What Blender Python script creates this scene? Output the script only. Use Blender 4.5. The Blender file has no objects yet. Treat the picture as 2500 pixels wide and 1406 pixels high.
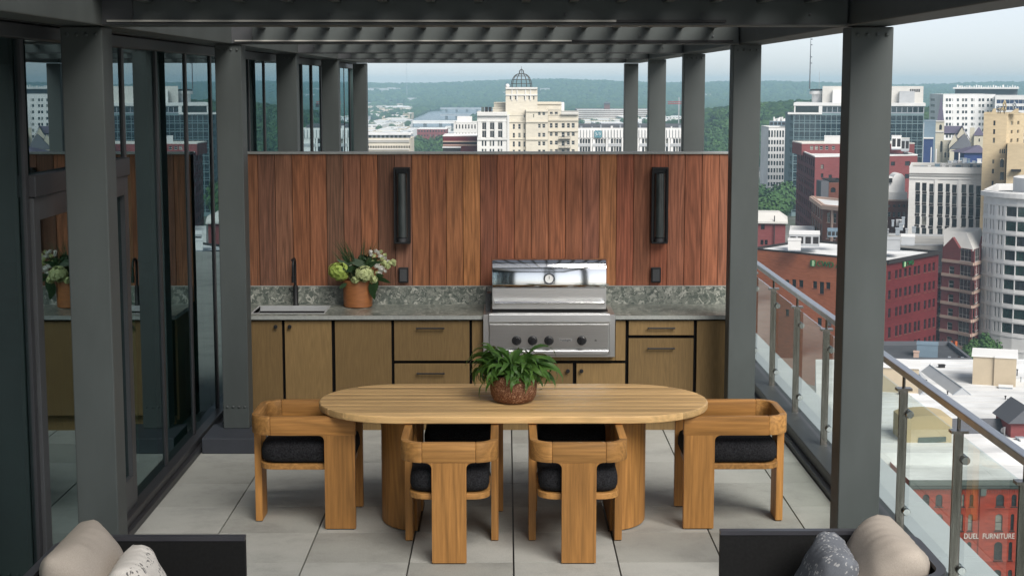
import bpy, bmesh, math, random
from math import sin, cos, pi, radians, sqrt, atan2
from mathutils import Vector
random.seed(7)
S = bpy.context.scene
COL = S.collection

# ------------------------------------------------------------------ camera, sky, sun, exposure
HC = 2.77                       # eye height over the terrace floor
FPX = 3841.0                    # focal length for a 2500 px wide frame
TH = math.atan(500.0 / FPX)     # downward tilt
YAW = 14.0 / FPX
cam_d = bpy.data.cameras.new('camera')
cam_d.sensor_width = 36.0
cam_d.lens = FPX / 2500.0 * 36.0
cam_d.clip_start = 0.1
cam_d.clip_end = 40000.0
cam = bpy.data.objects.new('camera', cam_d)
COL.objects.link(cam)
cam.location = (0, 0, HC)
cam.rotation_euler = (pi / 2 - TH, 0, -YAW)
S.camera = cam

SUN_EL, SUN_AZ = radians(42), radians(152)      # azimuth clockwise from +Y
world = bpy.data.worlds.new('World')
S.world = world
world.use_nodes = True
wn = world.node_tree
wn.nodes.clear()
wo = wn.nodes.new('ShaderNodeOutputWorld')
wb = wn.nodes.new('ShaderNodeBackground')
ws = wn.nodes.new('ShaderNodeTexSky')
ws.sky_type = 'NISHITA'
ws.sun_disc = False
ws.sun_elevation = SUN_EL
ws.sun_rotation = SUN_AZ
ws.altitude = 200
ws.air_density = 0.55
ws.dust_density = 0.8
ws.ozone_density = 1.0
wh = wn.nodes.new('ShaderNodeHueSaturation')     # an overcast veil: the whole sky loses most of its blue
wh.inputs['Saturation'].default_value = 0.38
wn.links.new(ws.outputs[0], wh.inputs['Color'])
wn.links.new(wh.outputs[0], wb.inputs['Color'])
wb.inputs['Strength'].default_value = 0.083
wn.links.new(wb.outputs[0], wo.inputs['Surface'])

sun_d = bpy.data.lights.new('sun', 'SUN')
sun_d.energy = 2.7
sun_d.angle = radians(36)
sun_d.color = (1.0, 0.96, 0.90)
sun = bpy.data.objects.new('sun', sun_d)
COL.objects.link(sun)
sv = Vector((sin(SUN_AZ) * cos(SUN_EL), cos(SUN_AZ) * cos(SUN_EL), sin(SUN_EL)))
sun.rotation_euler = sv.to_track_quat('Z', 'Y').to_euler()
sun.location = (20, -40, 60)

S.view_settings.view_transform = 'Standard'
S.view_settings.look = 'None'
S.view_settings.gamma = 1.0
S.view_settings.use_curve_mapping = False
S.view_settings.exposure = 0.88
S.render.engine = 'CYCLES'
S.cycles.use_denoising = True
S.cycles.max_bounces = 8
S.cycles.transparent_max_bounces = 24
S.cycles.volume_bounces = 2
S.cycles.sample_clamp_indirect = 6.0

# ------------------------------------------------------------------ photograph geometry -> world
_R = Vector((cos(YAW), -sin(YAW), 0))
_F = Vector((sin(YAW) * cos(TH), cos(YAW) * cos(TH), -sin(TH)))
_U = Vector((sin(YAW) * sin(TH), cos(YAW) * sin(TH), cos(TH)))
def ray(px, py):
    return _F + _R * ((px - 1250.0) / FPX) + _U * ((703.0 - py) / FPX)
def P(px, py, Y):                 # the point at depth Y
    d = ray(px, py); t = Y / d.y
    return Vector((d.x * t, Y, HC + d.z * t))
PYREF = [300]                   # image row near which widths are measured
def PX(px, Y): return P(px, PYREF[0], Y).x
def PZ(py, Y): return P(1250, py, Y).z
GZ = HC - 70.0                    # city ground
HAZE = 0.00014

# ------------------------------------------------------------------ mesh builder
class MB:
    def __init__(self): self.v = []; self.f = []; self.m = []; self.uv = []
    def face(self, pts, m=0, uv=None):
        b = len(self.v); self.v += [tuple(p) for p in pts]
        self.f.append(tuple(range(b, b + len(pts)))); self.m.append(m); self.uv.append(uv)
    def faces(self, vs, fs, m=0):
        b = len(self.v); self.v += [tuple(p) for p in vs]
        for f in fs:
            self.f.append(tuple(b + i for i in f)); self.m.append(m); self.uv.append(None)
    def box(self, x0, y0, z0, x1, y1, z1, m=0):
        vs = [(x0,y0,z0),(x1,y0,z0),(x1,y1,z0),(x0,y1,z0),(x0,y0,z1),(x1,y0,z1),(x1,y1,z1),(x0,y1,z1)]
        self.faces(vs, [(3,2,1,0),(4,5,6,7),(0,1,5,4),(1,2,6,5),(2,3,7,6),(3,0,4,7)], m)
    def prism(self, poly, a0, a1, axis='z', m=0):
        n = len(poly)
        if axis == 'z': g = lambda p, a: (p[0], p[1], a)
        elif axis == 'y': g = lambda p, a: (p[0], a, p[1])
        else: g = lambda p, a: (a, p[0], p[1])
        if axis == 'y': poly = poly[::-1]
        vs = [g(p, a0) for p in poly] + [g(p, a1) for p in poly]
        fs = [tuple(range(n - 1, -1, -1)), tuple(range(n, 2 * n))]
        fs += [(i, (i + 1) % n, n + (i + 1) % n, n + i) for i in range(n)]
        self.faces(vs, fs, m)
    def taper(self, poly0, z0, poly1, z1, m=0):
        n = len(poly0)
        vs = [(p[0], p[1], z0) for p in poly0] + [(p[0], p[1], z1) for p in poly1]
        fs = [tuple(range(n - 1, -1, -1)), tuple(range(n, 2 * n))]
        fs += [(i, (i + 1) % n, n + (i + 1) % n, n + i) for i in range(n)]
        self.faces(vs, fs, m)
    def tube(self, pts, r, n=8, m=0, cap=True):
        pts = [Vector(p) for p in pts]
        rs = r if isinstance(r, (list, tuple)) else [r] * len(pts)
        vs = []; up = Vector((0, 0, 1))
        t0 = (pts[1] - pts[0]).normalized()
        if abs(t0.z) > 0.9: up = Vector((1, 0, 0))
        for i, p in enumerate(pts):
            t = (pts[min(i + 1, len(pts) - 1)] - pts[max(i - 1, 0)]).normalized()
            a = t.cross(up).normalized(); b = t.cross(a).normalized()
            for k in range(n):
                w = 2 * pi * k / n
                vs.append(p + (a * cos(w) + b * sin(w)) * rs[i])
        fs = []
        for i in range(len(pts) - 1):
            for k in range(n):
                k2 = (k + 1) % n
                fs.append((i * n + k, i * n + k2, (i + 1) * n + k2, (i + 1) * n + k))
        if cap:
            fs.append(tuple(range(n - 1, -1, -1)))
            fs.append(tuple((len(pts) - 1) * n + k for k in range(n)))
        self.faces(vs, fs, m)
    def lathe(self, prof, c=(0, 0, 0), n=24, axis='z', m=0, a0=0.0, a1=2 * pi):
        full = abs(a1 - a0 - 2 * pi) < 1e-6
        k_n = n if full else n + 1
        vs = []
        for (r, h) in prof:
            for k in range(k_n):
                w = a0 + (a1 - a0) * k / n
                x, y = r * cos(w), r * sin(w)
                if axis == 'z': vs.append((c[0] + x, c[1] + y, c[2] + h))
                elif axis == 'y': vs.append((c[0] + x, c[1] + h, c[2] - y))
                else: vs.append((c[0] + h, c[1] + x, c[2] + y))
        fs = []
        for i in range(len(prof) - 1):
            for k in range(n):
                k2 = (k + 1) % k_n
                fs.append((i * k_n + k, i * k_n + k2, (i + 1) * k_n + k2, (i + 1) * k_n + k))
        self.faces(vs, fs, m)
        if full:
            if prof[0][0] > 1e-5: self.faces(vs[:k_n], [tuple(range(k_n - 1, -1, -1))], m)
            if prof[-1][0] > 1e-5: self.faces(vs[-k_n:], [tuple(range(k_n))], m)
    def mesh(self, name, mats, off=(0, 0, 0), bevel=0.0, seg=2, smooth=False, weld=False):
        me = bpy.data.meshes.new(name)
        o = Vector(off)
        me.from_pydata([tuple(Vector(p) - o) for p in self.v], [], self.f)
        mats = mats if isinstance(mats, (list, tuple)) else [mats]
        for mm in mats: me.materials.append(mm)
        me.polygons.foreach_set('material_index', self.m)
        if any(u is not None for u in self.uv):
            ul = me.uv_layers.new(name='UVMap')
            for p, u in zip(me.polygons, self.uv):
                if u is None: continue
                for li, c in zip(p.loop_indices, u): ul.data[li].uv = c
        if bevel > 0 or weld:
            bm = bmesh.new(); bm.from_mesh(me)
            bmesh.ops.remove_doubles(bm, verts=bm.verts, dist=1e-5)
            bmesh.ops.recalc_face_normals(bm, faces=bm.faces)
            if bevel > 0:
                ed = [e for e in bm.edges if len(e.link_faces) == 2 and e.calc_face_angle(0) > 0.5]
                bmesh.ops.bevel(bm, geom=ed, offset=bevel, segments=seg, affect='EDGES', clamp_overlap=True, profile=0.5)
            bm.to_mesh(me); bm.free()
        if smooth:
            me.polygons.foreach_set('use_smooth', [True] * len(me.polygons))
            me.set_sharp_from_angle(angle=radians(smooth if smooth > 1 else 40))
        me.update()
        return me
    def build(self, name, mats, parent=None, **kw):
        off = Vector((0, 0, 0)); q = parent
        while q is not None: off += q.location; q = q.parent
        return place(name, self.mesh(name, mats, off=off, **kw), parent)

def place(name, me, parent=None, loc=None, rz=None):
    o = bpy.data.objects.new(name, me); COL.objects.link(o)
    if parent is not None: o.parent = parent
    if loc is not None: o.location = loc
    if rz is not None: o.rotation_euler = (0, 0, rz)
    return o
def tag(o, label=None, cat=None, group=None, kind=None):
    if label: o['label'] = label
    if cat: o['category'] = cat
    if group: o['group'] = group
    if kind: o['kind'] = kind
    return o
def thing(name, label, cat, loc=(0, 0, 0), group=None):
    o = bpy.data.objects.new(name, None); COL.objects.link(o)
    o.location = loc; o.empty_display_size = 0.2
    return tag(o, label, cat, group)
def copy_tree(o, parent=None):
    c = o.copy(); COL.objects.link(c)
    if parent is not None: c.parent = parent
    for ch in o.children: copy_tree(ch, c)
    return c
def rrect(x0, y0, x1, y1, r, n=5):
    out = []
    for cx, cy, a in ((x1 - r, y1 - r, 0), (x0 + r, y1 - r, pi / 2), (x0 + r, y0 + r, pi), (x1 - r, y0 + r, 1.5 * pi)):
        for k in range(n + 1):
            w = a + pi / 2 * k / n
            out.append((cx + r * cos(w), cy + r * sin(w)))
    return out

# ------------------------------------------------------------------ materials
class NT:
    def __init__(self, name):
        self.mat = bpy.data.materials.new(name); self.mat.use_nodes = True
        self.t = self.mat.node_tree; self.t.nodes.clear()
        self.out = self.n('ShaderNodeOutputMaterial')
    def n(self, typ, **kw):
        nd = self.t.nodes.new(typ)
        for k, v in kw.items(): setattr(nd, k, v)
        return nd
    def l(self, a, b): self.t.links.new(a, b)
    def coord(self, kind='Object', scale=(1, 1, 1), rnd=False):
        tc = self.n('ShaderNodeTexCoord'); src = tc.outputs[kind]
        if rnd:
            oi = self.n('ShaderNodeObjectInfo')
            mu = self.n('ShaderNodeVectorMath', operation='SCALE'); mu.inputs[0].default_value = (37.0, 23.0, 51.0)
            self.l(oi.outputs['Random'], mu.inputs['Scale'])
            ad = self.n('ShaderNodeVectorMath', operation='ADD')
            self.l(src, ad.inputs[0]); self.l(mu.outputs[0], ad.inputs[1]); src = ad.outputs[0]
        mp = self.n('ShaderNodeMapping'); mp.inputs['Scale'].default_value = scale
        self.l(src, mp.inputs['Vector']); return mp.outputs[0]
    def noise(self, vec, scale, detail=4, rough=0.55, dist=0.0):
        nd = self.n('ShaderNodeTexNoise'); nd.inputs['Scale'].default_value = scale
        nd.inputs['Detail'].default_value = detail; nd.inputs['Roughness'].default_value = rough
        nd.inputs['Distortion'].default_value = dist
        self.l(vec, nd.inputs['Vector']); return nd.outputs['Fac']
    def ramp(self, fac, stops):
        r = self.n('ShaderNodeValToRGB'); e = r.color_ramp.elements
        while len(e) < len(stops): e.new(0.5)
        for i, (p, c) in enumerate(stops):
            e[i].position = p; e[i].color = (c[0], c[1], c[2], 1) if not isinstance(c, (int, float)) else (c, c, c, 1)
        self.l(fac, r.inputs['Fac']); return r.outputs['Color']
    def mix(self, fac, a, b, typ='MIX'):
        m = self.n('ShaderNodeMix', data_type='RGBA', blend_type=typ)
        for s, val in ((0, fac), (6, a), (7, b)):
            if hasattr(val, 'is_output') or hasattr(val, 'links'): self.l(val, m.inputs[s])
            elif s == 0: m.inputs[0].default_value = val
            else: m.inputs[s].default_value = (val[0], val[1], val[2], 1)
        return m.outputs[2]
    def bump(self, h, strength=0.3, dist=0.01):
        b = self.n('ShaderNodeBump'); b.inputs['Strength'].default_value = strength
        b.inputs['Distance'].default_value = dist; self.l(h, b.inputs['Height']); return b.outputs['Normal']
    def bsdf(self, color, rough=0.6, metal=0.0, spec=0.4, normal=None, rough_src=None, **kw):
        b = self.n('ShaderNodeBsdfPrincipled')
        if isinstance(color, (tuple, list)): b.inputs['Base Color'].default_value = (color[0], color[1], color[2], 1)
        else: self.l(color, b.inputs['Base Color'])
        b.inputs['Roughness'].default_value = rough
        if rough_src is not None: self.l(rough_src, b.inputs['Roughness'])
        b.inputs['Metallic'].default_value = metal
        b.inputs['Specular IOR Level'].default_value = spec
        if normal is not None: self.l(normal, b.inputs['Normal'])
        for k, v in kw.items(): b.inputs[k].default_value = v
        self.l(b.outputs[0], self.out.inputs['Surface']); return b

def plain(name, c, rough=0.6, metal=0.0, spec=0.4, var=0.12, scale=3.0, bump=0.0, bscale=200.0, rnd=False, streak=None):
    t = NT(name)
    v = t.coord('Object', streak or (1, 1, 1), rnd)
    f = t.noise(v, scale, 5, 0.6)
    lo = tuple(x * (1 - var) for x in c); hi = tuple(min(1, x * (1 + var)) for x in c)
    col = t.ramp(f, [(0.3, lo), (0.7, hi)])
    nm = None
    if bump > 0: nm = t.bump(t.noise(t.coord('Object'), bscale, 3), bump, 0.004)
    t.bsdf(col, rough, metal, spec, nm)
    return t.mat

def wood(name, tint=None, axis=2, rough=0.55, grain=1.0, contrast=0.30, spec=0.3):
    t = NT(name)
    sc = [34.0, 34.0, 34.0]; sc[axis] = 1.6
    v = t.coord('Object', tuple(sc), True)
    fine = t.noise(v, 2.2 * grain, 6, 0.65)
    sc2 = [9.0, 9.0, 9.0]; sc2[axis] = 0.55
    v2 = t.coord('Object', tuple(sc2), True)
    big = t.noise(v2, 1.0 * grain, 2, 0.4, 0.4)
    wv = t.n('ShaderNodeMath', operation='MULTIPLY'); wv.inputs[1].default_value = 9.0
    t.l(big, wv.inputs[0])
    fr = t.n('ShaderNodeMath', operation='PINGPONG'); fr.inputs[1].default_value = 0.5
    t.l(wv.outputs[0], fr.inputs[0])                        # contour lines of a stretched noise: cathedral grain
    base = None
    if tint is None:
        oi = t.n('ShaderNodeObjectInfo'); base = oi.outputs['Color']
    else:
        rgb = t.n('ShaderNodeRGB'); rgb.outputs[0].default_value = (tint[0], tint[1], tint[2], 1); base = rgb.outputs[0]
        oi = t.n('ShaderNodeObjectInfo')
        hs = t.n('ShaderNodeHueSaturation')
        mr = t.n('ShaderNodeMapRange'); mr.inputs[3].default_value = 0.80; mr.inputs[4].default_value = 1.22
        t.l(oi.outputs['Random'], mr.inputs[0]); t.l(mr.outputs[0], hs.inputs['Value']); t.l(base, hs.inputs['Color'])
        base = hs.outputs[0]
    g1 = t.ramp(fine, [(0.3, 1 - contrast), (0.7, 1 + contrast * 0.5)])
    g2 = t.ramp(fr.outputs[0], [(0.0, 1 - contrast * 0.8), (0.35, 1.0), (0.5, 1.08)])
    c = t.mix(1.0, base, g1, 'MULTIPLY'); c = t.mix(0.8, c, g2, 'MULTIPLY')
    t.bsdf(c, rough, 0, spec, t.bump(fine, 0.15, 0.002))
    return t.mat

M = {}
M['steel_paint'] = plain('steel_paint', (0.066, 0.075, 0.073), 0.52, 0, 0.35, 0.16, 2.5, 0.12, 700, streak=(1, 1, 0.35))
M['dark_frame'] = plain('dark_frame', (0.030, 0.030, 0.033), 0.45, 0, 0.4, 0.1, 4)
M['gunmetal'] = plain('gunmetal', (0.050, 0.052, 0.055), 0.45, 0, 0.4, 0.1, 4)
M['plinth'] = plain('plinth', (0.042, 0.046, 0.056), 0.6, 0, 0.3, 0.12, 5)
M['black'] = plain('black', (0.010, 0.010, 0.011), 0.5, 0, 0.35, 0.15, 8)
M['shadow_gap'] = plain('shadow_gap', (0.007, 0.006, 0.006), 0.8, 0, 0.1, 0.1, 5)
M['plank'] = wood('plank', None, 2, 0.6, 1.0, 0.46)
M['teak_z'] = wood('teak_z', (0.41, 0.195, 0.055), 2, 0.5, 0.8, 0.32)
M['teak_x'] = wood('teak_x', (0.42, 0.210, 0.064), 0, 0.5, 0.8, 0.32)
M['teak_y'] = wood('teak_y', (0.41, 0.195, 0.055), 1, 0.5, 0.8, 0.32)
M['table_top'] = wood('table_top', (0.63, 0.405, 0.180), 0, 0.42, 0.8, 0.20)
M['oak'] = wood('oak', (0.195, 0.124, 0.050), 2, 0.6, 2.4, 0.16)
M['stainless'] = None
t = NT('stainless')
v = t.coord('Object', (2.0, 60.0, 260.0))
f = t.noise(v, 3.0, 4, 0.6)
t.bsdf(t.ramp(f, [(0.3, (0.66, 0.66, 0.65)), (0.7, (0.80, 0.80, 0.79))]), 0.34, 1.0, 0.5, t.bump(f, 0.05, 0.001))
M['stainless'] = t.mat
M['sink_steel'] = plain('sink_steel', (0.50, 0.51, 0.51), 0.35, 0.25, 0.5, 0.06, 8)
t = NT('lid_steel'); t.bsdf((0.78, 0.78, 0.77), 0.085, 1.0, 0.5); M['lid_steel'] = t.mat
t = NT('polished_steel'); t.bsdf((0.72, 0.72, 0.71), 0.10, 1.0, 0.5); M['polished'] = t.mat
t = NT('rail_steel')
f = t.noise(t.coord('Object', (30, 2, 2)), 4.0, 4)
t.bsdf(t.ramp(f, [(0.3, (0.54, 0.545, 0.55)), (0.7, (0.68, 0.685, 0.69))]), 0.32, 1.0, 0.5); M['rail_steel'] = t.mat
t = NT('post_steel')
f = t.noise(t.coord('Object', (30, 30, 2)), 2.0, 4)
t.bsdf(t.ramp(f, [(0.3, (0.17, 0.155, 0.135)), (0.7, (0.34, 0.32, 0.29))]), 0.24, 1.0, 0.5); M['post_steel'] = t.mat
# counter stone: conglomerate of pale chips in grey green
t = NT('counter_stone')
v = t.coord('Object')
wn_ = t.n('ShaderNodeTexNoise'); wn_.inputs['Scale'].default_value = 13; wn_.inputs['Detail'].default_value = 4; t.l(v, wn_.inputs['Vector'])
vm = t.n('ShaderNodeVectorMath', operation='MULTIPLY_ADD'); vm.inputs[1].default_value = (0.22, 0.22, 0.22)
t.l(wn_.outputs['Color'], vm.inputs[0]); t.l(v, vm.inputs[2])
vo = t.n('ShaderNodeTexVoronoi'); vo.inputs['Scale'].default_value = 38; t.l(vm.outputs[0], vo.inputs['Vector'])
vd = t.n('ShaderNodeTexVoronoi', feature='DISTANCE_TO_EDGE'); vd.inputs['Scale'].default_value = 38; t.l(vm.outputs[0], vd.inputs['Vector'])
sp = t.n('ShaderNodeSeparateColor'); t.l(vo.outputs['Color'], sp.inputs[0])
c1 = t.ramp(sp.outputs[0], [(0.0, (0.07, 0.085, 0.075)), (0.45, (0.16, 0.175, 0.15)), (0.8, (0.26, 0.27, 0.235)), (1.0, (0.42, 0.42, 0.37))])
c2 = t.ramp(vd.outputs['Distance'], [(0.0, 0.78), (0.10, 1.0)])
c3 = t.ramp(t.noise(v, 140, 3), [(0.3, 0.8), (0.7, 1.15)])
t.bsdf(t.mix(1, t.mix(1, c1, c2, 'MULTIPLY'), c3, 'MULTIPLY'), 0.28, 0, 0.5); M['stone'] = t.mat
M['stone_edge'] = plain('stone_edge', (0.30, 0.31, 0.29), 0.35, 0, 0.5, 0.15, 60)
# pavers: pale concrete with fine speckle and faint stains
t = NT('paver')
v = t.coord('Object', (1, 1, 1), True)
a = t.ramp(t.noise(v, 260, 3, 0.7), [(0.25, 0.72), (0.75, 1.18)])
b = t.ramp(t.noise(v, 2.8, 7, 0.68), [(0.22, 0.68), (0.5, 0.97), (0.75, 1.06)])
oi = t.n('ShaderNodeObjectInfo'); c0 = t.ramp(oi.outputs['Random'], [(0.0, (0.355, 0.352, 0.318)), (1.0, (0.465, 0.462, 0.425))])
t.bsdf(t.mix(1, t.mix(1, c0, a, 'MULTIPLY'), b, 'MULTIPLY'), 0.8, 0, 0.25, t.bump(t.noise(v, 500, 2), 0.2, 0.002)); M['paver'] = t.mat
M['fabric_black'] = plain('fabric_black', (0.020, 0.020, 0.022), 0.95, 0, 0.1, 0.75, 110, 0.8, 260)
def fabric(name, c, c2=None, pat=None):
    t = NT(name)
    v = t.coord('Object', (1, 1, 1))
    w = t.noise(t.coord('Object', (500, 120, 500)), 1.0, 3)
    col = t.ramp(w, [(0.3, tuple(x * 0.82 for x in c)), (0.7, tuple(x * 1.1 for x in c))])
    if pat:
        vo = t.n('ShaderNodeTexVoronoi'); vo.inputs['Scale'].default_value = 58
        mp = t.n('ShaderNodeMapping'); mp.inputs['Scale'].default_value = (1.0, 0.42, 1.0); mp.inputs['Rotation'].default_value = (0, 0, 0.7)
        t.l(v, mp.inputs['Vector']); nz = t.n('ShaderNodeTexNoise'); nz.inputs['Scale'].default_value = 22; t.l(v, nz.inputs['Vector'])
        ma = t.n('ShaderNodeVectorMath', operation='MULTIPLY_ADD'); ma.inputs[1].default_value = (0.05, 0.05, 0.05)
        t.l(nz.outputs['Color'], ma.inputs[0]); t.l(mp.outputs[0], ma.inputs[2]); t.l(ma.outputs[0], vo.inputs['Vector'])
        spots = t.ramp(vo.outputs['Distance'], [(0.26, 1.0), (0.36, 0.0)])
        band = t.n('ShaderNodeTexWave', bands_direction='Y'); band.inputs['Scale'].default_value = pat; band.inputs['Distortion'].default_value = 2.5
        band.inputs['Detail Scale'].default_value = 3.0
        t.l(v, band.inputs['Vector'])
        bm_ = t.ramp(band.outputs['Fac'], [(0.35, 0.0), (0.5, 1.0)])
        msk = t.mix(1, spots, bm_, 'MULTIPLY')
        col = t.mix(msk, col, c2)
    n1 = t.noise(v, 6, 3)
    t.bsdf(col, 0.95, 0, 0.1, t.bump(t.mix(0.5, n1, w), 0.35, 0.006)); return t.mat
M['linen'] = fabric('linen', (0.40, 0.35, 0.30))
M['print_white'] = fabric('print_white', (0.66, 0.62, 0.57), (0.13, 0.125, 0.12), 3.4)
M['print_grey'] = fabric('print_grey', (0.155, 0.165, 0.185), (0.40, 0.40, 0.40), 3.0)
t = NT('weave')
ck = t.n('ShaderNodeTexChecker'); ck.inputs['Scale'].default_value = 130
t.l(t.coord('Object'), ck.inputs['Vector']); ck.inputs[1].default_value = (0.008, 0.008, 0.008, 1); ck.inputs[2].default_value = (0.022, 0.022, 0.022, 1)
t.bsdf(ck.outputs[0], 0.7, 0, 0.2); M['weave'] = t.mat
M['mesh_black'] = plain('mesh_black', (0.009, 0.009, 0.009), 0.75, 0, 0.2, 0.3, 60)
M['frame_grey'] = plain('frame_grey', (0.045, 0.045, 0.052), 0.35, 0, 0.5, 0.1, 6)
M['copper_pot'] = plain('copper_pot', (0.30, 0.115, 0.040), 0.45, 0.15, 0.5, 0.25, 9, 0.15, 60, streak=(1, 1, 5))
t = NT('clay_pot')
v = t.coord('Object')
wv_ = t.n('ShaderNodeTexNoise'); wv_.inputs['Scale'].default_value = 60; wv_.inputs['Detail'].default_value = 2; wv_.inputs['Distortion'].default_value = 2.5
t.l(v, wv_.inputs['Vector'])
c = t.ramp(wv_.outputs['Fac'], [(0.40, (0.115, 0.040, 0.018)), (0.55, (0.19, 0.075, 0.032)), (0.62, (0.42, 0.25, 0.15))])
t.bsdf(c, 0.6, 0, 0.35, t.bump(wv_.outputs['Fac'], 0.6, 0.006)); M['clay'] = t.mat
def leafmat(name, a, b, rough=0.5):
    t = NT(name)
    oi = t.n('ShaderNodeObjectInfo')
    f = t.noise(t.coord('Object', (1, 1, 1), True), 30, 3)
    c = t.mix(f, t.ramp(oi.outputs['Random'], [(0, a), (1, b)]), tuple((x + y) * 0.45 for x, y in zip(a, b)))
    bs = t.bsdf(c, rough, 0, 0.35); tr = t.n('ShaderNodeBsdfTranslucent'); t.l(c, tr.inputs['Color'])
    mx = t.n('ShaderNodeMixShader'); mx.inputs[0].default_value = 0.25
    t.l(bs.outputs[0], mx.inputs[1]); t.l(tr.outputs[0], mx.inputs[2]); t.l(mx.outputs[0], t.out.inputs['Surface'])
    return t.mat
M['fern'] = leafmat('fern', (0.045, 0.120, 0.022), (0.13, 0.25, 0.050), 0.4)
M['leaf_dark'] = leafmat('leaf_dark', (0.018, 0.045, 0.016), (0.035, 0.075, 0.025))
M['bloom_green'] = leafmat('bloom_green', (0.40, 0.52, 0.10), (0.52, 0.62, 0.20), 0.7)
M['bloom_pale'] = leafmat('bloom_pale', (0.50, 0.58, 0.26), (0.62, 0.66, 0.36), 0.7)
M['bloom_white'] = leafmat('bloom_white', (0.72, 0.72, 0.66), (0.80, 0.80, 0.74), 0.7)
M['grass_blade'] = leafmat('grass_blade', (0.05, 0.075, 0.025), (0.12, 0.13, 0.06))
# glazing: dark tinted pane with a strong coating
def glass(name, tint, refl_ior, base_refl, rough=0.0, gc=(0.93, 0.97, 0.98)):
    t = NT(name)
    tr = t.n('ShaderNodeBsdfTransparent'); tr.inputs['Color'].default_value = (tint[0], tint[1], tint[2], 1)
    gl = t.n('ShaderNodeBsdfGlossy'); gl.inputs['Roughness'].default_value = rough; gl.inputs['Color'].default_value = (gc[0], gc[1], gc[2], 1)
    fr = t.n('ShaderNodeFresnel'); fr.inputs['IOR'].default_value = refl_ior
    mr = t.n('ShaderNodeMapRange'); mr.inputs[3].default_value = base_refl; mr.inputs[4].default_value = 1.0
    t.l(fr.outputs[0], mr.inputs[0])
    ge = t.n('ShaderNodeNewGeometry'); iv_ = t.n('ShaderNodeMath', operation='SUBTRACT'); iv_.inputs[0].default_value = 1.0; t.l(ge.outputs['Backfacing'], iv_.inputs[1])
    ml = t.n('ShaderNodeMath', operation='MULTIPLY'); t.l(mr.outputs[0], ml.inputs[0]); t.l(iv_.outputs[0], ml.inputs[1])   # only the outer skin of the pane reflects
    mx = t.n('ShaderNodeMixShader'); t.l(ml.outputs[0], mx.inputs[0]); t.l(tr.outputs[0], mx.inputs[1]); t.l(gl.outputs[0], mx.inputs[2])
    t.l(mx.outputs[0], t.out.inputs['Surface']); return t.mat
M['wall_glass'] = glass('wall_glass', (0.42, 0.60, 0.54), 2.6, 0.05, 0.0, (0.76, 0.95, 1.0))
M['rail_glass'] = glass('rail_glass', (0.91, 0.95, 0.93), 1.45, 0.0)
M['interior'] = plain('interior', (0.07, 0.11, 0.11), 0.8, 0, 0.2, 0.3, 0.6)
M['curtain'] = plain('curtain', (0.06, 0.17, 0.14), 0.8, 0, 0.2, 0.25, 2, streak=(1, 8, 0.3))
M['ledge'] = plain('ledge', (0.50, 0.53, 0.56), 0.45, 0, 0.4, 0.05, 3)
t = NT('diffuser'); t.bsdf((0.36, 0.35, 0.32), 0.4, 0, 0.3); M['diffuser'] = t.mat
M['white_plastic'] = plain('white_plastic', (0.75, 0.75, 0.73), 0.5)
# ------------------------------------------------------------------ terrace: floor, hotel, pergola
def lin(c):
    return tuple((x / 255 / 12.92) if x / 255 <= 0.04045 else ((x / 255 + 0.055) / 1.055) ** 2.4 for x in c)
COLY = [8.15, 11.95, 15.75, 19.5, 23.3]
X_GLASS = -2.40

floor = tag(bpy.data.objects.new('terrace_floor', None), kind='structure')
COL.objects.link(floor)
mb = MB(); mb.box(-2.36, 3.0, -0.35, 2.17, 26.0, -0.035); mb.build('slab', M['gunmetal'], floor)
xj = [0.042 + 0.61 * k for k in range(-4, 4)]
xe = [-2.33] + [x for x in xj if x > -2.3] + [2.168]
yj = [8.90 + 0.61 * k for k in range(-9, 8)]
pcache = {}
for i in range(len(xe) - 1):
    for j in range(len(yj) - 1):
        w = xe[i + 1] - xe[i]; key = round(w, 3)
        if key not in pcache:
            mb = MB(); mb.box(0.005, 0.002, -0.035, w - 0.005, 0.608, 0.0)
            pcache[key] = mb.mesh('paver', M['paver'])
        place('paver', pcache[key], floor, (xe[i], yj[j], random.uniform(-0.0015, 0.0)))
mb = MB(); mb.box(-2.33, yj[-1], -0.035, 2.168, 26.0, 0.0); mb.build('far_paving', M['paver'], floor)

# hotel storey behind the glazing
hotel = thing('hotel_building', 'dark hotel storey behind the tall glazing along the left side of the terrace', 'building', (-6, 13, 0))
mb = MB(); mb.box(-9.0, 2.0, -0.3, -2.45, 24.4, 0.0); mb.build('room_floor', M['interior'], hotel)
mb = MB(); mb.box(-9.0, 2.0, 3.06, -2.30, 24.4, 3.9); mb.build('roof', M['dark_frame'], hotel)
mb = MB(); mb.box(-9.2, 2.0, 0.0, -9.0, 24.4, 3.06); mb.box(-9.0, 1.8, 0, -2.45, 2.0, 3.06); mb.box(-9.0, 24.4, 0, -2.36, 24.6, 3.06)
mb.box(-9.2, 2, -70, -2.5, 24.4, -0.36); mb.build('wall', M['interior'], hotel)
for y0, y1 in ((7.0, 7.5), (10.9, 11.35), (14.0, 14.6)):
    mb = MB()
    n = 24
    for k in range(n):
        a, b2 = y0 + (y1 - y0) * k / n, y0 + (y1 - y0) * (k + 1) / n
        xa = -2.72 + 0.03 * sin(k * 2.1); xb = -2.72 + 0.03 * sin((k + 1) * 2.1)
        mb.face([(xa, a, 0.02), (xb, b2, 0.02), (xb, b2, 3.0), (xa, a, 3.0)])
    mb.build('curtain', M['curtain'], hotel)

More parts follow.
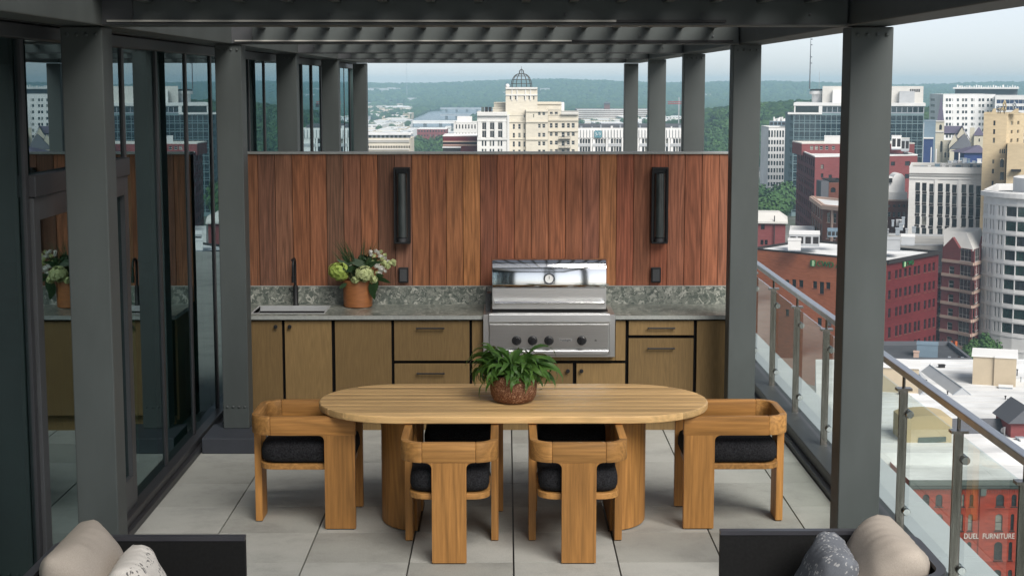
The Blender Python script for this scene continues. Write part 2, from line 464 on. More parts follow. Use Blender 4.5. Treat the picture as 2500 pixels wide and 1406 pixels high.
cw = thing('glass_curtain_wall', 'tall dark framed glass wall with a door, mirroring the city, left of the dining table', 'glass wall', (X_GLASS, 13, 0))
mull = [4.0, 4.97, 5.94, 6.9, 7.85, 8.87, 9.9, 10.85, 11.85, 12.85, 13.8, 14.75, 15.7, 16.68, 17.65, 18.6, 19.55, 20.5, 21.45, 22.4, 23.4, 24.3]
mb = MB(); mb.box(-2.44, 4.0, 2.985, -2.34, 24.3, 3.055); mb.build('header', M['dark_frame'], cw, bevel=0.004, seg=1)
mb = MB(); mb.box(-2.44, 4.0, 0.0, -2.305, 24.3, 0.045); mb.box(-2.43, 4.0, 0.0455, -2.335, 24.3, 0.10); mb.build('sill', M['dark_frame'], cw, bevel=0.004, seg=1)
mb0 = MB(); mb0.box(-0.05, -0.03, 0.10, 0.012, 0.03, 2.985); mmesh = mb0.mesh('mullion', M['dark_frame'], bevel=0.003, seg=1)
for y in mull: place('mullion', mmesh, cw, (0, y - 13, 0))
for k in range(len(mull) - 1):
    a, b2 = mull[k] + 0.03, mull[k + 1] - 0.03
    tilt = random.uniform(-0.0015, 0.0015)
    if 7.8 < a < 9.85:
        mb = MB(); mb.box(-2.406, a, 2.31, -2.400, b2, 2.985); mb.build('pane', M['wall_glass'], cw)
        mb = MB(); mb.box(-2.43, a, 2.20, -2.355, b2, 2.31); mb.build('door_header', M['dark_frame'], cw, bevel=0.004, seg=1)
        mb = MB(); mb.box(-2.425, a + 0.004, 0.10, -2.37, a + 0.105, 2.196); mb.box(-2.425, b2 - 0.105, 0.10, -2.37, b2 - 0.004, 2.196)
        mb.box(-2.425, a + 0.105, 2.08, -2.37, b2 - 0.105, 2.196); mb.box(-2.425, a + 0.105, 0.10, -2.37, b2 - 0.105, 0.30)
        dr = mb.build('door', M['gunmetal'], cw, bevel=0.003, seg=1)
        mb = MB(); mb.box(-2.404, a + 0.105, 0.30, -2.398, b2 - 0.105, 2.08); mb.build('pane', M['wall_glass'], dr)
    else:
        mb = MB(); mb.box(-2.406, a, 0.10, -2.400, b2, 2.985)
        p = mb.build('pane', M['wall_glass'], cw); p.rotation_euler = (0, 0, tilt * 0.6)

perg = thing('steel_pergola', 'charcoal painted steel pergola framing the terrace with bolted posts and overhead joists', 'pergola', (0, 15, 0))
ZB = 3.06
colx = [((-2.28, -2.065), (1.765, 1.985)), ((-2.19, -1.99), (1.71, 1.92)), ((-2.28, -2.08), (1.765, 1.975)), ((-2.27, -2.06), (1.755, 1.965)), ((-2.25, -2.05), (1.74, 1.94))]
for k, y in enumerate(COLY):
    for si, (x0, x1) in enumerate(colx[k]):
        z0 = 0.12 if (k == 1 and si == 0) else 0.0
        mb = MB(); mb.box(x0, y, z0, x1, y + 0.20, ZB - 0.006)
        c = mb.build('column', M['steel_paint'], perg, bevel=0.006, seg=2)
        mb = MB()
        for zz in ((ZB - 0.045, z0 + 0.17) if k < 2 else (ZB - 0.045,)):
            for q in range(4):
                bx = x0 + (x1 - x0) * (0.16 + 0.227 * q)
                mb.lathe([(0.010, 0.0), (0.010, -0.006), (0.006, -0.010), (0.0, -0.011)], (bx, y + 0.0005, zz), 8, 'y')
        mb.build('bolts', M['steel_paint'], c, smooth=True)['kind'] = 'stuff'
    xl, xr = colx[k][0][1], colx[k][1][0]
    mb = MB(); mb.box(-2.045, y - 0.015, ZB, 1.745, y + 0.215, ZB + 0.30)
    bm_ = mb.build('cross_beam', M['steel_paint'], perg, bevel=0.005, seg=2)
    mb = MB(); mb.box(-2.05, y - 0.028, ZB + 0.004, 1.75, y - 0.0155, ZB + 0.012)
    for bx in (-1.9, -0.9, 0.3, 1.0, 1.55):
        mb.lathe([(0.008, 0.0), (0.008, -0.006), (0.0, -0.008)], (bx, y - 0.0155, ZB + 0.055), 8, 'y')
    mb.build('screen_track', M['gunmetal'], bm_)
    if k < 2:
        xe2 = 0.56 if k == 0 else 0.49
        mb = MB(); mb.box(-2.03, y - 0.042, ZB + 0.017, xe2, y - 0.0155, ZB + 0.027); mb.build('light_strip', M['diffuser'], bm_)
        mb = MB(); mb.box(xe2 + 0.003, y - 0.040, ZB + 0.015, 1.12 if k == 0 else 1.70, y - 0.0155, ZB + 0.028); mb.build('screen_rail', M['black'], bm_)
    mb = MB(); mb.box(-2.058, y - 0.03, ZB + 0.002, -1.90, y - 0.0155, ZB + 0.30); mb.build('end_bracket', M['gunmetal'], bm_, bevel=0.003, seg=1)
edges = [2.6] + COLY
for si, (x0, x1) in enumerate(((-2.275, -2.055), (1.755, 1.985))):
    ys = [2.6] + [y + 0.1 for y in COLY]; ys[-1] = COLY[-1] + 0.22
    for k in range(len(ys) - 1):
        mb = MB(); mb.box(x0, ys[k] + 0.004, ZB, x1, ys[k + 1] - 0.004, ZB + 0.31)
        mb.build('side_beam', M['steel_paint'], perg, bevel=0.005, seg=2)
ys = [2.6] + COLY
for k in range(len(ys) - 1):
    y0, y1 = ys[k] + 0.217, ys[k + 1] - 0.017
    mb = MB(); mb.box(-0.022, y0, 0.115, 0.022, y1, 0.215)
    jm = mb.mesh('joist', M['steel_paint'])
    for q in range(16):
        place('joist', jm, perg, (-1.82 + 0.24 * q, -15, ZB))
    if k == 0:
        mb = MB(); mb.box(-2.04, 7.86, 0.222, 1.74, y1, 0.285); rfp = place('beam_shade', mb.mesh('beam_shade', M['gunmetal']), perg, (0, -15, ZB))  # box added above the joists, out of view, to darken the near beam
mb = MB(); mb.box(-2.045, 2.6, ZB, 1.745, 2.8, ZB + 0.30); mb.build('cross_beam', M['steel_paint'], perg, bevel=0.005)

pl = MB(); pl.box(-2.295, 11.61, 0.0, -1.88, 12.12, 0.12)
tag(pl.build('column_plinth', M['plinth'], bevel=0.006), 'low dark blue block under the second pergola post on the left', 'plinth')

rp = thing('lid_stripe_posts', 'charcoal steel posts added behind the viewer to mirror as dark stripes on the grill lid', 'pergola', (0.8, -4, 0))  # posts and beam added out of view to stripe the lid's reflection
for x0, x1 in ((0.12, 0.48), (0.63, 0.99), (1.20, 1.56)):
    mb = MB(); mb.box(x0, -4.3, 0.0, x1, -4.0, 10.5); mb.build('post', M['gunmetal'], rp)
mb = MB(); mb.box(-3.0, -4.32, 10.502, 3.0, -3.98, 10.8); mb.build('beam', M['steel_paint'], rp)
# ------------------------------------------------------------------ railing and outer ledge
curb = MB(); curb.box(2.17, 3.0, -0.3, 2.215, 25.5, 0.035); curb.box(2.215, 3.0, -0.3, 2.42, 25.5, 0.115)
tag(curb.build('terrace_curb', M['gunmetal'], bevel=0.006), kind='structure')
XR = 2.35
rail = thing('glass_railing', 'stainless steel railing with clear glass panels along the right edge of the terrace', 'railing', (XR, 10, 0))
mb = MB()
prof = rrect(-0.027, -0.021, 0.027, 0.021, 0.006, 2)
mb.prism([(XR + x, 1.085 + z) for x, z in prof], 3.0, 17.0, 'y')
mb.build('handrail', M['rail_steel'], rail)
posts = [4.7, 5.83, 6.95, 8.0, 9.14, 10.27, 11.4, 12.57, 13.7, 14.85, 16.0]
pm = MB()
pm.box(-0.024, -0.012, 0.115, 0.024, -0.004, 0.97); pm.box(-0.024, 0.004, 0.115, 0.024, 0.012, 0.97); pm.box(-0.018, -0.004, 0.115, 0.018, 0.004, 0.97)
pm.box(-0.045, -0.03, 0.97, 0.045, 0.03, 0.985); pm.tube([(0, 0, 0.985), (0, 0, 1.066)], 0.010, 8)
pmesh = pm.mesh('post', M['post_steel'])
cm = MB(); cm.lathe([(0.0, -0.012), (0.020, -0.012), (0.024, -0.006), (0.024, 0.010), (0.018, 0.016), (0.0, 0.016)], (0, 0, 0), 14, 'y')
cmesh = cm.mesh('clamp', M['polished'], smooth=True)
for y in posts:
    p = place('post', pmesh, rail, (0, y - 10, 0))
    for zz in (0.24, 0.83):
        for sy in (-0.03, 0.03):
            place('clamp', cmesh, p, (0.032, sy, zz))
for a, b2 in zip(posts[:-1], posts[1:]):
    mb = MB(); mb.box(XR + 0.012, a + 0.035, 0.135, XR + 0.022, b2 - 0.035, 0.955)
    g = mb.build('glass_panel', M['rail_glass'], rail); 
led = bpy.data.objects.new('ledge', None); COL.objects.link(led); tag(led, kind='structure')
for k in range(18):
    mb = MB(); mb.box(2.423, 3.0 + 1.25 * k, -0.16, 2.875, 4.236 + 1.25 * k, -0.08)
    mb.build('coping_panel', M['ledge'], led)
mb = MB(); mb.box(2.43, 2.0, -70, 2.84, 26, -0.165); mb.build('hotel_facade', M['gunmetal'], led)

# ------------------------------------------------------------------ plank wall
wall = thing('plank_wall', 'wall of upright brown hardwood boards behind the outdoor kitchen', 'wall', (0, 13.02, 0))
pc = [(100,62,42),(74,49,42),(98,66,52),(112,65,40),(114,67,44),(74,55,46),(98,60,46),(128,75,48),(60,39,32),(106,73,62),(120,73,44),(117,68,42),(127,79,46),(154,100,54),(94,50,38),(124,66,46),(123,70,46),(125,72,48),(130,72,46),(121,68,46),(117,68,54),(148,93,54),(126,62,46),(112,64,46),(130,66,48),(127,74,58),(111,58,42),(130,72,50),(110,64,48)]
WK = 1.8
mb0 = MB(); mb0.box(0.0015, 0.0, 0.96, 0.1390, 0.022, 2.186); plm = mb0.mesh('plank', M['plank'], bevel=0.0015, seg=1)
for k, c in enumerate(pc):
    x0 = -2.053 + 0.1413 * (k - 1)
    if k == len(pc) - 1:
        mb = MB(); mb.box(0.0015, 0.0, 0.96, 0.088, 0.022, 2.186); o = place('plank', mb.mesh('plank', M['plank']), wall, (x0, random.uniform(0, 0.002), 0))
    else: o = place('plank', plm, wall, (x0, random.uniform(-0.001, 0.003), 0))
    c = tuple(q + (w - q) * 0.48 for q, w in zip(c, (107, 74, 53)))
    l_ = lin(c); o.color = (l_[0] * WK, l_[1] * WK, l_[2] * WK, 1)
mb = MB(); mb.box(-2.19, 13.046, 0.0, 1.85, 13.16, 2.18); mb.build('backing', M['shadow_gap'], wall)
mb = MB(); mb.box(-2.19, 13.005, 2.188, 1.853, 13.19, 2.203); mb.build('cap', M['stone_edge'], wall, bevel=0.002, seg=1)

# ------------------------------------------------------------------ outdoor kitchen
kit = thing('outdoor_kitchen', 'long outdoor kitchen with oak cabinet fronts and grey green stone counter', 'kitchen', (0, 12.7, 0))
YD = 12.36
def kx(px): return (px - 1236) / 306.0
KX0, KX1 = -2.16, 1.83
mb = MB(); mb.box(KX0, 12.387, 0.13, -0.185, 13.0, 0.905); mb.box(0.862, 12.387, 0.13, KX1, 13.0, 0.905); mb.box(-0.185, 12.387, 0.13, 0.862, 13.0, 0.58)
mb.build('carcass', M['shadow_gap'], kit)
mb = MB(); mb.box(KX0 + 0.02, 12.43, 0.0, KX1 - 0.02, 12.99, 0.13); mb.build('toe_kick', M['oak'], kit)
mb = MB(); mb.box(KX0 - 0.018, 12.385, 0.10, KX0 - 0.001, 13.0, 0.905); mb.build('side_panel', M['oak'], kit)
def hbar(par, x0, x1, z):
    mb = MB(); mb.tube([(x0, YD - 0.028, z), (x1, YD - 0.028, z)], 0.0065, 8)
    for x in (x0 + 0.012, x1 - 0.012): mb.tube([(x, YD - 0.028, z), (x, YD + 0.001, z)], 0.005, 6)
    mb.build('handle', M['black'], par, smooth=True)
def knob(par, px, z):
    mb = MB(); mb.lathe([(0.007, 0.0), (0.007, -0.014), (0.016, -0.018), (0.016, -0.028), (0.0, -0.030)], (kx(px), YD, z), 16, 'y')
    mb.build('knob', M['black'], par, smooth=True)
def front(nm, px0, px1, z0, z1):
    mb = MB(); mb.box(kx(px0), YD, z0, kx(px1), YD + 0.022, z1)
    return mb.build(nm, M['oak'], kit, bevel=0.0015, seg=1)
d = front('door', 580, 690, 0.135, 0.898); knob(d, 676, 0.855)
d = front('door', 697, 810.5, 0.135, 0.898); knob(d, 710, 0.855)
front('panel', 819, 956, 0.135, 0.898)
d = front('drawer', 963, 1146, 0.578, 0.898); hbar(d, kx(1017), kx(1086), 0.842)
d = front('drawer', 963, 1146, 0.135, 0.553); hbar(d, kx(1017), kx(1086), 0.478)
front('panel', 1152.5, 1178.5, 0.578, 0.898); front('panel', 1502, 1526, 0.578, 0.898); front('panel', 1179.2, 1501.2, 0.578, 0.613)
front('door', 1152.5, 1274, 0.135, 0.553)
d = front('door', 1281, 1398, 0.135, 0.553); knob(d, 1386, 0.497)
d = front('door', 1407, 1526, 0.135, 0.553); knob(d, 1419, 0.497)
d = front('drawer', 1534, 1692, 0.782, 0.898); hbar(d, kx(1579), kx(1646), 0.842)
d = front('drawer', 1534, 1692, 0.135, 0.756); hbar(d, kx(1579), kx(1646), 0.679)
front('panel', 1700, 1796, 0.135, 0.898)
# counter: left run with the sink cut-out, right run
sx0, sx1, sy0, sy1 = -2.03, -1.46, 12.45, 12.86
mb = MB()
for (a, b2, c_, e) in ((KX0 - 0.02, 12.33, sx0, 12.995), (sx1, 12.33, -0.187, 12.995), (sx0, 12.33, sx1, sy0), (sx0, sy1, sx1, 12.995)):
    mb.box(a, b2 + 0.001, 0.913, c_, e, 0.945)
mb.build('countertop', M['stone'], kit)
mb = MB(); mb.box(0.864, 12.331, 0.913, KX1 + 0.005, 12.995, 0.945); mb.box(-0.187, 12.93, 0.913, 0.864, 12.995, 0.945); mb.build('countertop', M['stone'], kit)
mb = MB(); mb.box(KX0 - 0.02, 12.3275, 0.9135, -0.187, 12.3305, 0.9445); mb.box(0.864, 12.3275, 0.9135, KX1 + 0.005, 12.3305, 0.9445); mb.build('counter_edge', M['stone_edge'], kit)
mb = MB(); mb.box(KX0 - 0.02, 12.996, 0.913, KX1 + 0.005, 13.017, 1.090); mb.build('backsplash', M['stone'], kit)
mb = MB(); mb.box(KX0 - 0.02, 12.994, 1.0905, KX1 + 0.006, 13.018, 1.096); mb.build('backsplash_edge', M['stone_edge'], kit)
mb = MB()
mb.box(sx0 - 0.012, sy0 - 0.012, 0.9455, sx1 + 0.012, sy0, 0.949); mb.box(sx0 - 0.012, sy1, 0.9455, sx1 + 0.012, sy1 + 0.012, 0.949)
mb.box(sx0 - 0.012, sy0, 0.9455, sx0, sy1, 0.949); mb.box(sx1, sy0, 0.9455, sx1 + 0.012, sy1, 0.949)
q = 0.74
mb.face([(sx0, sy0, q), (sx1, sy0, q), (sx1, sy1, q), (sx0, sy1, q)])
for a, b2 in (((sx0, sy0), (sx1, sy0)), ((sx1, sy0), (sx1, sy1)), ((sx1, sy1), (sx0, sy1)), ((sx0, sy1), (sx0, sy0))):
    mb.face([(a[0], a[1], 0.9455), (b2[0], b2[1], 0.9455), (b2[0], b2[1], q), (a[0], a[1], q)])
mb.build('sink', M['sink_steel'], kit)

fc = thing('faucet', 'slim black sink faucet standing beside the flower pot on the left of the counter', 'faucet', (-1.745, 12.925, 0.945))
mb = MB(); mb.lathe([(0.026, 0), (0.026, 0.006), (0.021, 0.012), (0.021, 0.15), (0.017, 0.165), (0.0, 0.166)], (-1.745, 12.925, 0.9455), 16); mb.build('body', M['black'], fc, smooth=True)
pts = [(-1.745, 12.925, 1.11)] + [(-1.745, 12.925 - 0.07 + 0.07 * cos(a), 1.27 + 0.07 * sin(a)) for a in [k * pi / 10 for k in range(11)]] + [(-1.745, 12.785, 1.20)]
mb = MB(); mb.tube(pts, 0.0105, 10); mb.build('spout', M['black'], fc, smooth=True)
mb = MB(); mb.tube([(-1.766, 12.925, 1.06), (-1.78, 12.925, 1.06), (-1.80, 12.925, 1.085)], 0.006, 8); mb.build('lever', M['black'], fc, smooth=True)
mb = MB(); mb.tube([(-1.745, 12.785, 1.205), (-1.745, 12.785, 1.15)], 0.014, 10); mb.tube([(-1.755, 12.925, 1.325), (-1.775, 12.925, 1.315)], 0.012, 8); mb.build('spray_head', M['black'], fc, smooth=True)

# ------------------------------------------------------------------ grill
gr = thing('gas_grill', 'built-in stainless steel gas grill with domed lid and four black knobs', 'grill', (0.34, 12.6, 0.6))
gx0, gx1 = -0.183, 0.861
mb = MB(); YG = 12.30
mb.box(gx0, YG + 0.02, 0.615, gx1, 12.93, 0.955)
mb.build('body', M['stainless'], gr, bevel=0.003, seg=1)
mb = MB(); mb.box(gx0, YG, 0.617, gx0 + 0.045, YG + 0.0185, 0.957); mb.box(gx1 - 0.045, YG, 0.617, gx1, YG + 0.0185, 0.957)
mb.box(gx0 + 0.0455, YG, 0.617, gx1 - 0.0455, YG + 0.0185, 0.632); mb.build('trim_frame', M['stainless'], gr, bevel=0.002, seg=1)
pa = gx0 + 0.05; pb = gx1 - 0.05
mb = MB(); mb.prism([(YG - 0.012, 0.690), (YG + 0.016, 0.690), (YG + 0.016, 0.885), (YG - 0.022, 0.885)], pa, pb, 'x'); cp = mb.build('control_panel', M['stainless'], gr, bevel=0.004, seg=2)
mb = MB(); mb.prism([(YG - 0.036, 0.902), (YG - 0.022, 0.890), (YG + 0.016, 0.890), (YG + 0.016, 0.972), (YG - 0.024, 0.972), (YG - 0.034, 0.962)], pa - 0.004, pb + 0.006, 'x'); mb.build('bull_nose', M['stainless'], gr, bevel=0.003, seg=2)
mb = MB(); mb.prism([(YG - 0.018, 0.638), (YG + 0.016, 0.638), (YG + 0.016, 0.683), (YG - 0.004, 0.683), (YG - 0.018, 0.668)], pa, pb, 'x'); mb.build('drip_tray', M['stainless'], gr, bevel=0.003, seg=1)
km = MB(); km.lathe([(0.038, 0.0), (0.038, -0.004), (0.033, -0.006), (0.031, -0.034), (0.027, -0.040), (0.0, -0.041)], (0, 0, 0), 24, 'y'); km.box(-0.006, -0.052, -0.028, 0.006, -0.038, 0.028)
kmesh = km.mesh('knob', M['black'], smooth=True)
for px in (1261, 1300, 1340, 1420): place('knob', kmesh, gr, ((px - 1236) / 308.5 - 0.34, YG - 0.0125 - 12.6, 0.752 - 0.6))
mb = MB(); mb.box(0.417, YG - 0.0175, 0.742, 0.518, YG - 0.0125, 0.768); npl = mb.build('name_plate', M['stainless'], gr)
def text(name, s, size, mat, parent, loc, rot, ext=0.002, xs=1.0, align='CENTER'):
    c = bpy.data.curves.new(name, 'FONT'); c.body = s; c.size = size; c.extrude = ext; c.align_x = align; c.align_y = 'CENTER'
    c.materials.append(mat); o = bpy.data.objects.new(name, c); COL.objects.link(o)
    bpy.context.view_layer.update()
    me = bpy.data.meshes.new_from_object(o.evaluated_get(bpy.context.evaluated_depsgraph_get())); bpy.data.objects.remove(o); bpy.data.curves.remove(c)
    o = bpy.data.objects.new(name, me); COL.objects.link(o)
    o.location = loc; o.rotation_euler = rot; o.scale = (xs, 1, 1)
    if parent is not None:
        off = Vector((0, 0, 0)); q = parent
        while q is not None: off += q.location; q = q.parent
        o.location = Vector(loc) - off; o.parent = parent
    return o
text('lettering', 'TwinEagles', 0.021, M['black'], npl, (0.4675, YG - 0.0180, 0.755), (pi / 2, 0, 0), 0.0004, 0.9)
text('lettering', 'IR', 0.020, M['black'], cp, ((1454 - 1236) / 308.5, YG - 0.0185, 0.752), (pi / 2, 0, 0), 0.0004)
lx0, lx1 = -0.112, 0.792
prof = [(12.350, 1.166), (12.350, 1.190), (12.3525, 1.225), (12.356, 1.260), (12.360, 1.292), (12.366, 1.322), (12.376, 1.346), (12.392, 1.366), (12.415, 1.380), (12.445, 1.386), (12.60, 1.372), (12.86, 1.320), (12.90, 1.26), (12.90, 1.166)]
mb = MB(); mb.prism(prof[::-1], lx0, lx1, 'x'); lid = mb.build('lid', M['lid_steel'], gr, bevel=0.003, seg=2, smooth=50)
mb = MB(); mb.box(lx0, 12.364, 0.990, lx1, 12.90, 1.163); mb.build('lid_skirt', M['stainless'], lid, bevel=0.003, seg=2)
mb = MB(); mb.tube([(lx0 + 0.02, 12.295, 1.050), (lx1 - 0.02, 12.295, 1.050)], 0.0135, 14)
for x in (lx0 + 0.035, lx1 - 0.035): mb.box(x - 0.015, 12.295, 1.040, x + 0.015, 12.366, 1.062)
mb.build('handle', M['polished'], lid, smooth=True)
mb = MB(); mb.box(lx0 - 0.003, 12.345, 0.976, lx1 + 0.012, 12.90, 0.985); mb.build('lid_gasket', M['black'], gr)
mb = MB(); mb.lathe([(0.043, 0.0), (0.046, -0.012), (0.040, -0.020), (0.034, -0.020), (0.034, -0.014)], (0, 0, 0), 28, 'y'); th_m = mb.mesh('thermometer', M['polished'], smooth=True)
mb = MB(); mb.lathe([(0.0, -0.0150), (0.033, -0.0151)], (0, 0, 0), 24, 'y'); mb.box(-0.002, -0.0175, -0.003, 0.002, -0.0158, 0.022, 1); dl_m = mb.mesh('dial', [M['white_plastic'], M['black']])
th = place('thermometer', th_m, lid); th.location = Vector((0.339, 12.350, 1.235)) - Vector((0.34, 12.6, 0.6)); th.rotation_euler = (-0.16, 0.0, 0)
dl = place('dial', dl_m, th)
mb = MB(); mb.box(lx1, 12.52, 1.155, lx1 + 0.03, 12.55, 1.175); mb.build('lid_pin', M['polished'], lid)
# rotisserie motor bracket on the left flank
mb = MB(); mb.box(lx0 - 0.055, 12.50, 0.955, lx0 - 0.012, 12.62, 1.10); mb.tube([(lx0 - 0.05, 12.5, 1.10), (lx0 - 0.045, 12.5, 1.15), (lx0 - 0.02, 12.5, 1.15)], 0.007, 8); mb.build('side_bracket', M['gunmetal'], gr, bevel=0.004, seg=1)

# ------------------------------------------------------------------ wall lamps and sockets
M['smoke_glass'] = glass('smoke_glass', (0.42, 0.44, 0.44), 1.35, 0.0)
def sconce(x0, label):
    x1 = x0 + 0.134; z0, z1 = 1.455, 2.082; yb = 13.019
    t = thing('wall_lamp', label, 'wall lamp', ((x0 + x1) / 2, yb, z0), 'wall lamps on the plank wall')
    mb = MB(); mb.box(x0 + 0.01, yb - 0.018, z0 + 0.01, x1 - 0.01, yb - 0.001, z1 - 0.01); mb.build('back_plate', M['gunmetal'], t)
    mb = MB(); f = 0.014; y0 = yb - 0.105; y1 = yb - 0.019
    for (a, b2) in ((x0, x0 + f), (x1 - f, x1)):
        mb.box(a, y0, z0 + f, b2, y0 + f, z1 - f); mb.box(a, y1 - f, z0 + f, b2, y1, z1 - f)
    mb.box(x0, y0, z0, x1, y1, z0 + f); mb.box(x0, y0, z1 - f, x1, y1, z1)
    mb.build('frame', M['black'], t, bevel=0.002, seg=1)
    cx, cy = (x0 + x1) / 2, yb - 0.062
    mb = MB(); mb.tube([(cx, cy, z0 + 0.05), (cx, cy, z1 - 0.05)], 0.043, 24); mb.build('tube_shade', M['frost'], t, smooth=True)
    mb = MB(); mb.lathe([(0.036, 0), (0.036, 0.03), (0.020, 0.036), (0.0, 0.036)], (cx, cy, z0 + f), 16); mb.build('socket', M['gunmetal'], t, smooth=True)
M['frost'] = plain('frost', (0.035, 0.042, 0.042), 0.14, 0, 0.6, 0.5, 10, streak=(1, 1, 0.3))
sconce(-0.926, 'black box wall lamp with tube shade, above the flower pot side of the counter')
sconce(1.199, 'black box wall lamp with tube shade, on the boards right of the grill')
def socket(x0, label):
    t = thing('power_outlet', label, 'outlet', (x0 + 0.04, 13.02, 1.18), 'power outlets on the plank wall')
    mb = MB(); mb.box(x0, 12.985, 1.122, x0 + 0.082, 13.019, 1.250); mb.build('cover', M['black'], t, bevel=0.006, seg=2)
    mb = MB(); mb.box(x0 + 0.012, 12.981, 1.135, x0 + 0.070, 12.9845, 1.236); mb.build('flap', M['gunmetal'], t, bevel=0.002, seg=1)
socket(-0.897, 'black covered outlet on the boards beside the flower pot')
socket(1.205, 'black covered outlet on the boards right of the grill')
# ------------------------------------------------------------------ dining table
TY, TXC = 9.87, 0.045
tab = thing('dining_table', 'long oval slatted teak dining table with two half round pedestals', 'table', (TXC, TY, 0))
a_, r_ = 1.238, 0.525
ns = 9; sw = 2 * r_ / ns
for k in range(ns):
    y0 = -r_ + k * sw + (0.0035 if k else 0); y1 = -r_ + (k + 1) * sw - (0.0035 if k < ns - 1 else 0)
    q = 9; right = []
    for j in range(q + 1):
        y = y0 + (y1 - y0) * j / q
        right.append((a_ - r_ + sqrt(max(r_ * r_ - y * y, 0.0)), y))
    poly = right + [(-x, y) for x, y in reversed(right)]
    pts = []
    for p in poly:
        if not pts or (abs(p[0] - pts[-1][0]) + abs(p[1] - pts[-1][1])) > 1e-4: pts.append(p)
    mb = MB(); mb.prism(pts, 0.724, 0.770)
    # round the outer rim: bevel only what lies on the oval
    me = mb.mesh('slat', M['table_top'], weld=True)
    bm = bmesh.new(); bm.from_mesh(me)
    def onrim(e):
        for v in e.verts:
            x, y = abs(v.co.x), v.co.y
            dx = max(x - (a_ - r_), 0)
            if abs(sqrt(dx * dx + y * y) - r_) > 2e-3: return False
        return abs(e.verts[0].co.z - e.verts[1].co.z) < 1e-4
    ed = [e for e in bm.edges if onrim(e)]
    if ed: bmesh.ops.bevel(bm, geom=ed, offset=0.017, segments=4, affect='EDGES', clamp_overlap=True, profile=0.5)
    ed = [e for e in bm.edges if abs(e.verts[0].co.y - e.verts[1].co.y) < 1e-4 and abs(e.verts[0].co.x - e.verts[1].co.x) > 0.5 and e.verts[0].co.z > 0.765]
    if ed: bmesh.ops.bevel(bm, geom=ed, offset=0.005, segments=2, affect='EDGES', clamp_overlap=True)
    bm.to_mesh(me); bm.free()
    me.polygons.foreach_set('use_smooth', [True] * len(me.polygons)); me.set_sharp_from_angle(angle=radians(35))
    place('slat', me, tab)
for sx in (-1, 1):
    pts = []
    for k in range(21):
        w = -pi / 2 + pi * k / 20
        pts.append((sx * (0.60 + 0.245 * cos(w)), 0.345 * sin(w)))
    if sx < 0: pts = pts[::-1]
    mb = MB(); mb.prism(pts, 0.008, 0.723); me = mb.mesh('pedestal', M['teak_z'], smooth=30)
    place('pedestal', me, tab)
    mb = MB(); mb.prism([(x * 0.98 , y * 0.97) for x, y in pts], 0.0, 0.008); place('pedestal_foot', mb.mesh('pedestal_foot', M['black']), tab)

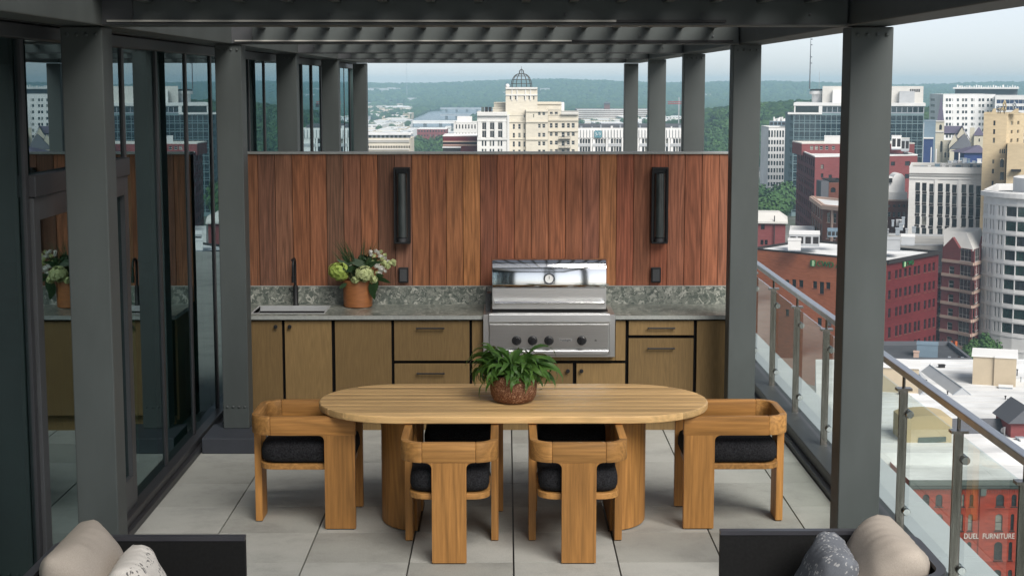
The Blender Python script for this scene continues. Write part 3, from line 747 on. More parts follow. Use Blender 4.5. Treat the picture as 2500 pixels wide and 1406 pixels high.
# ------------------------------------------------------------------ dining chairs
def make_chair():
    t = thing('dining_chair', 'x', 'chair', (0, 0, 0), 'teak dining chairs round the table')
    hw, th, rc, yb, yf = 0.285, 0.046, 0.13, -0.33, 0.33
    z0, z1 = 0.600, 0.717
    def band(o, i):            # closed ring section polygon from outer and inner outlines
        return o + i[::-1]
    def arc(cx, cy, r, a0, a1, n=9): return [(cx + r * cos(a0 + (a1 - a0) * k / n), cy + r * sin(a0 + (a1 - a0) * k / n)) for k in range(n + 1)]
    ri = rc - th
    def seg(nm, poly, mat, v):
        mb = MB(); mb.prism(poly, z0, z1); o = mb.build(nm, mat, t, bevel=0.006, seg=2, smooth=30); return o
    seg('back_rail', [(-hw + rc, yb), (hw - rc, yb), (hw - rc, yb + th), (-hw + rc, yb + th)], M['teak_x'], 0)
    for s in (-1, 1):
        o = arc(hw - rc, yb + rc, rc, -pi / 2, 0); i = arc(hw - rc, yb + rc, ri, -pi / 2, 0)
        poly = o + i[::-1]
        poly = [(x, y) for x, y in poly]
        if s < 0: poly = [(-x, y) for x, y in poly][::-1]
        seg('corner_rail', poly, M['teak_x'], 0)
        poly = rrect(hw - th, yb + rc, hw, yf, 0.004, 2)
        if s < 0: poly = [(-x, y) for x, y in poly][::-1]
        seg('arm', poly, M['teak_y'], 0)
        # side leg: a wide plank set flush under the arm, rounded where it meets the arm
        y0, y1, fr = 0.135, 0.325, 0.035
        prof = [(y0, 0.006), (y1, 0.006), (y1, z0), (y0 - fr, z0)] + [(y0 - fr + fr * sin(a), z0 - fr + fr * cos(a)) for a in [k * pi / 12 for k in range(1, 7)]]
        x0, x1 = (hw - th + 0.001, hw - 0.001) if s > 0 else (-hw + 0.001, -hw + th - 0.001)
        mb = MB(); mb.prism(prof, x0, x1, 'x'); leg = mb.build('leg', M['teak_z'], t, bevel=0.003, seg=1)
        mb = MB(); mb.box(x0 + 0.004, y0 + 0.01, 0, x1 - 0.004, y1 - 0.01, 0.006); mb.build('foot_pad', M['black'], leg)
    fr = 0.035; w = 0.10
    prof = [(-w, 0.006), (w, 0.006), (w, z0 - fr)] + [(w + fr - fr * cos(a), z0 - fr + fr * sin(a)) for a in [k * pi / 12 for k in range(1, 7)]]
    prof += [(-x, z) for x, z in reversed(prof[2:])]
    mb = MB(); mb.prism(prof, yb + 0.001, yb + th - 0.001, 'y'); leg = mb.build('back_leg', M['teak_z'], t, bevel=0.003, seg=1)
    mb = MB(); mb.box(-w + 0.01, yb + 0.006, 0, w - 0.01, yb + th - 0.006, 0.006); mb.build('foot_pad', M['black'], leg)
    mb = MB(); mb.prism(rrect(-0.237, -0.283, 0.237, 0.30, 0.10, 6), 0.372, 0.408); mb.build('seat', M['teak_x'], t, bevel=0.004, seg=2)
    mb = MB()                      # cushion: rounded slab, a little crowned
    rings = [(0.86, 0.409), (0.96, 0.420), (1.0, 0.448), (1.0, 0.490), (0.97, 0.525), (0.88, 0.545), (0.55, 0.556), (0.0, 0.560)]
    base = rrect(-0.232, -0.275, 0.232, 0.318, 0.09, 6); n = len(base); cy = 0.02
    for (s, z) in rings[:-1]: mb.v += [(x * s, cy + (y - cy) * s, z) for x, y in base]
    for q in range(len(rings) - 2):
        for k in range(n): mb.f.append((q * n + k, q * n + (k + 1) % n, (q + 1) * n + (k + 1) % n, (q + 1) * n + k)); mb.m.append(0); mb.uv.append(None)
    c = len(mb.v); mb.v.append((0, cy, 0.56)); q = len(rings) - 2
    for k in range(n): mb.f.append((q * n + k, q * n + (k + 1) % n, c)); mb.m.append(0); mb.uv.append(None)
    mb.f.append(tuple(range(n - 1, -1, -1))); mb.m.append(0); mb.uv.append(None)
    mb.build('cushion', M['fabric_black'], t, smooth=60)
    return t
ch0 = make_chair()
spots = [(-0.332, 9.19, 0.0, 'near side teak chair seen from behind, left one of the two'),
         (0.420, 9.19, 0.0, 'near side teak chair seen from behind, right one of the two'),
         (-1.268, 9.86, -pi / 2, 'teak dining chair at the left end of the table, nearest the glass wall'),
         (1.432, 9.86, pi / 2, 'teak dining chair at the right end of the table, nearest the railing'),
         (-0.305, 10.31, pi, 'left of the two teak chairs on the far side of the table'),
         (0.440, 10.31, pi, 'right of the two teak chairs on the far side of the table')]
for k, (x, y, rz, lab) in enumerate(spots):
    c = ch0 if k == 0 else copy_tree(ch0)
    c.location = (x, y, 0); c.rotation_euler = (0, 0, rz); c['label'] = lab

# ------------------------------------------------------------------ fern on the table
fx, fy, fz = 0.045, 9.80, 0.7705
fern = thing('potted_fern', 'bushy green fern in a carved brown clay bowl on the dining table', 'plant', (fx, fy, fz))
mb = MB()
mb.lathe([(0.095, 0.0), (0.125, 0.012), (0.143, 0.045), (0.150, 0.095), (0.146, 0.140), (0.134, 0.172), (0.126, 0.176), (0.124, 0.168), (0.10, 0.150), (0.0, 0.150)], (fx, fy, fz), 36)
mb.build('pot', M['clay'], fern, smooth=60)
def strap_leaf(L, w, rise, droop, n=7, wav=0.0):
    mb = MB(); vs = []
    x = z = 0.0; ang = rise; ds = L / n; prev = None
    rng = random.Random(int(L * 1e4) + int(droop * 100))
    for i in range(n + 1):
        s = i / n
        ww = w * (0.35 + 0.65 * sin(pi * min(1, 0.18 + s * 0.80))) * (1 - s ** 3 * 0.9)
        tw = 0.35 * sin(s * 5 + L * 40)
        off = Vector((0, cos(tw), sin(tw)))
        c = Vector((x, wav * sin(s * 7), z))
        cur = [c - off * ww, c + Vector((0, 0, -0.25 * ww)), c + off * ww]
        b = len(vs); vs += cur
        ang -= droop / n * (1 + s); x += ds * cos(ang); z += ds * sin(ang)
    fs = []
    for i in range(n):
        for k in range(2): fs.append((i * 3 + k, i * 3 + k + 1, i * 3 + k + 4, i * 3 + k + 3))
    mb.faces(vs, fs)
    return mb
lms = []
for k in range(16):
    L = 0.15 + 0.011 * k
    lms.append(strap_leaf(L, random.uniform(0.019, 0.029), random.uniform(0.75, 1.3), random.uniform(1.5, 2.7), 7, random.uniform(-0.028, 0.028)).mesh('leaf', M['fern'], smooth=60))
for k in range(230):
    a = random.uniform(0, 2 * pi); r = 0.105 * sqrt(random.random())
    side = abs(cos(a)); front = max(0, -sin(a))
    q = random.random()
    o = place('leaf', lms[min(15, int(random.random() * (10 + 6 * side)))] if q > 0.25 else random.choice(lms), fern)
    o.location = (r * cos(a), r * sin(a), 0.160 + random.uniform(-0.015, 0.07))
    s = random.uniform(0.75, 1.05) * (1.0 + 0.22 * side * side) * (1 - 0.22 * front)
    o.rotation_euler = (random.uniform(-0.6, 0.6), random.uniform(-0.55, 0.25), a + random.uniform(-0.7, 0.7)); o.scale = (s, s, s)

# ------------------------------------------------------------------ flower arrangement on the counter
px0 = (874 - 1236) / 296.5; py0 = 12.835
fl = thing('flower_arrangement', 'green hydrangeas, white blooms and tall grasses in a copper brown pot', 'flowers', (px0, py0, 0.9455))
mb = MB(); mb.lathe([(0.105, 0), (0.117, 0.008), (0.121, 0.10), (0.121, 0.222), (0.114, 0.224), (0.112, 0.20), (0.0, 0.20)], (px0, py0, 0.9455), 36); mb.build('pot', M['copper_pot'], fl, smooth=50)
def bloom(c, r, mat, n, pet=0.016, squash=0.85):
    mb = MB(); rng = random.Random(int(c[0] * 1000) + n)
    for k in range(n):
        u = rng.uniform(-1, 1); a = rng.uniform(0, 2 * pi); q = sqrt(1 - u * u)
        nrm = Vector((q * cos(a), q * sin(a), u)); rr = r * rng.uniform(0.72, 1.02)
        p = Vector(c) + Vector((nrm.x * rr, nrm.y * rr, nrm.z * rr * squash))
        t1 = nrm.orthogonal().normalized(); t2 = nrm.cross(t1); w0 = rng.uniform(0, pi)
        for j in range(4):
            w = w0 + j * pi / 2; d1 = t1 * cos(w) + t2 * sin(w); d2 = t1 * -sin(w) + t2 * cos(w)
            s = pet * rng.uniform(0.8, 1.2)
            mb.face([p, p + d1 * s * 0.7 + d2 * s * 0.5 + nrm * s * 0.25, p + d1 * s * 1.15 + nrm * s * 0.1, p + d1 * s * 0.7 - d2 * s * 0.5 + nrm * s * 0.25])
    mb.lathe([(0.0, -r * 0.7 * squash), (r * 0.6, -r * 0.35 * squash), (r * 0.72, 0), (r * 0.6, r * 0.35 * squash), (0.0, r * 0.7 * squash)], c, 10)
    o = mb.build('bloom', mat, fl); o['kind'] = 'stuff'; return o
def fxz(px, py, dy=0.0): return (((px - 1236) / 297.5), py0 + dy, HC - (py - 203) * (12.73 + 0.13) / 3873)
bloom(fxz(829, 663, -0.05), 0.090, M['bloom_green'], 190)
bloom(fxz(893, 667, -0.12), 0.076, M['bloom_pale'], 150)
bloom(fxz(871, 681, -0.13), 0.030, M['bloom_pale'], 40); bloom(fxz(914, 681, -0.10), 0.032, M['bloom_pale'], 45)
bloom(fxz(886, 635, 0.0), 0.040, M['leaf_dark'], 50)
for (px, py, r) in ((920, 648, 0.024), (932, 657, 0.026), (938, 642, 0.024), (947, 650, 0.022), (926, 668, 0.02), (954, 642, 0.016), (962, 640, 0.012)):
    bloom(fxz(px, py, -0.04), r, M['bloom_white'] if px < 935 else M['bloom_pale'], 24, 0.014)
for (px, py) in ((906, 615), (918, 613), (908, 622), (928, 626), (935, 627), (850, 656), (856, 650)):
    bloom(fxz(px, py, -0.03), 0.010, M['bloom_white'], 8, 0.012)
root_p = Vector((px0, py0, 1.16))
mb = MB()
for (px, py) in ((920, 650), (945, 645), (910, 617), (930, 628), (880, 640), (850, 655), (960, 640), (925, 615)):
    e = Vector(fxz(px, py, -0.02)); mb.tube([root_p + Vector((random.uniform(-0.05, 0.05), 0, -0.02)), (root_p + e) / 2 + Vector((0, 0, 0.01)), e], 0.0022, 5)
mb.build('stems', M['grass_blade'], fl)
for k in range(74):
    tx = random.choice([random.uniform(806, 858), random.uniform(806, 850), random.uniform(885, 938)])
    ty = random.uniform(575, 640) if tx < 870 else random.uniform(572, 612)
    e = Vector(fxz(tx, ty, random.uniform(-0.06, 0.08))); s0 = root_p + Vector((random.uniform(-0.05, 0.05), random.uniform(-0.04, 0.04), -0.02))
    mid = (s0 + e) / 2 + Vector((0, random.uniform(-0.02, 0.02), 0.03)); w = random.uniform(0.0022, 0.0046)
    mb = MB(); mb.faces([s0 - Vector((w, 0, 0)), s0 + Vector((w, 0, 0)), mid + Vector((w, 0, 0)), mid - Vector((w, 0, 0)), e], [(0, 1, 2, 3), (3, 2, 4)])
    mb.build('grass_blade', M['grass_blade'] if random.random() < 0.45 else M['leaf_dark'], fl)
def leafat(px, py, L, w, ang, dy=-0.06):
    p = Vector(fxz(px, py, dy)); d1 = Vector((cos(ang), 0, sin(ang))); d2 = Vector((-sin(ang), -0.35, cos(ang)))
    mb = MB(); pts = []
    for s, q in ((0, 0), (0.2, 0.75), (0.5, 1), (0.8, 0.6), (1, 0)): pts.append((p + d1 * (L * s), d2 * (w * q)))
    top = [a + b for a, b in pts]; bot = [a - b for a, b in pts]
    vs = [pts[0][0]] + top[1:4] + [pts[4][0]] + bot[3:0:-1]
    mb.face(vs); mb.build('leaf', M['leaf_dark'], fl)
rl_ = random.Random(31)
for k in range(34):
    px, py = rl_.choice([(850, 660), (858, 645), (866, 655), (880, 648), (895, 652), (908, 660), (900, 640), (915, 668), (845, 672)])
    an = rl_.choice([rl_.uniform(0.3, 1.4), rl_.uniform(1.6, 2.9), rl_.uniform(-0.8, 0.3), rl_.uniform(2.6, 3.6)])
    leafat(px + rl_.uniform(-6, 6), py + rl_.uniform(-8, 8), rl_.uniform(0.06, 0.13), rl_.uniform(0.009, 0.020), an, rl_.uniform(-0.10, 0.02))
for (px, py, L, w, an) in ((905, 688, 0.15, 0.030, -1.30), (922, 676, 0.15, 0.026, -1.75), (912, 690, 0.13, 0.022, -1.55), (850, 690, 0.08, 0.018, 3.7)):
    leafat(px, py, L, w, an, -0.11)
for k in range(16):
    px, py = rl_.uniform(900, 962), rl_.uniform(612, 668)
    bloom(fxz(px, py, rl_.uniform(-0.06, 0.02)), rl_.uniform(0.008, 0.014), M['bloom_white'] if rl_.random() < 0.3 else M['bloom_pale'], 9, 0.012)

# ------------------------------------------------------------------ lounge seats with pillows at the bottom corners
def lounge(name_lab, xf, xb, y0, y1, zt):       # open at xf, rounded back at xb
    t = thing('lounge_chair', name_lab, 'lounge chair', ((xf + xb) / 2, (y0 + y1) / 2, 0), 'black lounge chairs facing each other')
    s = 1 if xb > xf else -1; r = 0.20; th = 0.035
    def path(ins):
        X = lambda v: xf + s * v
        D = abs(xb - xf)
        pts = [(X(0), y1 - ins)]
        for k in range(9):
            a = pi / 2 - pi / 2 * k / 8; pts.append((X(D - r + (r - ins) * cos(a)), y1 - r + (r - ins) * sin(a)))
        for k in range(9):
            a = -pi / 2 * k / 8; pts.append((X(D - r + (r - ins) * cos(a)), y0 + r + (r - ins) * sin(a)))
        pts.append((X(0), y0 + ins)); return pts
    o, i = path(0), path(th)
    def shell(zA, zB, nm, mat, gx=0.0):
        oo, ii = path(-gx), path(th + gx)
        mb = MB(); n = len(oo)
        for k in range(n - 1):
            a, b2, c_, d_ = oo[k], oo[k + 1], ii[k + 1], ii[k]
            for zz, fl_ in ((zB, 0), (zA, 1)):
                mb.face([(p[0], p[1], zz) for p in ((a, b2, c_, d_) if fl_ else (d_, c_, b2, a))])
            mb.face([(a[0], a[1], zA), (a[0], a[1], zB), (b2[0], b2[1], zB), (b2[0], b2[1], zA)])
            mb.face([(d_[0], d_[1], zA), (c_[0], c_[1], zA), (c_[0], c_[1], zB), (d_[0], d_[1], zB)])
        for k in (0, n - 1):
            a, d_ = oo[k], ii[k]; mb.face([(a[0], a[1], zA), (d_[0], d_[1], zA), (d_[0], d_[1], zB), (a[0], a[1], zB)])
        return mb.build(nm, mat, t, smooth=40, weld=True)
    shell(0.10, zt - 0.022, 'side_shell', M['mesh_black']); shell(zt - 0.021, zt, 'top_rail', M['frame_grey'], 0.004)
    shell(0.06, 0.099, 'base_rail', M['frame_grey'], 0.003)
    xa, xz = sorted((xf + s * 0.01, xb - s * 0.06))
    mb = MB(); mb.prism(rrect(xa, y0 + 0.05, xz, y1 - 0.05, 0.06, 4), 0.22, 0.27); mb.build('seat_deck', M['weave'], t)
    for xx in (xf + s * 0.06, xb - s * 0.16):
        for yy in (y0 + 0.05, y1 - 0.05):
            mb = MB(); mb.box(xx - 0.02, yy - 0.02, 0.0, xx + 0.02, yy + 0.02, 0.062); mb.build('leg', M['frame_grey'], t)
    return t
lounge('black lounge chair holding a tan and a slate grey pillow', 1.04, 1.97, 6.66, 7.46, 0.615)
lounge('black lounge chair holding a tan and a white printed pillow', -1.255, -2.13, 6.50, 7.37, 0.615)
def pillow(label, mat, W, H, T, top_c, ydir, lean, s, n=26, pinch=0.045, seed=1, group=None, roll=0.0):
    rng = random.Random(seed); ph = [rng.uniform(0, 6.28) for _ in range(8)]
    vs = []; fs = []
    def pt(u, v, side):
        x = u * W / 2 * (1 - pinch * (1 - v * v) * abs(u)) * (1 - 0.07 * v ** 6); y = v * H / 2 * (1 - pinch * (1 - u * u) * abs(v)) * (1 - 0.07 * u ** 6)
        th_ = T / 2 * ((1 - u ** 4) ** 0.5) * ((1 - v ** 4) ** 0.5)
        edge = min(1.0, 3.2 * (1 - abs(u)) ) * 1.0
        wr = 0.010 * sin(9 * u + 5 * v + ph[0]) * (abs(u * v)) + 0.004 * sin(11 * v - 6 * u + ph[1]) * abs(u) ** 2
        wr += 0.006 * sin(23 * u + 4 * v + ph[2]) * abs(v) ** 3
        return (x, y, side * (th_ + wr * (1 if th_ > 0.004 else 0)) )
    N = n + 1
    for side in (1, -1):
        for j in range(N):
            for i in range(N): vs.append(pt(-1 + 2 * i / n, -1 + 2 * j / n, side))
    for q, side in enumerate((1, -1)):
        b = q * N * N
        for j in range(n):
            for i in range(n):
                f = (b + j * N + i, b + j * N + i + 1, b + (j + 1) * N + i + 1, b + (j + 1) * N + i)
                fs.append(f if side == 1 else f[::-1])
    mb = MB(); mb.faces(vs, fs); me = mb.mesh('pillow', mat, weld=True, smooth=75)
    o = place('pillow', me); tag(o, label, 'pillow', group)
    # local x -> world Y, local y -> up the lean, local z -> the face, turned towards the middle of the terrace
    up = Vector((s * sin(lean), 0, cos(lean))); wd = Vector((0, 1, 0)) * (1 if s < 0 else 1)
    if roll: 
        from mathutils import Matrix
        nn = Vector((-s * cos(lean), 0, sin(lean))); R = Matrix.Rotation(roll, 3, nn); up = R @ up; wd = R @ wd
    nz = wd.cross(up)
    from mathutils import Matrix
    mt = Matrix((wd, up, nz)).transposed().to_4x4()
    mt.translation = Vector(top_c) - up * (H / 2)
    o.matrix_world = mt
    bpy.context.view_layer.update()
    return o
pillow('plain tan pillow leaning in the left lounge chair', M['linen'], 0.66, 0.50, 0.27, (-2.02, 6.98, 0.72), 1, 0.50, -1, seed=3, group='pillows on the lounge chairs')
pillow('white pillow printed with dark flecks, in front of the tan one on the left', M['print_white'], 0.40, 0.40, 0.20, (-1.73, 6.90, 0.655), 1, 0.42, -1, seed=5, group='pillows on the lounge chairs', roll=0.05)
pillow('plain tan pillow leaning in the right lounge chair beside the railing', M['linen'], 0.68, 0.52, 0.30, (1.86, 7.13, 0.70), 1, 0.50, 1, seed=8, group='pillows on the lounge chairs')
pillow('slate grey pillow with pale print, in front of the tan one on the right', M['print_grey'], 0.44, 0.40, 0.20, (1.56, 7.08, 0.655), 1, 0.42, 1, seed=11, group='pillows on the lounge chairs', roll=-0.05)
# ------------------------------------------------------------------ city
def facade_mat(name, c, var=0.12, sx=0.35, sz=1.6, rough=0.85, var2=0.06):
    t = NT(name)
    a = t.noise(t.coord('UV', (sx, sz, 1)), 1.0, 6, 0.65)
    b = t.noise(t.coord('Object', (0.08, 0.08, 0.08)), 1.0, 3)
    c1 = t.ramp(a, [(0.3, tuple(x * (1 - var) for x in c)), (0.7, tuple(min(1, x * (1 + var)) for x in c))])
    c2 = t.ramp(b, [(0.3, 1 - var2 * 2), (0.7, 1 + var2)])
    t.bsdf(t.mix(1, c1, c2, 'MULTIPLY'), rough, 0, 0.08); return t.mat
C = {}
C['orange_brick'] = facade_mat('orange_brick', (0.36, 0.120, 0.060), 0.22, 0.5, 3.0)
C['red_brick'] = facade_mat('red_brick', (0.115, 0.019, 0.021), 0.22, 0.5, 3.0)
C['rose_brick'] = facade_mat('rose_brick', (0.195, 0.060, 0.060), 0.15, 0.5, 3.0)
C['plum_brick'] = facade_mat('plum_brick', (0.110, 0.018, 0.024), 0.16, 0.5, 3.0)
C['scarlet_brick'] = facade_mat('scarlet_brick', (0.31, 0.045, 0.026), 0.30, 0.6, 2.4)
C['brown_brick'] = facade_mat('brown_brick', (0.155, 0.060, 0.042), 0.2, 0.5, 3.0)
C['cream_stone'] = facade_mat('cream_stone', (0.62, 0.57, 0.47), 0.10, 0.4, 1.5)
C['pale_stone'] = facade_mat('pale_stone', (0.66, 0.65, 0.62), 0.08, 0.4, 1.5)
C['tan_stone'] = facade_mat('tan_stone', (0.56, 0.45, 0.29), 0.10, 0.4, 1.5)
C['tan_stucco'] = facade_mat('tan_stucco', (0.48, 0.40, 0.29), 0.06, 0.4, 0.6)
C['yellow_stucco'] = facade_mat('yellow_stucco', (0.44, 0.36, 0.22), 0.08, 0.4, 0.6)
C['church_stone'] = facade_mat('church_stone', (0.56, 0.52, 0.41), 0.10, 0.4, 1.5)
C['white_panel'] = facade_mat('white_panel', (0.74, 0.73, 0.71), 0.05, 0.3, 0.6)
C['grey_panel'] = facade_mat('grey_panel', (0.42, 0.43, 0.44), 0.08, 0.3, 0.6)
C['white_roof'] = facade_mat('white_roof', (0.72, 0.72, 0.71), 0.16, 0.10, 0.35, 0.8, 0.16)
C['dark_roof'] = facade_mat('dark_roof', (0.075, 0.078, 0.085), 0.2, 0.1, 0.2)
C['gravel_roof'] = facade_mat('gravel_roof', (0.34, 0.33, 0.31), 0.2, 0.1, 0.2)
C['slate'] = facade_mat('slate', (0.115, 0.118, 0.13), 0.15, 2.0, 4.0)
C['purple_slate'] = facade_mat('purple_slate', (0.120, 0.105, 0.150), 0.12, 2.0, 4.0)
C['trim_dark'] = facade_mat('trim_dark', (0.035, 0.030, 0.030), 0.1)
C['trim_pale'] = facade_mat('trim_pale', (0.60, 0.58, 0.54), 0.08)
C['trim_sand'] = facade_mat('trim_sand', (0.50, 0.36, 0.29), 0.08)
C['verdigris'] = facade_mat('verdigris', (0.11, 0.13, 0.12), 0.15)
C['tower_frame'] = facade_mat('tower_frame', (0.17, 0.235, 0.25), 0.08)
C['navy_panel'] = facade_mat('navy_panel', (0.035, 0.055, 0.16), 0.15)
C['metal_grey'] = facade_mat('metal_grey', (0.33, 0.36, 0.39), 0.08)
C['metal_blue'] = facade_mat('metal_blue', (0.17, 0.23, 0.28), 0.1)
def winglass(name, c, rough=0.12, spec=0.7):
    t = NT(name); oi = t.n('ShaderNodeObjectInfo')
    f = t.noise(t.coord('Object', (0.8, 0.8, 0.8), True), 1.0, 2)
    t.bsdf(t.ramp(f, [(0.35, tuple(x * 0.6 for x in c)), (0.7, tuple(x * 1.5 for x in c))]), rough, 0, spec); return t.mat
G = [winglass('pane_dark', (0.012, 0.014, 0.018)), winglass('pane_mid', (0.030, 0.036, 0.040)), winglass('pane_blind', (0.16, 0.16, 0.14), 0.4, 0.4)]
G_T = winglass('pane_teal', (0.012, 0.026, 0.034), 0.06, 0.9)
G_N = winglass('pane_navy', (0.014, 0.028, 0.085), 0.1, 0.7)
G_G = winglass('pane_green', (0.020, 0.050, 0.042), 0.1, 0.8)

class Face:
    """a vertical wall from a to b (plan), outside on its right hand"""
    def __init__(self, a, b, z0, z1):
        self.a = Vector((a[0], a[1])); self.b = Vector((b[0], b[1])); self.d = (self.b - self.a)
        self.L = self.d.length; self.d = self.d / self.L; self.z0, self.z1 = z0, z1
        self.ang = atan2(self.d.y, self.d.x); self.inn = Vector((-self.d.y, self.d.x))
        self.w = []
    def at(self, px, py):
        r = ray(px, py); # t*r.xy = a + s*d
        det = r.x * (-self.d.y) + self.d.x * r.y
        t = (self.a.x * (-self.d.y) + self.d.x * self.a.y) / det
        p = Vector((r.x * t, r.y * t)) - self.a
        return p.dot(self.d), HC + r.z * t
    def px(self, px0, py0, px1, py1, style='plain', g=None):
        um, vm = (px0 + px1) / 2, (py0 + py1) / 2
        u0 = self.at(px0, vm)[0]; u1 = self.at(px1, vm)[0]; v1 = self.at(um, py0)[1]; v0 = self.at(um, py1)[1]
        self.w.append((round(u0, 2), round(u1, 2), round(v0, 2), round(v1, 2), style, g)); return self
    def grid(self, us, vs, style='plain', g=None, skip=None):
        for i, (u0, u1) in enumerate(us):
            for j, (v0, v1) in enumerate(vs):
                if skip and skip(i, j): continue
                self.w.append((round(u0, 2), round(u1, 2), round(v0, 2), round(v1, 2), style, g))
        return self
def even(n, a, b, frac):            # n openings between a and b, each frac of its bay
    w = (b - a) / n
    return [(a + w * (k + 0.5 - frac / 2), a + w * (k + 0.5 + frac / 2)) for k in range(n)]

wcache = {}
def win_mesh(w, h, style, g, wallmat, framemat, dep):
    key = (round(w, 1), round(h, 1), style, g.name, wallmat.name, framemat.name, dep)
    if key in wcache: return wcache[key]
    mb = MB(); y = dep
    mb.face([(0, y, 0), (w, y, 0), (w, y, h), (0, y, h)], 0)
    f = min(0.09, w * 0.08)
    if style != 'bare':
        for (x0, z0, x1, z1) in ((0, 0, f, h), (w - f, 0, w, h), (f, 0, w - f, f), (f, h - f, w - f, h)):
            mb.box(x0, y - 0.06, z0, x1, y - 0.005, z1, 1)
        if h > 1.3 and style in ('plain', 'arch', 'sash'):
            mb.box(f, y - 0.055, h * 0.48, w - f, y - 0.005, h * 0.48 + f, 1)
        if style == 'twin': mb.box(w / 2 - f / 2, y - 0.055, f, w / 2 + f / 2, y - 0.005, h - f, 1)
        if style == 'multi':
            for k in (1, 2): mb.box(w * k / 3 - f / 3, y - 0.055, f, w * k / 3 + f / 3, y - 0.005, h - f, 1)
            mb.box(f, y - 0.05, h * 0.33, w - f, y - 0.004, h * 0.33 + f * 0.6, 1)
    if style == 'arch':
        n = 6; r = w / 2; rise = min(r, h * 0.4)
        for s in (-1, 1):
            pts = [(r + s * r, h)] + [(r + s * r * cos(a), h - rise + rise * sin(a)) for a in [k * pi / 2 / n for k in range(n + 1)]]
            pts = [(x, z) for x, z in pts]
            if s < 0: pts = pts[::-1]
            mb.prism(pts, -0.005 , y - 0.01, 'y', 2)
    wcache[key] = mb.mesh('window', [g, framemat, wallmat]); return wcache[key]

def add_faces(root, faces, mats, framemat=None, dep=0.25, wname='window', sill=None, seed=0):
    rng = random.Random(seed + len(faces) * 7 + int(faces[0].L * 10))
    framemat = framemat or C['trim_pale']
    o = root.location
    for fi, F in enumerate(faces):
        mat = mats[fi] if isinstance(mats, (list, tuple)) else mats
        mb = MB(); W = F.w
        us = sorted(set([0.0, F.L] + [u for w in W for u in w[:2] if 0 < u < F.L])); vs = sorted(set([F.z0, F.z1] + [v for w in W for v in w[2:4] if F.z0 < v < F.z1]))
        def pt(u, v, dd=0.0):
            p = F.a + F.d * u + F.inn * dd; return (p.x, p.y, v)
        for i in range(len(us) - 1):
            for j in range(len(vs) - 1):
                uc, vc = (us[i] + us[i + 1]) / 2, (vs[j] + vs[j + 1]) / 2
                if any(w[0] < uc < w[1] and w[2] < vc < w[3] for w in W): continue
                a, b2, c_, e = us[i], us[i + 1], vs[j], vs[j + 1]
                mb.face([pt(a, c_), pt(b2, c_), pt(b2, e), pt(a, e)], 0, [(a, c_), (b2, c_), (b2, e), (a, e)])
        for (u0, u1, v0, v1, st, g) in W:
            q = dep + 0.02
            mb.face([pt(u0, v0), pt(u0, v0, q), pt(u0, v1, q), pt(u0, v1)][::-1], 0); mb.face([pt(u1, v0), pt(u1, v0, q), pt(u1, v1, q), pt(u1, v1)], 0)
            mb.face([pt(u0, v1), pt(u0, v1, q), pt(u1, v1, q), pt(u1, v1)][::-1], 0); mb.face([pt(u0, v0), pt(u0, v0, q), pt(u1, v0, q), pt(u1, v0)], 0)
            if sill:
                z = 0.14; e = 0.12; s0, s1 = pt(u0 - e, v0 - z, -0.10), pt(u1 + e, v0 - z, -0.10)
                s2, s3 = pt(u1 + e, v0 - z, -0.002), pt(u0 - e, v0 - z, -0.002)
                vv = [s0, s1, s2, s3] + [(p[0], p[1], p[2] + z) for p in (s0, s1, s2, s3)]
                mb.faces(vv, [(3, 2, 1, 0), (4, 5, 6, 7), (0, 1, 5, 4), (1, 2, 6, 5), (2, 3, 7, 6), (3, 0, 4, 7)], 1)
        mb.build('wall', [mat, sill or mat], root)
        for (u0, u1, v0, v1, st, g) in W:
            r = rng.random()
            gg = g or (G[0] if r < 0.55 else G[1] if r < 0.85 else G[2])
            me = win_mesh(u1 - u0, v1 - v0, st, gg, mat, framemat, dep)
            p = F.a + F.d * u0
            place(wname, me, root, Vector((p.x, p.y, v0)) - o, F.ang)
def roof_poly(root, pts, z, mat, name='roof', edge=None, ew=0.35, eh=0.5, top=None, edge_name='parapet'):
    mb = MB(); mb.face([(p[0], p[1], z) for p in pts], 0, [(p[0], p[1]) for p in pts]); mb.build(name, mat, root)
    if edge is not None:
        mb = MB(); n = len(pts); c = Vector((sum(p[0] for p in pts) / n, sum(p[1] for p in pts) / n))
        q = [Vector((p[0], p[1])) for p in pts]
        inn = [];out = []
        for k in range(n):
            a, b2, c_ = q[k - 1], q[k], q[(k + 1) % n]
            d1 = (b2 - a).normalized(); d2 = (c_ - b2).normalized()
            n1 = Vector((-d1.y, d1.x)); n2 = Vector((-d2.y, d2.x)); m = (n1 + n2); m = m / max(0.3, m.length_squared) * 2
            inn.append(b2 + m * ew); out.append(b2 - m * 0.08)
        zt = top if top is not None else z + eh
        for k in range(n):
            k2 = (k + 1) % n
            A, B, Cc, D = out[k], out[k2], inn[k2], inn[k]
            mb.face([(A.x, A.y, zt), (B.x, B.y, zt), (Cc.x, Cc.y, zt), (D.x, D.y, zt)])
            mb.face([(D.x, D.y, z), (D.x, D.y, zt), (Cc.x, Cc.y, zt), (Cc.x, Cc.y, z)])
            mb.face([(A.x, A.y, zt - 0.35), (B.x, B.y, zt - 0.35), (B.x, B.y, zt), (A.x, A.y, zt)])
        mb.build(edge_name, edge, root)
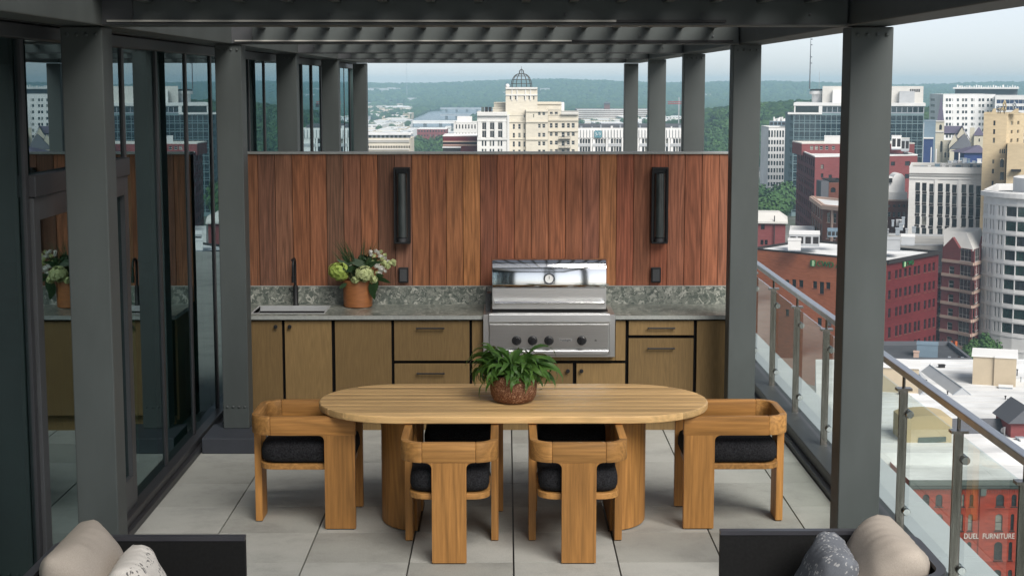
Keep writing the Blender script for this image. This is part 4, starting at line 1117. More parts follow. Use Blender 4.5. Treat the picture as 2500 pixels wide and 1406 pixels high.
def band(root, F, z, h, out, mat, name='band', u0=0.0, u1=None):
    u1 = F.L if u1 is None else u1
    mb = MB()
    a, b2 = F.a + F.d * (u0 - out * 0.0), F.a + F.d * u1
    p = [a - F.inn * out, b2 - F.inn * out, b2 - F.inn * 0.004, a - F.inn * 0.004]
    vs = [(q.x, q.y, z) for q in p] + [(q.x, q.y, z + h) for q in p]
    mb.faces(vs, [(3, 2, 1, 0), (4, 5, 6, 7), (0, 1, 5, 4), (1, 2, 6, 5), (2, 3, 7, 6), (3, 0, 4, 7)]); return mb.build(name, mat, root)
def boxroot(root, x0, y0, z0, x1, y1, z1, name, mat):
    mb = MB(); mb.box(x0, y0, z0, x1, y1, z1)
    mb.uv = [[(p[0] + p[1] * 0.7, p[2] + p[1] * 0.2) for p in (mb.v[i] for i in f)] for f in mb.f]
    return mb.build(name, mat, root)
def frontal(px0, px1, pyt, Y, depth, zb=GZ):            # box whose front lies at depth Y
    x0, x1 = PX(px0, Y), PX(px1, Y); zt = PZ(pyt, Y)
    cs = [(x0, Y), (x1, Y), (x1, Y + depth), (x0, Y + depth)]
    return cs, zt
def faces_of(cs, z0, z1): return [Face(cs[k], cs[(k + 1) % len(cs)], z0, z1) for k in range(len(cs))]
def roofbox(name, label, cat, px0, px1, py0, py1, Y, depth, mat, capmat=None, group=None, legs=False, ribs=0):
    x0, x1 = PX(px0, Y), PX(px1, Y); z1, z0 = PZ(py0, Y), PZ(py1, Y)
    t = thing(name, label, cat, ((x0 + x1) / 2, Y, z0), group)
    zb = z0 + (z1 - z0) * 0.08
    boxroot(t, x0, Y, zb, x1, Y + depth, z1, 'body', mat)
    boxroot(t, x0 - 0.08, Y - 0.08, z1 + 0.004, x1 + 0.08, Y + depth + 0.08, z1 + 0.16, 'lid', capmat or mat)
    boxroot(t, x0 + 0.05, Y + 0.05, z0, x1 - 0.05, Y + depth - 0.05, zb - 0.004, 'base', C['metal_grey'])
    for k in range(ribs):
        xx = x0 + (x1 - x0) * (k + 0.5) / ribs
        boxroot(t, xx - (x1 - x0) * 0.36 / ribs, Y - 0.05, zb + (z1 - zb) * 0.15, xx + (x1 - x0) * 0.36 / ribs, Y - 0.004, zb + (z1 - zb) * 0.8, 'vent', C['trim_dark'])
    return turn(t)

PYREF[0] = 640
# ---- orange and dark red brick corner building with the green sign
H0 = 434 * 350 / 3873
def on_plane(px, py, h):
    r = ray(px, py); q = -h / r.z; return (r.x * q, r.y * q)
def turn(o):                     # the city grid is not square to the terrace: set a block square to the street it faces
    o.rotation_euler = (0, 0, -atan2(o.location.x, o.location.y)); return o
A, Cn, B = on_plane(1835, 605.5, H0), on_plane(2165, 637, H0), on_plane(2292, 613, H0)
D = (A[0] + B[0] - Cn[0], A[1] + B[1] - Cn[1])
zt = HC - H0
t = thing('brick_office', 'brick corner office, one side orange and one dark red, with green lettering', 'building', (Cn[0], Cn[1], GZ))
F1, F2, F3, F4 = Face(A, Cn, GZ, zt), Face(Cn, B, GZ, zt), Face(B, D, GZ, zt), Face(D, A, GZ, zt)
for (a, b2, c_, e) in ((1917, 683, 1926.5, 698.5), (1933, 682, 1943.5, 701), (1950, 683.5, 1961, 701), (1984, 686.5, 1994.5, 704), (2000, 688, 2011.5, 717.5), (2016, 689, 2027, 705.5), (2060, 692, 2070, 709), (2090, 694, 2101, 711),
                       (1917, 755, 1926, 771), (1995, 776, 2006, 795), (2018, 777, 2030, 797)): F1.px(a, b2, c_, e)
cols = [(2169, 2174.3), (2186, 2191), (2196, 2200.8), (2208, 2213.8), (2219, 2224), (2231.5, 2237), (2241, 2246), (2256, 2261), (2267, 2271.8), (2277.5, 2282)]
def frow(yl, yr): return lambda px: yl + (yr - yl) * (px - 2170) / 112.0
rows = [(frow(664, 641), frow(683, 659.5), 'plain'), (frow(710, 686), frow(733, 708), 'plain'), (frow(754, 729), frow(775, 751), 'plain'), (frow(800, 775), frow(824, 797), 'plain'), (frow(846, 818), frow(868, 840), 'plain')]
for (f0, f1, st) in rows:
    for (a, b2) in cols:
        m = (a + b2) / 2; F2.px(a - 0.5, f0(m) - 0.8, b2 + 0.5, f1(m) + 0.8, 'sash', G[0] if (int(a) % 5) else None)
add_faces(t, [F1, F2, F3, F4], [C['orange_brick'], C['red_brick'], C['red_brick'], C['orange_brick']], C['trim_dark'], 0.30, sill=C['brown_brick'])
roof_poly(t, [A, Cn, B, D], zt - 0.5, C['white_roof'], edge=C['trim_dark'], ew=0.4, top=zt + 0.05)
for z in (F2.at(2235, 719)[1], F2.at(2235, 763)[1]): band(t, F2, z, 0.35, 0.12, C['red_brick'])
band(t, F2, zt - 0.7, 0.7, 0.55, C['trim_dark'], 'cornice')
t0 = t
SG = NT('sign_green'); SG.bsdf((0.010, 0.110, 0.028), 0.4); SG = SG.mat
SL = NT('sign_leaf'); SL.bsdf((0.42, 0.62, 0.35), 0.5); SL = SL.mat
def sign_on(F, px, py, s, size, nm, label):
    u, v = F.at(px, py); p = F.a + F.d * u - F.inn * 0.25
    r = thing(nm, label, 'sign', (p.x, p.y, v))
    mb = MB()
    mb.prism(rrect(-0.55 * size, -0.62 * size, 0.55 * size, 0.62 * size, 0.22 * size, 4), -0.12, 0.12, 'y'); o = mb.build('emblem', SG); o.parent = r; o.location = (0, 0, 0); o.rotation_euler = (0, 0, F.ang)
    mb = MB(); mb.prism([(-0.12 * size, -0.5 * size), (0.35 * size, -0.5 * size), (0.45 * size, 0.1 * size), (0.35 * size, 0.52 * size), (-0.12 * size, 0.52 * size)], -0.16, -0.125, 'y'); o = mb.build('leaf_mark', SL); o.parent = r; o.rotation_euler = (0, 0, F.ang)
    o = text('lettering', s, size * 1.5, SG, None, (0, 0, 0), (pi / 2, 0, F.ang), 0.10, 1.0, 'LEFT'); o.parent = r
    q = F.d * (0.9 * size); o.location = (q.x, q.y, 0)
    for k in range(2):
        mb = MB(); mb.box(-0.4 + k * 3.0, 0.12, -0.1, 0.0 + k * 3.0, 0.24, 0.1); o = mb.build('bracket', C['trim_dark']); o.parent = r; o.rotation_euler = (0, 0, F.ang)
sign_on(F1, 1986, 642.5, 'CWD A', 1.25, 'wall_sign', 'green lettered sign with a leaf emblem high on the orange brick side')
sign_on(F2, 2205, 645, 'CWD', 1.05, 'wall_sign', 'green lettered sign with a leaf emblem high on the dark red brick side')
roofbox('rooftop_unit', 'large pale grey equipment house with dark doors on the white roof behind the orange brick', 'roof unit', 1926, 1999, 573, 601, 368, 9, C['grey_panel'], C['white_panel'], 'roof units on the brick office', ribs=4)
roofbox('rooftop_unit', 'white sheet metal unit at the front edge of the orange brick roof', 'roof unit', 1923, 1954, 588, 613, 362, 5, C['white_panel'], C['white_panel'], 'roof units on the brick office', ribs=0)
roofbox('rooftop_unit', 'blue grey louvred unit beside the near post on the white roof', 'roof unit', 2019, 2047, 563, 579, 372, 5, C['metal_blue'], C['metal_blue'], 'roof units on the brick office', ribs=3)
roofbox('rooftop_unit', 'pale grey box unit right beside the near right post, on the white roof', 'roof unit', 2150, 2196, 586, 613, 358, 6, C['grey_panel'], C['grey_panel'], 'roof units on the brick office')
roofbox('rooftop_unit', 'pale grey unit with a wide white lid on the roof above the dark red bricks', 'roof unit', 2199, 2231, 579, 600, 372, 6, C['grey_panel'], C['white_panel'], 'roof units on the brick office')

PYREF[0] = 560
# ---- small red brick block with a cream hipped roof
t = thing('brick_block', 'small red brick block with a cream hipped roof behind the orange brick office', 'building', (PX(1880, 420), 420, GZ))
cs, zt = frontal(1838, 1917, 541, 420, 16); fs = faces_of(cs, GZ, zt)
for (a, b2, c_, e) in ((1857, 586, 1864, 598), (1867, 586, 1874, 598), (1858, 548, 1867, 561)): fs[0].px(a, b2, c_, e)
add_faces(t, fs, C['rose_brick'], C['trim_dark'])
x0, x1 = cs[0][0] - 0.6, cs[1][0] + 0.6; zr = PZ(519, 424)
mb = MB(); mb.taper([(x0, 419.3), (x1, 419.3), (x1, 437), (x0, 437)], zt, [(x0, 424), (x1 - 2.4, 424), (x1 - 2.4, 431), (x0, 431)], zr); mb.build('roof', C['trim_pale'], t)
boxroot(t, x0, 419.2, zt - 0.5, x1, 437.1, zt - 0.004, 'eave', C['trim_pale'])
mb = MB(); mb.tube([(PX(1891, 419.5), 419.5, PZ(600, 419.5)), (PX(1891, 419.5), 419.5, PZ(527, 419.5))], 0.15, 6); mb.build('drain_pipe', C['trim_dark'], t); turn(t)

PYREF[0] = 380
# ---- tall dark red brick building
HR = 182 * 560 / 3873
Cn = on_plane(1990, 385, HR); Fa = on_plane(1946, 366, HR); Rt = on_plane(2240, 381, HR)
t = thing('red_brick_building', 'tall rose red brick building with a set back top floor, cut by the near post', 'building', (Cn[0], Cn[1], GZ))
zt = HC - HR; Bk = (Fa[0] + Rt[0] - Cn[0], Fa[1] + Rt[1] - Cn[1])
F1, F2, F3, F4 = Face(Fa, Cn, GZ, zt), Face(Cn, Rt, GZ, zt), Face(Rt, Bk, GZ, zt), Face(Bk, Fa, GZ, zt)
fh = (zt - GZ) / 11
for j in range(10):
    v0 = zt - fh * (j + 1) + 0.5
    F1.grid(even(9, 2, F1.L - 1, 0.52), [(v0, v0 + fh * 0.66)], 'plain')
for (a, b2, c_, e) in ((2004, 402, 2011, 413), (2004, 424, 2010, 434), (2023, 427, 2031, 435), (2175, 395, 2185, 405), (2209.5, 394, 2221.5, 405), (2176, 425, 2185, 436), (2209, 425, 2220, 436)): F2.px(a, b2, c_, e)
add_faces(t, [F1, F2, F3, F4], [C['plum_brick'], C['rose_brick'], C['rose_brick'], C['rose_brick']], C['trim_dark'], 0.3)
roof_poly(t, [Fa, Cn, Rt, Bk], zt - 0.3, C['white_roof'], edge=C['white_panel'], ew=0.6, top=zt + 0.5)
for q in (0.25, 0.5, 0.75): band(t, F1, GZ + (zt - GZ) * q + 1.2, 0.6, 0.25, C['plum_brick'])
cs2, z2 = frontal(1957, 2232, 352, 600, 20, zt); fs = faces_of(cs2, zt - 1, z2)
for k, px in enumerate((1978, 1990, 2001.5, 2015, 2031)): fs[0].px(px, 356.5, px + 7.5, 366, 'plain', G[2] if k < 2 else None)
add_faces(t, fs, C['rose_brick'], C['trim_pale'], 0.3); roof_poly(t, cs2, z2 - 0.3, C['gravel_roof'], edge=C['trim_pale'], ew=0.5, top=z2 + 0.4)
roofbox('rooftop_unit', 'cream plant house on the roof of the rose red building, left of the near post', 'roof unit', 2012, 2060, 334, 352, 606, 8, C['white_panel'], C['white_panel'], 'roof units on the rose red building')
roofbox('rooftop_unit', 'white equipment screen with dark louvres right of the near post, on the rose red building', 'roof unit', 2176, 2199, 333, 366, 590, 6, C['white_panel'], C['white_panel'], 'roof units on the rose red building', ribs=2)
roofbox('rooftop_unit', 'grey louvred box with a pale lid at the right end of the rose red roof', 'roof unit', 2199.5, 2219, 339, 370, 590, 6, C['grey_panel'], C['trim_pale'], 'roof units on the rose red building', ribs=2)

PYREF[0] = 480
# ---- low brick building with cornice in front of it
t = thing('corniced_building', 'low brick building with pale cornice and white roof in front of the rose red building', 'building', (PX(2020, 480), 480, GZ))
HS = (500 - 203) * 470 / 3873
Cn, Fa, Rt = on_plane(2010, 500, HS), on_plane(1981, 479, HS), on_plane(2130, 512, HS)
zt = HC - HS; Bk = (Fa[0] + Rt[0] - Cn[0], Fa[1] + Rt[1] - Cn[1])
F1, F2, F3, F4 = Face(Fa, Cn, GZ, zt), Face(Cn, Rt, GZ, zt), Face(Rt, Bk, GZ, zt), Face(Bk, Fa, GZ, zt)
fh = (zt - GZ) / 7
F1.grid(even(5, 1, F1.L - 1, 0.55), [(zt - fh * (j + 1), zt - fh * (j + 1) + fh * 0.7) for j in range(6)], 'plain')
F2.grid(even(7, 1, F2.L - 1, 0.5), [(zt - fh * (j + 1) - 0.3, zt - fh * (j + 1) + fh * 0.55) for j in range(6)], 'plain')
add_faces(t, [F1, F2, F3, F4], [C['brown_brick'], C['brown_brick'], C['brown_brick'], C['brown_brick']], C['trim_pale'], 0.3, sill=C['trim_sand'])
roof_poly(t, [Fa, Cn, Rt, Bk], zt - 0.6, C['white_roof'], edge=C['trim_sand'], ew=0.5, top=zt + 0.1)
for F in (F1, F2): band(t, F, zt - 1.3, 1.2, 0.7, C['trim_sand'], 'cornice')
for k in range(1, 5):
    u = F2.L * k / 5; p = F2.a + F2.d * u
    band(t, F2, GZ, zt - GZ - 1.4, 0.3, C['trim_sand'], 'pilaster', u - 0.35, u + 0.35)
t2 = thing('roof_tower', 'brown brick penthouse with a round window on the low corniced roof', 'roof house', (PX(2035, 520), 520, GZ))
cs, z2 = frontal(2023, 2062, 446, 520, 12); fs = faces_of(cs, HC - HS - 2, z2); fs[0].px(2028, 458, 2040, 470, 'arch'); add_faces(t2, fs, C['brown_brick'], C['trim_dark']); roof_poly(t2, cs, z2, C['gravel_roof'], edge=C['trim_dark'], eh=0.8)
cs, z2 = frontal(2004, 2022.5, 443, 516, 8); fs = faces_of(cs, HC - HS - 2, z2); add_faces(t2, fs, C['slate'], C['trim_dark']); roof_poly(t2, cs, z2, C['dark_roof'])

PYREF[0] = 360
# ---- white tower slab with punched windows, and the teal glass tower
t = thing('white_window_block', 'white office slab with rows of narrow dark windows, left of the gridded glass tower', 'building', (PX(1890, 900), 900, GZ))
cs, zt = frontal(1876, 1926, 313, 900, 30); cs[3] = (PX(1857, 930), 930); cs[2] = (cs[1][0] + cs[3][0] - cs[0][0], 930)
fs = faces_of(cs, GZ, zt)
for r, (a, b2) in enumerate([(319, 335.5), (342.5, 353), (359, 370), (376.5, 387), (393.5, 404), (411, 421.5), (428, 438.5), (445, 455), (462, 472)]):
    for k in range(7): fs[0].px(1876 + 6.75 * k - r * 0.2, a, 1880.2 + 6.75 * k - r * 0.2, b2, 'bare')
add_faces(t, fs, C['white_panel'], C['trim_pale'], 0.5); roof_poly(t, cs, zt - 0.5, C['gravel_roof'], edge=C['white_panel'], ew=0.6, top=zt + 0.6)
roofbox('plant_room', 'slate blue plant room with pipes on the white office slab', 'roof unit', 1878, 1926, 297, 308, 912, 10, C['metal_blue'], C['metal_grey'], ribs=5)
mb = MB()
for k in range(9): mb.tube([(PX(1888 + k * 3.4, 915), 915 + (k % 3), PZ(296, 915)), (PX(1888 + k * 3.4, 915), 915 + (k % 3), PZ(286 + (k * 5) % 6, 915))], 0.5 + 0.3 * (k % 2), 6)
tag(mb.build('roof_stacks', C['white_panel']), 'cluster of short white stacks on the slab with narrow windows', 'roof stacks')

t = thing('glass_tower', 'teal glass tower with a pale mullion grid, roof terrace and white crown', 'building', (PX(2090, 820), 820, GZ))
YT = 820; x0, x1 = PX(1938, YT), PX(2248, YT); zt = PZ(252, YT); zn = PZ(277, YT); xn = PX(2004, YT)
px_c = 1938
cs = [(x0, YT), (x1, YT), (x1, YT + 40), (x0 - 6, YT + 40), (PX(1927, YT), YT + 9), (PX(1930, YT), YT + 3)]
fs = faces_of(cs, GZ, zn)
rows_v = []
fh = 4.25; v = zn - 1.0
while v - fh > GZ + 2 and len(rows_v) < 12:
    rows_v.append((v - 2.75, v - 0.18)); v -= fh
ncol = 24
F = fs[0]
F.grid(even(ncol, 0.3, F.L - 0.3, 0.90), rows_v, 'bare', G_T)
fs[4].grid(even(2, 0.1, fs[4].L - 0.1, 0.84), rows_v, 'bare', G_G); fs[5].grid(even(2, 0.1, fs[5].L - 0.1, 0.84), rows_v, 'bare', G_G)
add_faces(t, fs, C['tower_frame'], C['trim_pale'], 0.25, 'glass_pane')
# spandrel glass set in the rails between the floors
mb = MB(); W_ = (F.L - 0.6) / ncol
for (a, b2) in rows_v:
    for k in range(ncol):
        mb.box(x0 + 0.3 + W_ * (k + 0.06), YT - 0.04, a - 1.22, x0 + 0.3 + W_ * (k + 0.94), YT - 0.004, a - 0.22)
mb.build('spandrel', G_T, t)['kind'] = 'stuff'
F = Face((xn, YT + 0.001), (x1, YT + 0.001), zn, zt - 1.6)
F.grid(even(19, 0.3, F.L - 0.3, 0.88), [(zn + 0.5, zt - 2.0)], 'bare', G_T)
add_faces(t, [F], C['metal_grey'], C['trim_pale'], 0.25, 'glass_pane')
boxroot(t, PX(1940, YT) - 0.5, YT - 0.6, zt - 1.5, x1 + 0.6, YT + 40, zt, 'crown', C['white_panel'])
boxroot(t, x0, YT + 8, zn, xn, YT + 39, zt - 1.55, 'terrace_glazing', G_G)
boxroot(t, x0 - 3, YT - 0.5, zn - 0.7, xn + 0.5, YT + 12, zn + 0.25, 'terrace_edge', C['white_panel'])
boxroot(t, xn - 1.2, YT - 0.4, zn + 0.3, xn + 0.6, YT + 8, zt - 1.52, 'fin_wall', C['white_panel'])
boxroot(t, PX(1939, YT), YT - 0.3, zn + 0.3, PX(1939, YT) + 0.7, YT + 0.5, zt - 1.52, 'post', C['white_panel'])
boxroot(t, PX(2005, YT), YT + 12, zt + 0.004, PX(2247, YT), YT + 34, PZ(211, YT + 12), 'penthouse', C['trim_pale'])
boxroot(t, PX(2030, YT), YT + 9, zt + 0.004, PX(2062, YT), YT + 11.99, PZ(220, YT + 10), 'penthouse_bay', C['white_panel'])
boxroot(t, PX(2190, YT), YT + 9, zt + 0.004, PX(2226, YT), YT + 11.98, PZ(223, YT + 9), 'penthouse_bay', C['grey_panel'])
for k in range(5): boxroot(t, PX(2215 + 5 * k, YT), YT + 11.9, PZ(225, YT + 11), PX(2218.5 + 5 * k, YT), YT + 11.997, PZ(218, YT + 11), 'louvre', C['trim_dark'])
mb = MB(); c_ = (PX(1992, YT), YT + 22, 0); R_ = PX(2004, YT) - PX(1984, YT)
mb.lathe([(R_ * 0.7, zt), (R_ * 0.7, PZ(232, YT)), (R_ * 1.0, PZ(231, YT)), (R_ * 1.0, PZ(224, YT)), (R_ * 0.96, PZ(223.5, YT)), (0, PZ(223, YT))], c_, 24); mb.build('roof_drum', C['white_panel'], t, smooth=40)
mb = MB(); zc = PZ(222.5, YT); mb.lathe([(R_ * 1.0, zc), (R_ * 0.9, PZ(219, YT)), (0, PZ(218, YT))], c_, 24); mb.build('drum_cap', C['trim_dark'], t, smooth=40)
turn(t)
mast = thing('antenna_mast', 'tall thin radio mast standing on the round roof drum of the gridded glass tower', 'antenna', (c_[0] + 0.4, c_[1], PZ(218, YT)))
zb, zm = PZ(218, YT), PZ(94, YT + 22); xm = PX(1993, YT)
mb = MB(); mb.tube([(xm, c_[1], zb), (xm, c_[1], zb + (zm - zb) * 0.55), (xm, c_[1], zm)], [0.34, 0.28, 0.14], 6); mb.build('pole', C['slate'], mast)
for q in (0.5, 0.62, 0.86, 0.97):
    z = zb + (zm - zb) * q; boxroot(mast, xm - 0.1, c_[1] - 0.2, z, xm + 0.9, c_[1] + 0.2, z + 0.5, 'aerial', C['slate'])
mb = MB(); mb.tube([(xm + 5, c_[1], zb), (xm + 5, c_[1], zb + 9)], 0.1, 5); mb.build('whip', C['metal_grey'], mast)

PYREF[0] = 480
# ---- pale stone building with tall dark window strips
t = thing('strip_window_building', 'pale stone building with nine tall dark window strips under a heavy cornice', 'building', (PX(2310, 480), 480, GZ))
cs, zt = frontal(2221, 2400, 412, 480, 28); F = faces_of(cs, GZ, zt)
F0 = F[0]
strips = [(2237, 2248), (2253, 2263.5), (2270, 2280), (2290, 2302), (2309, 2318.5), (2323.8, 2334.7), (2346, 2357), (2363, 2374), (2380, 2391)]
for k, (a, b2) in enumerate(strips):
    y = 447 + (k % 3 == 2) * 1.5 + k * 0.5; n = 0
    while n < 7:
        F0.px(a - 0.8 * n * 0.22, y, b2 - 0.8 * n * 0.22, y + 20.5, 'twin'); y += 27.5; n += 1
add_faces(t, F, C['pale_stone'], C['trim_dark'], 0.35)
mb = MB()
for k, (a, b2) in enumerate(strips):
    u0 = F0.at(a - 0.4, 500)[0]; u1 = F0.at(b2 - 0.4, 500)[0]; zz1 = PZ(467, 480); zz0 = PZ(640, 480)
    for n in range(6):
        y = 447 + (k % 3 == 2) * 1.5 + k * 0.5 + 27.5 * n
        mb.box(cs[0][0] + u0, 479.93, PZ(y + 26.9, 480), cs[0][0] + u1, 479.99, PZ(y + 21.1, 480))
mb.build('spandrel', C['trim_dark'], t)['kind'] = 'stuff'
band(t, F0, PZ(424, 480), PZ(412, 480) - PZ(424, 480) + 0.4, 0.9, C['pale_stone'], 'cornice')
band(t, F0, PZ(430, 480), 0.35, 0.5, C['pale_stone'], 'moulding'); band(t, F0, PZ(438, 480), 0.3, 0.3, C['pale_stone'], 'moulding')
for k in range(46):
    u = 0.3 + (F0.L - 0.6) * k / 45; band(t, F0, PZ(427.6, 480), 0.32, 0.7, C['trim_pale'], 'dentil', u, u + 0.25)
for u in (2285, 2340.5): uu = F0.at(u, 500)[0]; band(t, F0, GZ, zt - GZ - 3.4, 0.25, C['pale_stone'], 'pilaster', uu - 0.5, uu + 0.5)
roof_poly(t, cs, zt - 0.4, C['gravel_roof'], edge=C['pale_stone'], ew=0.6, top=zt + 0.4)
rr = random.Random(4)
for k in range(9):
    px = 2246 + 17 * k; w = rr.uniform(6, 13); hh = rr.uniform(4, 9)
    roofbox('rooftop_unit', 'small grey machine on the roof of the strip windowed stone building', 'roof unit', px, px + w, 411 - hh, 411, 484 + rr.uniform(0, 9), 4, C[rr.choice(['metal_grey', 'white_panel', 'metal_blue'])], None, 'machines on the strip windowed roof')

turn(t)
PYREF[0] = 420
# ---- tan art deco tower
YK = 470
t = thing('tan_tower', 'tall tan stone tower with narrow windows and ornaments on its roof', 'building', (PX(2425, YK), YK, GZ))
cs = [(PX(2398, YK), YK), (PX(2452, YK), YK), (PX(2494, YK), YK + 12), (PX(2494, YK) - 2, YK + 30), (PX(2398, YK), YK + 30)]
zt = PZ(280, YK); fs = faces_of(cs, GZ, zt)
for k, (a, b2) in enumerate([(295, 307), (316, 328), (337, 349.5), (390, 400), (413, 424), (442, 454), (470.5, 481), (500, 512), (528, 541), (557, 569), (586, 599)]):
    q = 2425.5 - 0.030 * (a - 295); fs[0].px(q, a, q + 4.6, b2, 'bare')
L_ = fs[1].L
fs[1].grid([(L_ * 0.24, L_ * 0.36), (L_ * 0.60, L_ * 0.72)], [(PZ(b2, YK), PZ(a, YK)) for (a, b2) in ((297, 306), (319, 327), (340, 349), (358, 370), (388, 400), (420, 432), (455, 467))], 'bare')
add_faces(t, fs, C['tan_stone'], C['trim_dark'], 0.35)
roof_poly(t, cs, zt - 1.0, C['dark_roof'], edge=C['tan_stone'], ew=0.6, top=zt + 0.2)
for (a, b2) in ((2420, 2426), (2462, 2478)):                          # gabled parapet corners
    x0, x1 = PX(a - 6, YK), PX(b2, YK); mb = MB(); mb.prism([(x0, zt + 0.2), (x1, zt + 0.2), (x1, PZ(266, YK)), (x1 - 0.8, PZ(266, YK))], YK + 0.0, YK + 3.0, 'y'); mb.build('gable', C['tan_stone'], t)
boxroot(t, PX(2455, YK), YK - 9, GZ, PX(2530, YK), YK + 1.9, PZ(352, YK - 9), 'wing', C['tan_stone'])
Fw = Face((PX(2455, YK), YK - 9.01), (PX(2530, YK), YK - 9.01), PZ(640, YK - 9), PZ(352, YK - 9) + 0.02)
for px in (2464, 2484): Fw.px(px, 388, px + 9, 409, 'arch'); Fw.px(px, 420, px + 9, 440, 'plain'); Fw.px(px, 455, px + 9, 472, 'plain')
for k in range(8): Fw.px(2463 + 5 * k, 364, 2465.6 + 5 * k, 375, 'bare')
add_faces(t, [Fw], C['tan_stone'], C['trim_dark'], 0.3)
mb = MB(); mb.box(PX(2466, YK), YK - 11, PZ(418, YK - 9), PX(2488, YK), YK - 9.02, PZ(413, YK - 9)); mb.build('balcony', C['trim_dark'], t)
for (px, pyb, pyt, w, mt, lab) in ((2436, 271, 264, 9, 'yellow_stucco', 'yellow roof ornament lying low on the tan tower'), (2446, 272, 247, 7, 'yellow_stucco', 'yellow raised roof ornament on the tan tower'), (2431, 270, 258, 6, 'metal_grey', 'grey round ornament at the left of the tan tower roof'), (2470, 268, 250, 7, 'metal_grey', 'grey round ornament at the right of the tan tower roof')):
    o = thing('roof_ornament', lab, 'ornament', (PX(px, YK + 4), YK + 4, PZ(pyb, YK + 4)), 'ornaments on the tan tower')
    zb = PZ(pyb + 8, YK + 4); zz = PZ((pyt + pyb) / 2, YK + 4); r = (PZ(pyt, YK + 4) - PZ(pyb, YK + 4)) * 0.75; w_ = (PX(px + w / 2, YK) - PX(px - w / 2, YK)) * 1.7
    mb = MB(); mb.tube([(PX(px, YK + 4), YK + 4, zb), (PX(px, YK + 4), YK + 4, zz)], 0.12, 6); mb.build('stem', C['trim_dark'], o)
    mb = MB()
    for k in range(7):
        a = k * pi * 2 / 7; c_ = Vector((PX(px, YK + 4) + w_ * 0.30 * cos(a), YK + 4 + 0.25 * sin(a * 2), zz + r * 0.55 * sin(a)))
        mb.lathe([(0.0, -r * 0.35), (w_ * 0.22, 0.0), (0.0, r * 0.35)], c_, 8)
    mb.build('flower', C[mt], o)

turn(t)
PYREF[0] = 640
# ---- white rounded tower on the right
YW = 395
t = thing('white_round_tower', 'white curved tower with bands of dark wide windows at the right edge', 'building', (PX(2560, YW), YW, GZ))
R_ = 17.0; cx, cy = PX(2437, YW) + R_, YW + R_ - 3
pts = [(cx + R_ * cos(a), cy + R_ * sin(a)) for a in [pi + (pi * 0.62) * k / 10 for k in range(11)]]
pts = pts + [(pts[-1][0] + 8, pts[-1][1] + 1), (cx + 24, cy + 24), (cx - R_ * 0.9 + 9, cy + 24)]
zt = PZ(478, YW); fs = faces_of(pts, GZ, zt)
fhz = (PZ(545, YW) - PZ(581, YW)); ztop = PZ(508, YW)
for i in range(11):
    F = fs[i]
    for j in range(10):
        v1 = ztop - fhz * j; v0 = v1 - fhz * 0.66
        if v0 < GZ + 3: break
        if i < 3: F.grid(even(2, 0.4, F.L - 0.4, 0.42), [(v0, v1)], 'bare')
        else: F.grid([(0.12, F.L - 0.12)] if i not in (6,) else [(0.6, F.L - 0.12)], [(v0, v1)], 'multi', G_G if (i + j) % 3 else G[1])
add_faces(t, fs, C['white_panel'], C['trim_dark'], 0.35)
roof_poly(t, pts, zt - 1.2, C['dark_roof'], edge=C['white_panel'], ew=0.8, top=zt + 0.6)
mb = MB(); mb.lathe([(R_ + 0.9, zt - 0.9), (R_ + 0.9, zt + 0.3), (R_ - 1.0, zt + 0.4)], (cx, cy, 0), 20, a0=pi, a1=pi * 1.62); mb.build('cornice', C['white_panel'], t)
mb = MB(); mb.lathe([(R_ * 0.62, zt - 1), (R_ * 0.62, PZ(442, YW)), (R_ * 0.58, PZ(440, YW)), (0, PZ(440, YW))], (cx + 1.5, cy, 0), 28); mb.build('roof_drum', C['white_panel'], t, smooth=40)
for j in range(11):
    z = ztop + 0.35 - fhz * j
    mb = MB(); mb.lathe([(R_ + 0.02, z - 0.15), (R_ + 0.10, z - 0.1), (R_ + 0.10, z + 0.35), (R_ + 0.02, z + 0.35)], (cx, cy, 0), 20, a0=pi, a1=pi * 1.62); mb.build('floor_band', C['white_panel'], t)

PYREF[0] = 700
# ---- red brick building with the glazed corner tower
YO = 415
t = thing('corner_tower_building', 'red brick building with a gabled glazed corner tower and pale stone bands', 'building', (PX(2345, YO), YO, GZ))
def oct_pts():
    return [(PX(2298, YO - 1), YO - 1), (PX(2341, YO - 6), YO - 6), (PX(2375.5, YO - 11), YO - 11), (PX(2392, YO - 6), YO - 6), (PX(2404, YO + 2), YO + 2), (PX(2404, YO + 14), YO + 14), (PX(2299, YO + 14), YO + 14)]
pts = oct_pts(); zt = PZ(604, YO); fs = faces_of(pts, GZ, zt)
fz = [(650, 669.5), (684, 703.5), (718.5, 737.5), (752.5, 772), (786.5, 806), (821, 839)]
for (a, b2) in fz:
    fs[0].px(2316 - (a - 650) * 0.035, a, 2329.5 - (a - 650) * 0.035, b2, 'plain', G[0])
    fs[3].px(2382, a, 2386.5, b2, 'plain')
for (a, b2) in [(607, 638)] + [(648 + 34.2 * k, 675 + 34.2 * k) for k in range(6)]:
    q = 0.03 * (a - 607)
    fs[1].px(2343.5 - q, a, 2371 - q, b2, 'multi', G[1]); fs[2].grid([(fs[2].L * 0.12, fs[2].L * 0.88)], [(PZ(b2, YO - 8), PZ(a, YO - 8))], 'multi', G[1])
add_faces(t, fs, C['rose_brick'], C['trim_pale'], 0.3, sill=C['trim_pale'])
for k in range(7):
    z = PZ(639.5 + 34.2 * k, YO - 4)
    for F in fs[:5]: band(t, F, z - 0.25, 0.75, 0.28, C['trim_sand'])
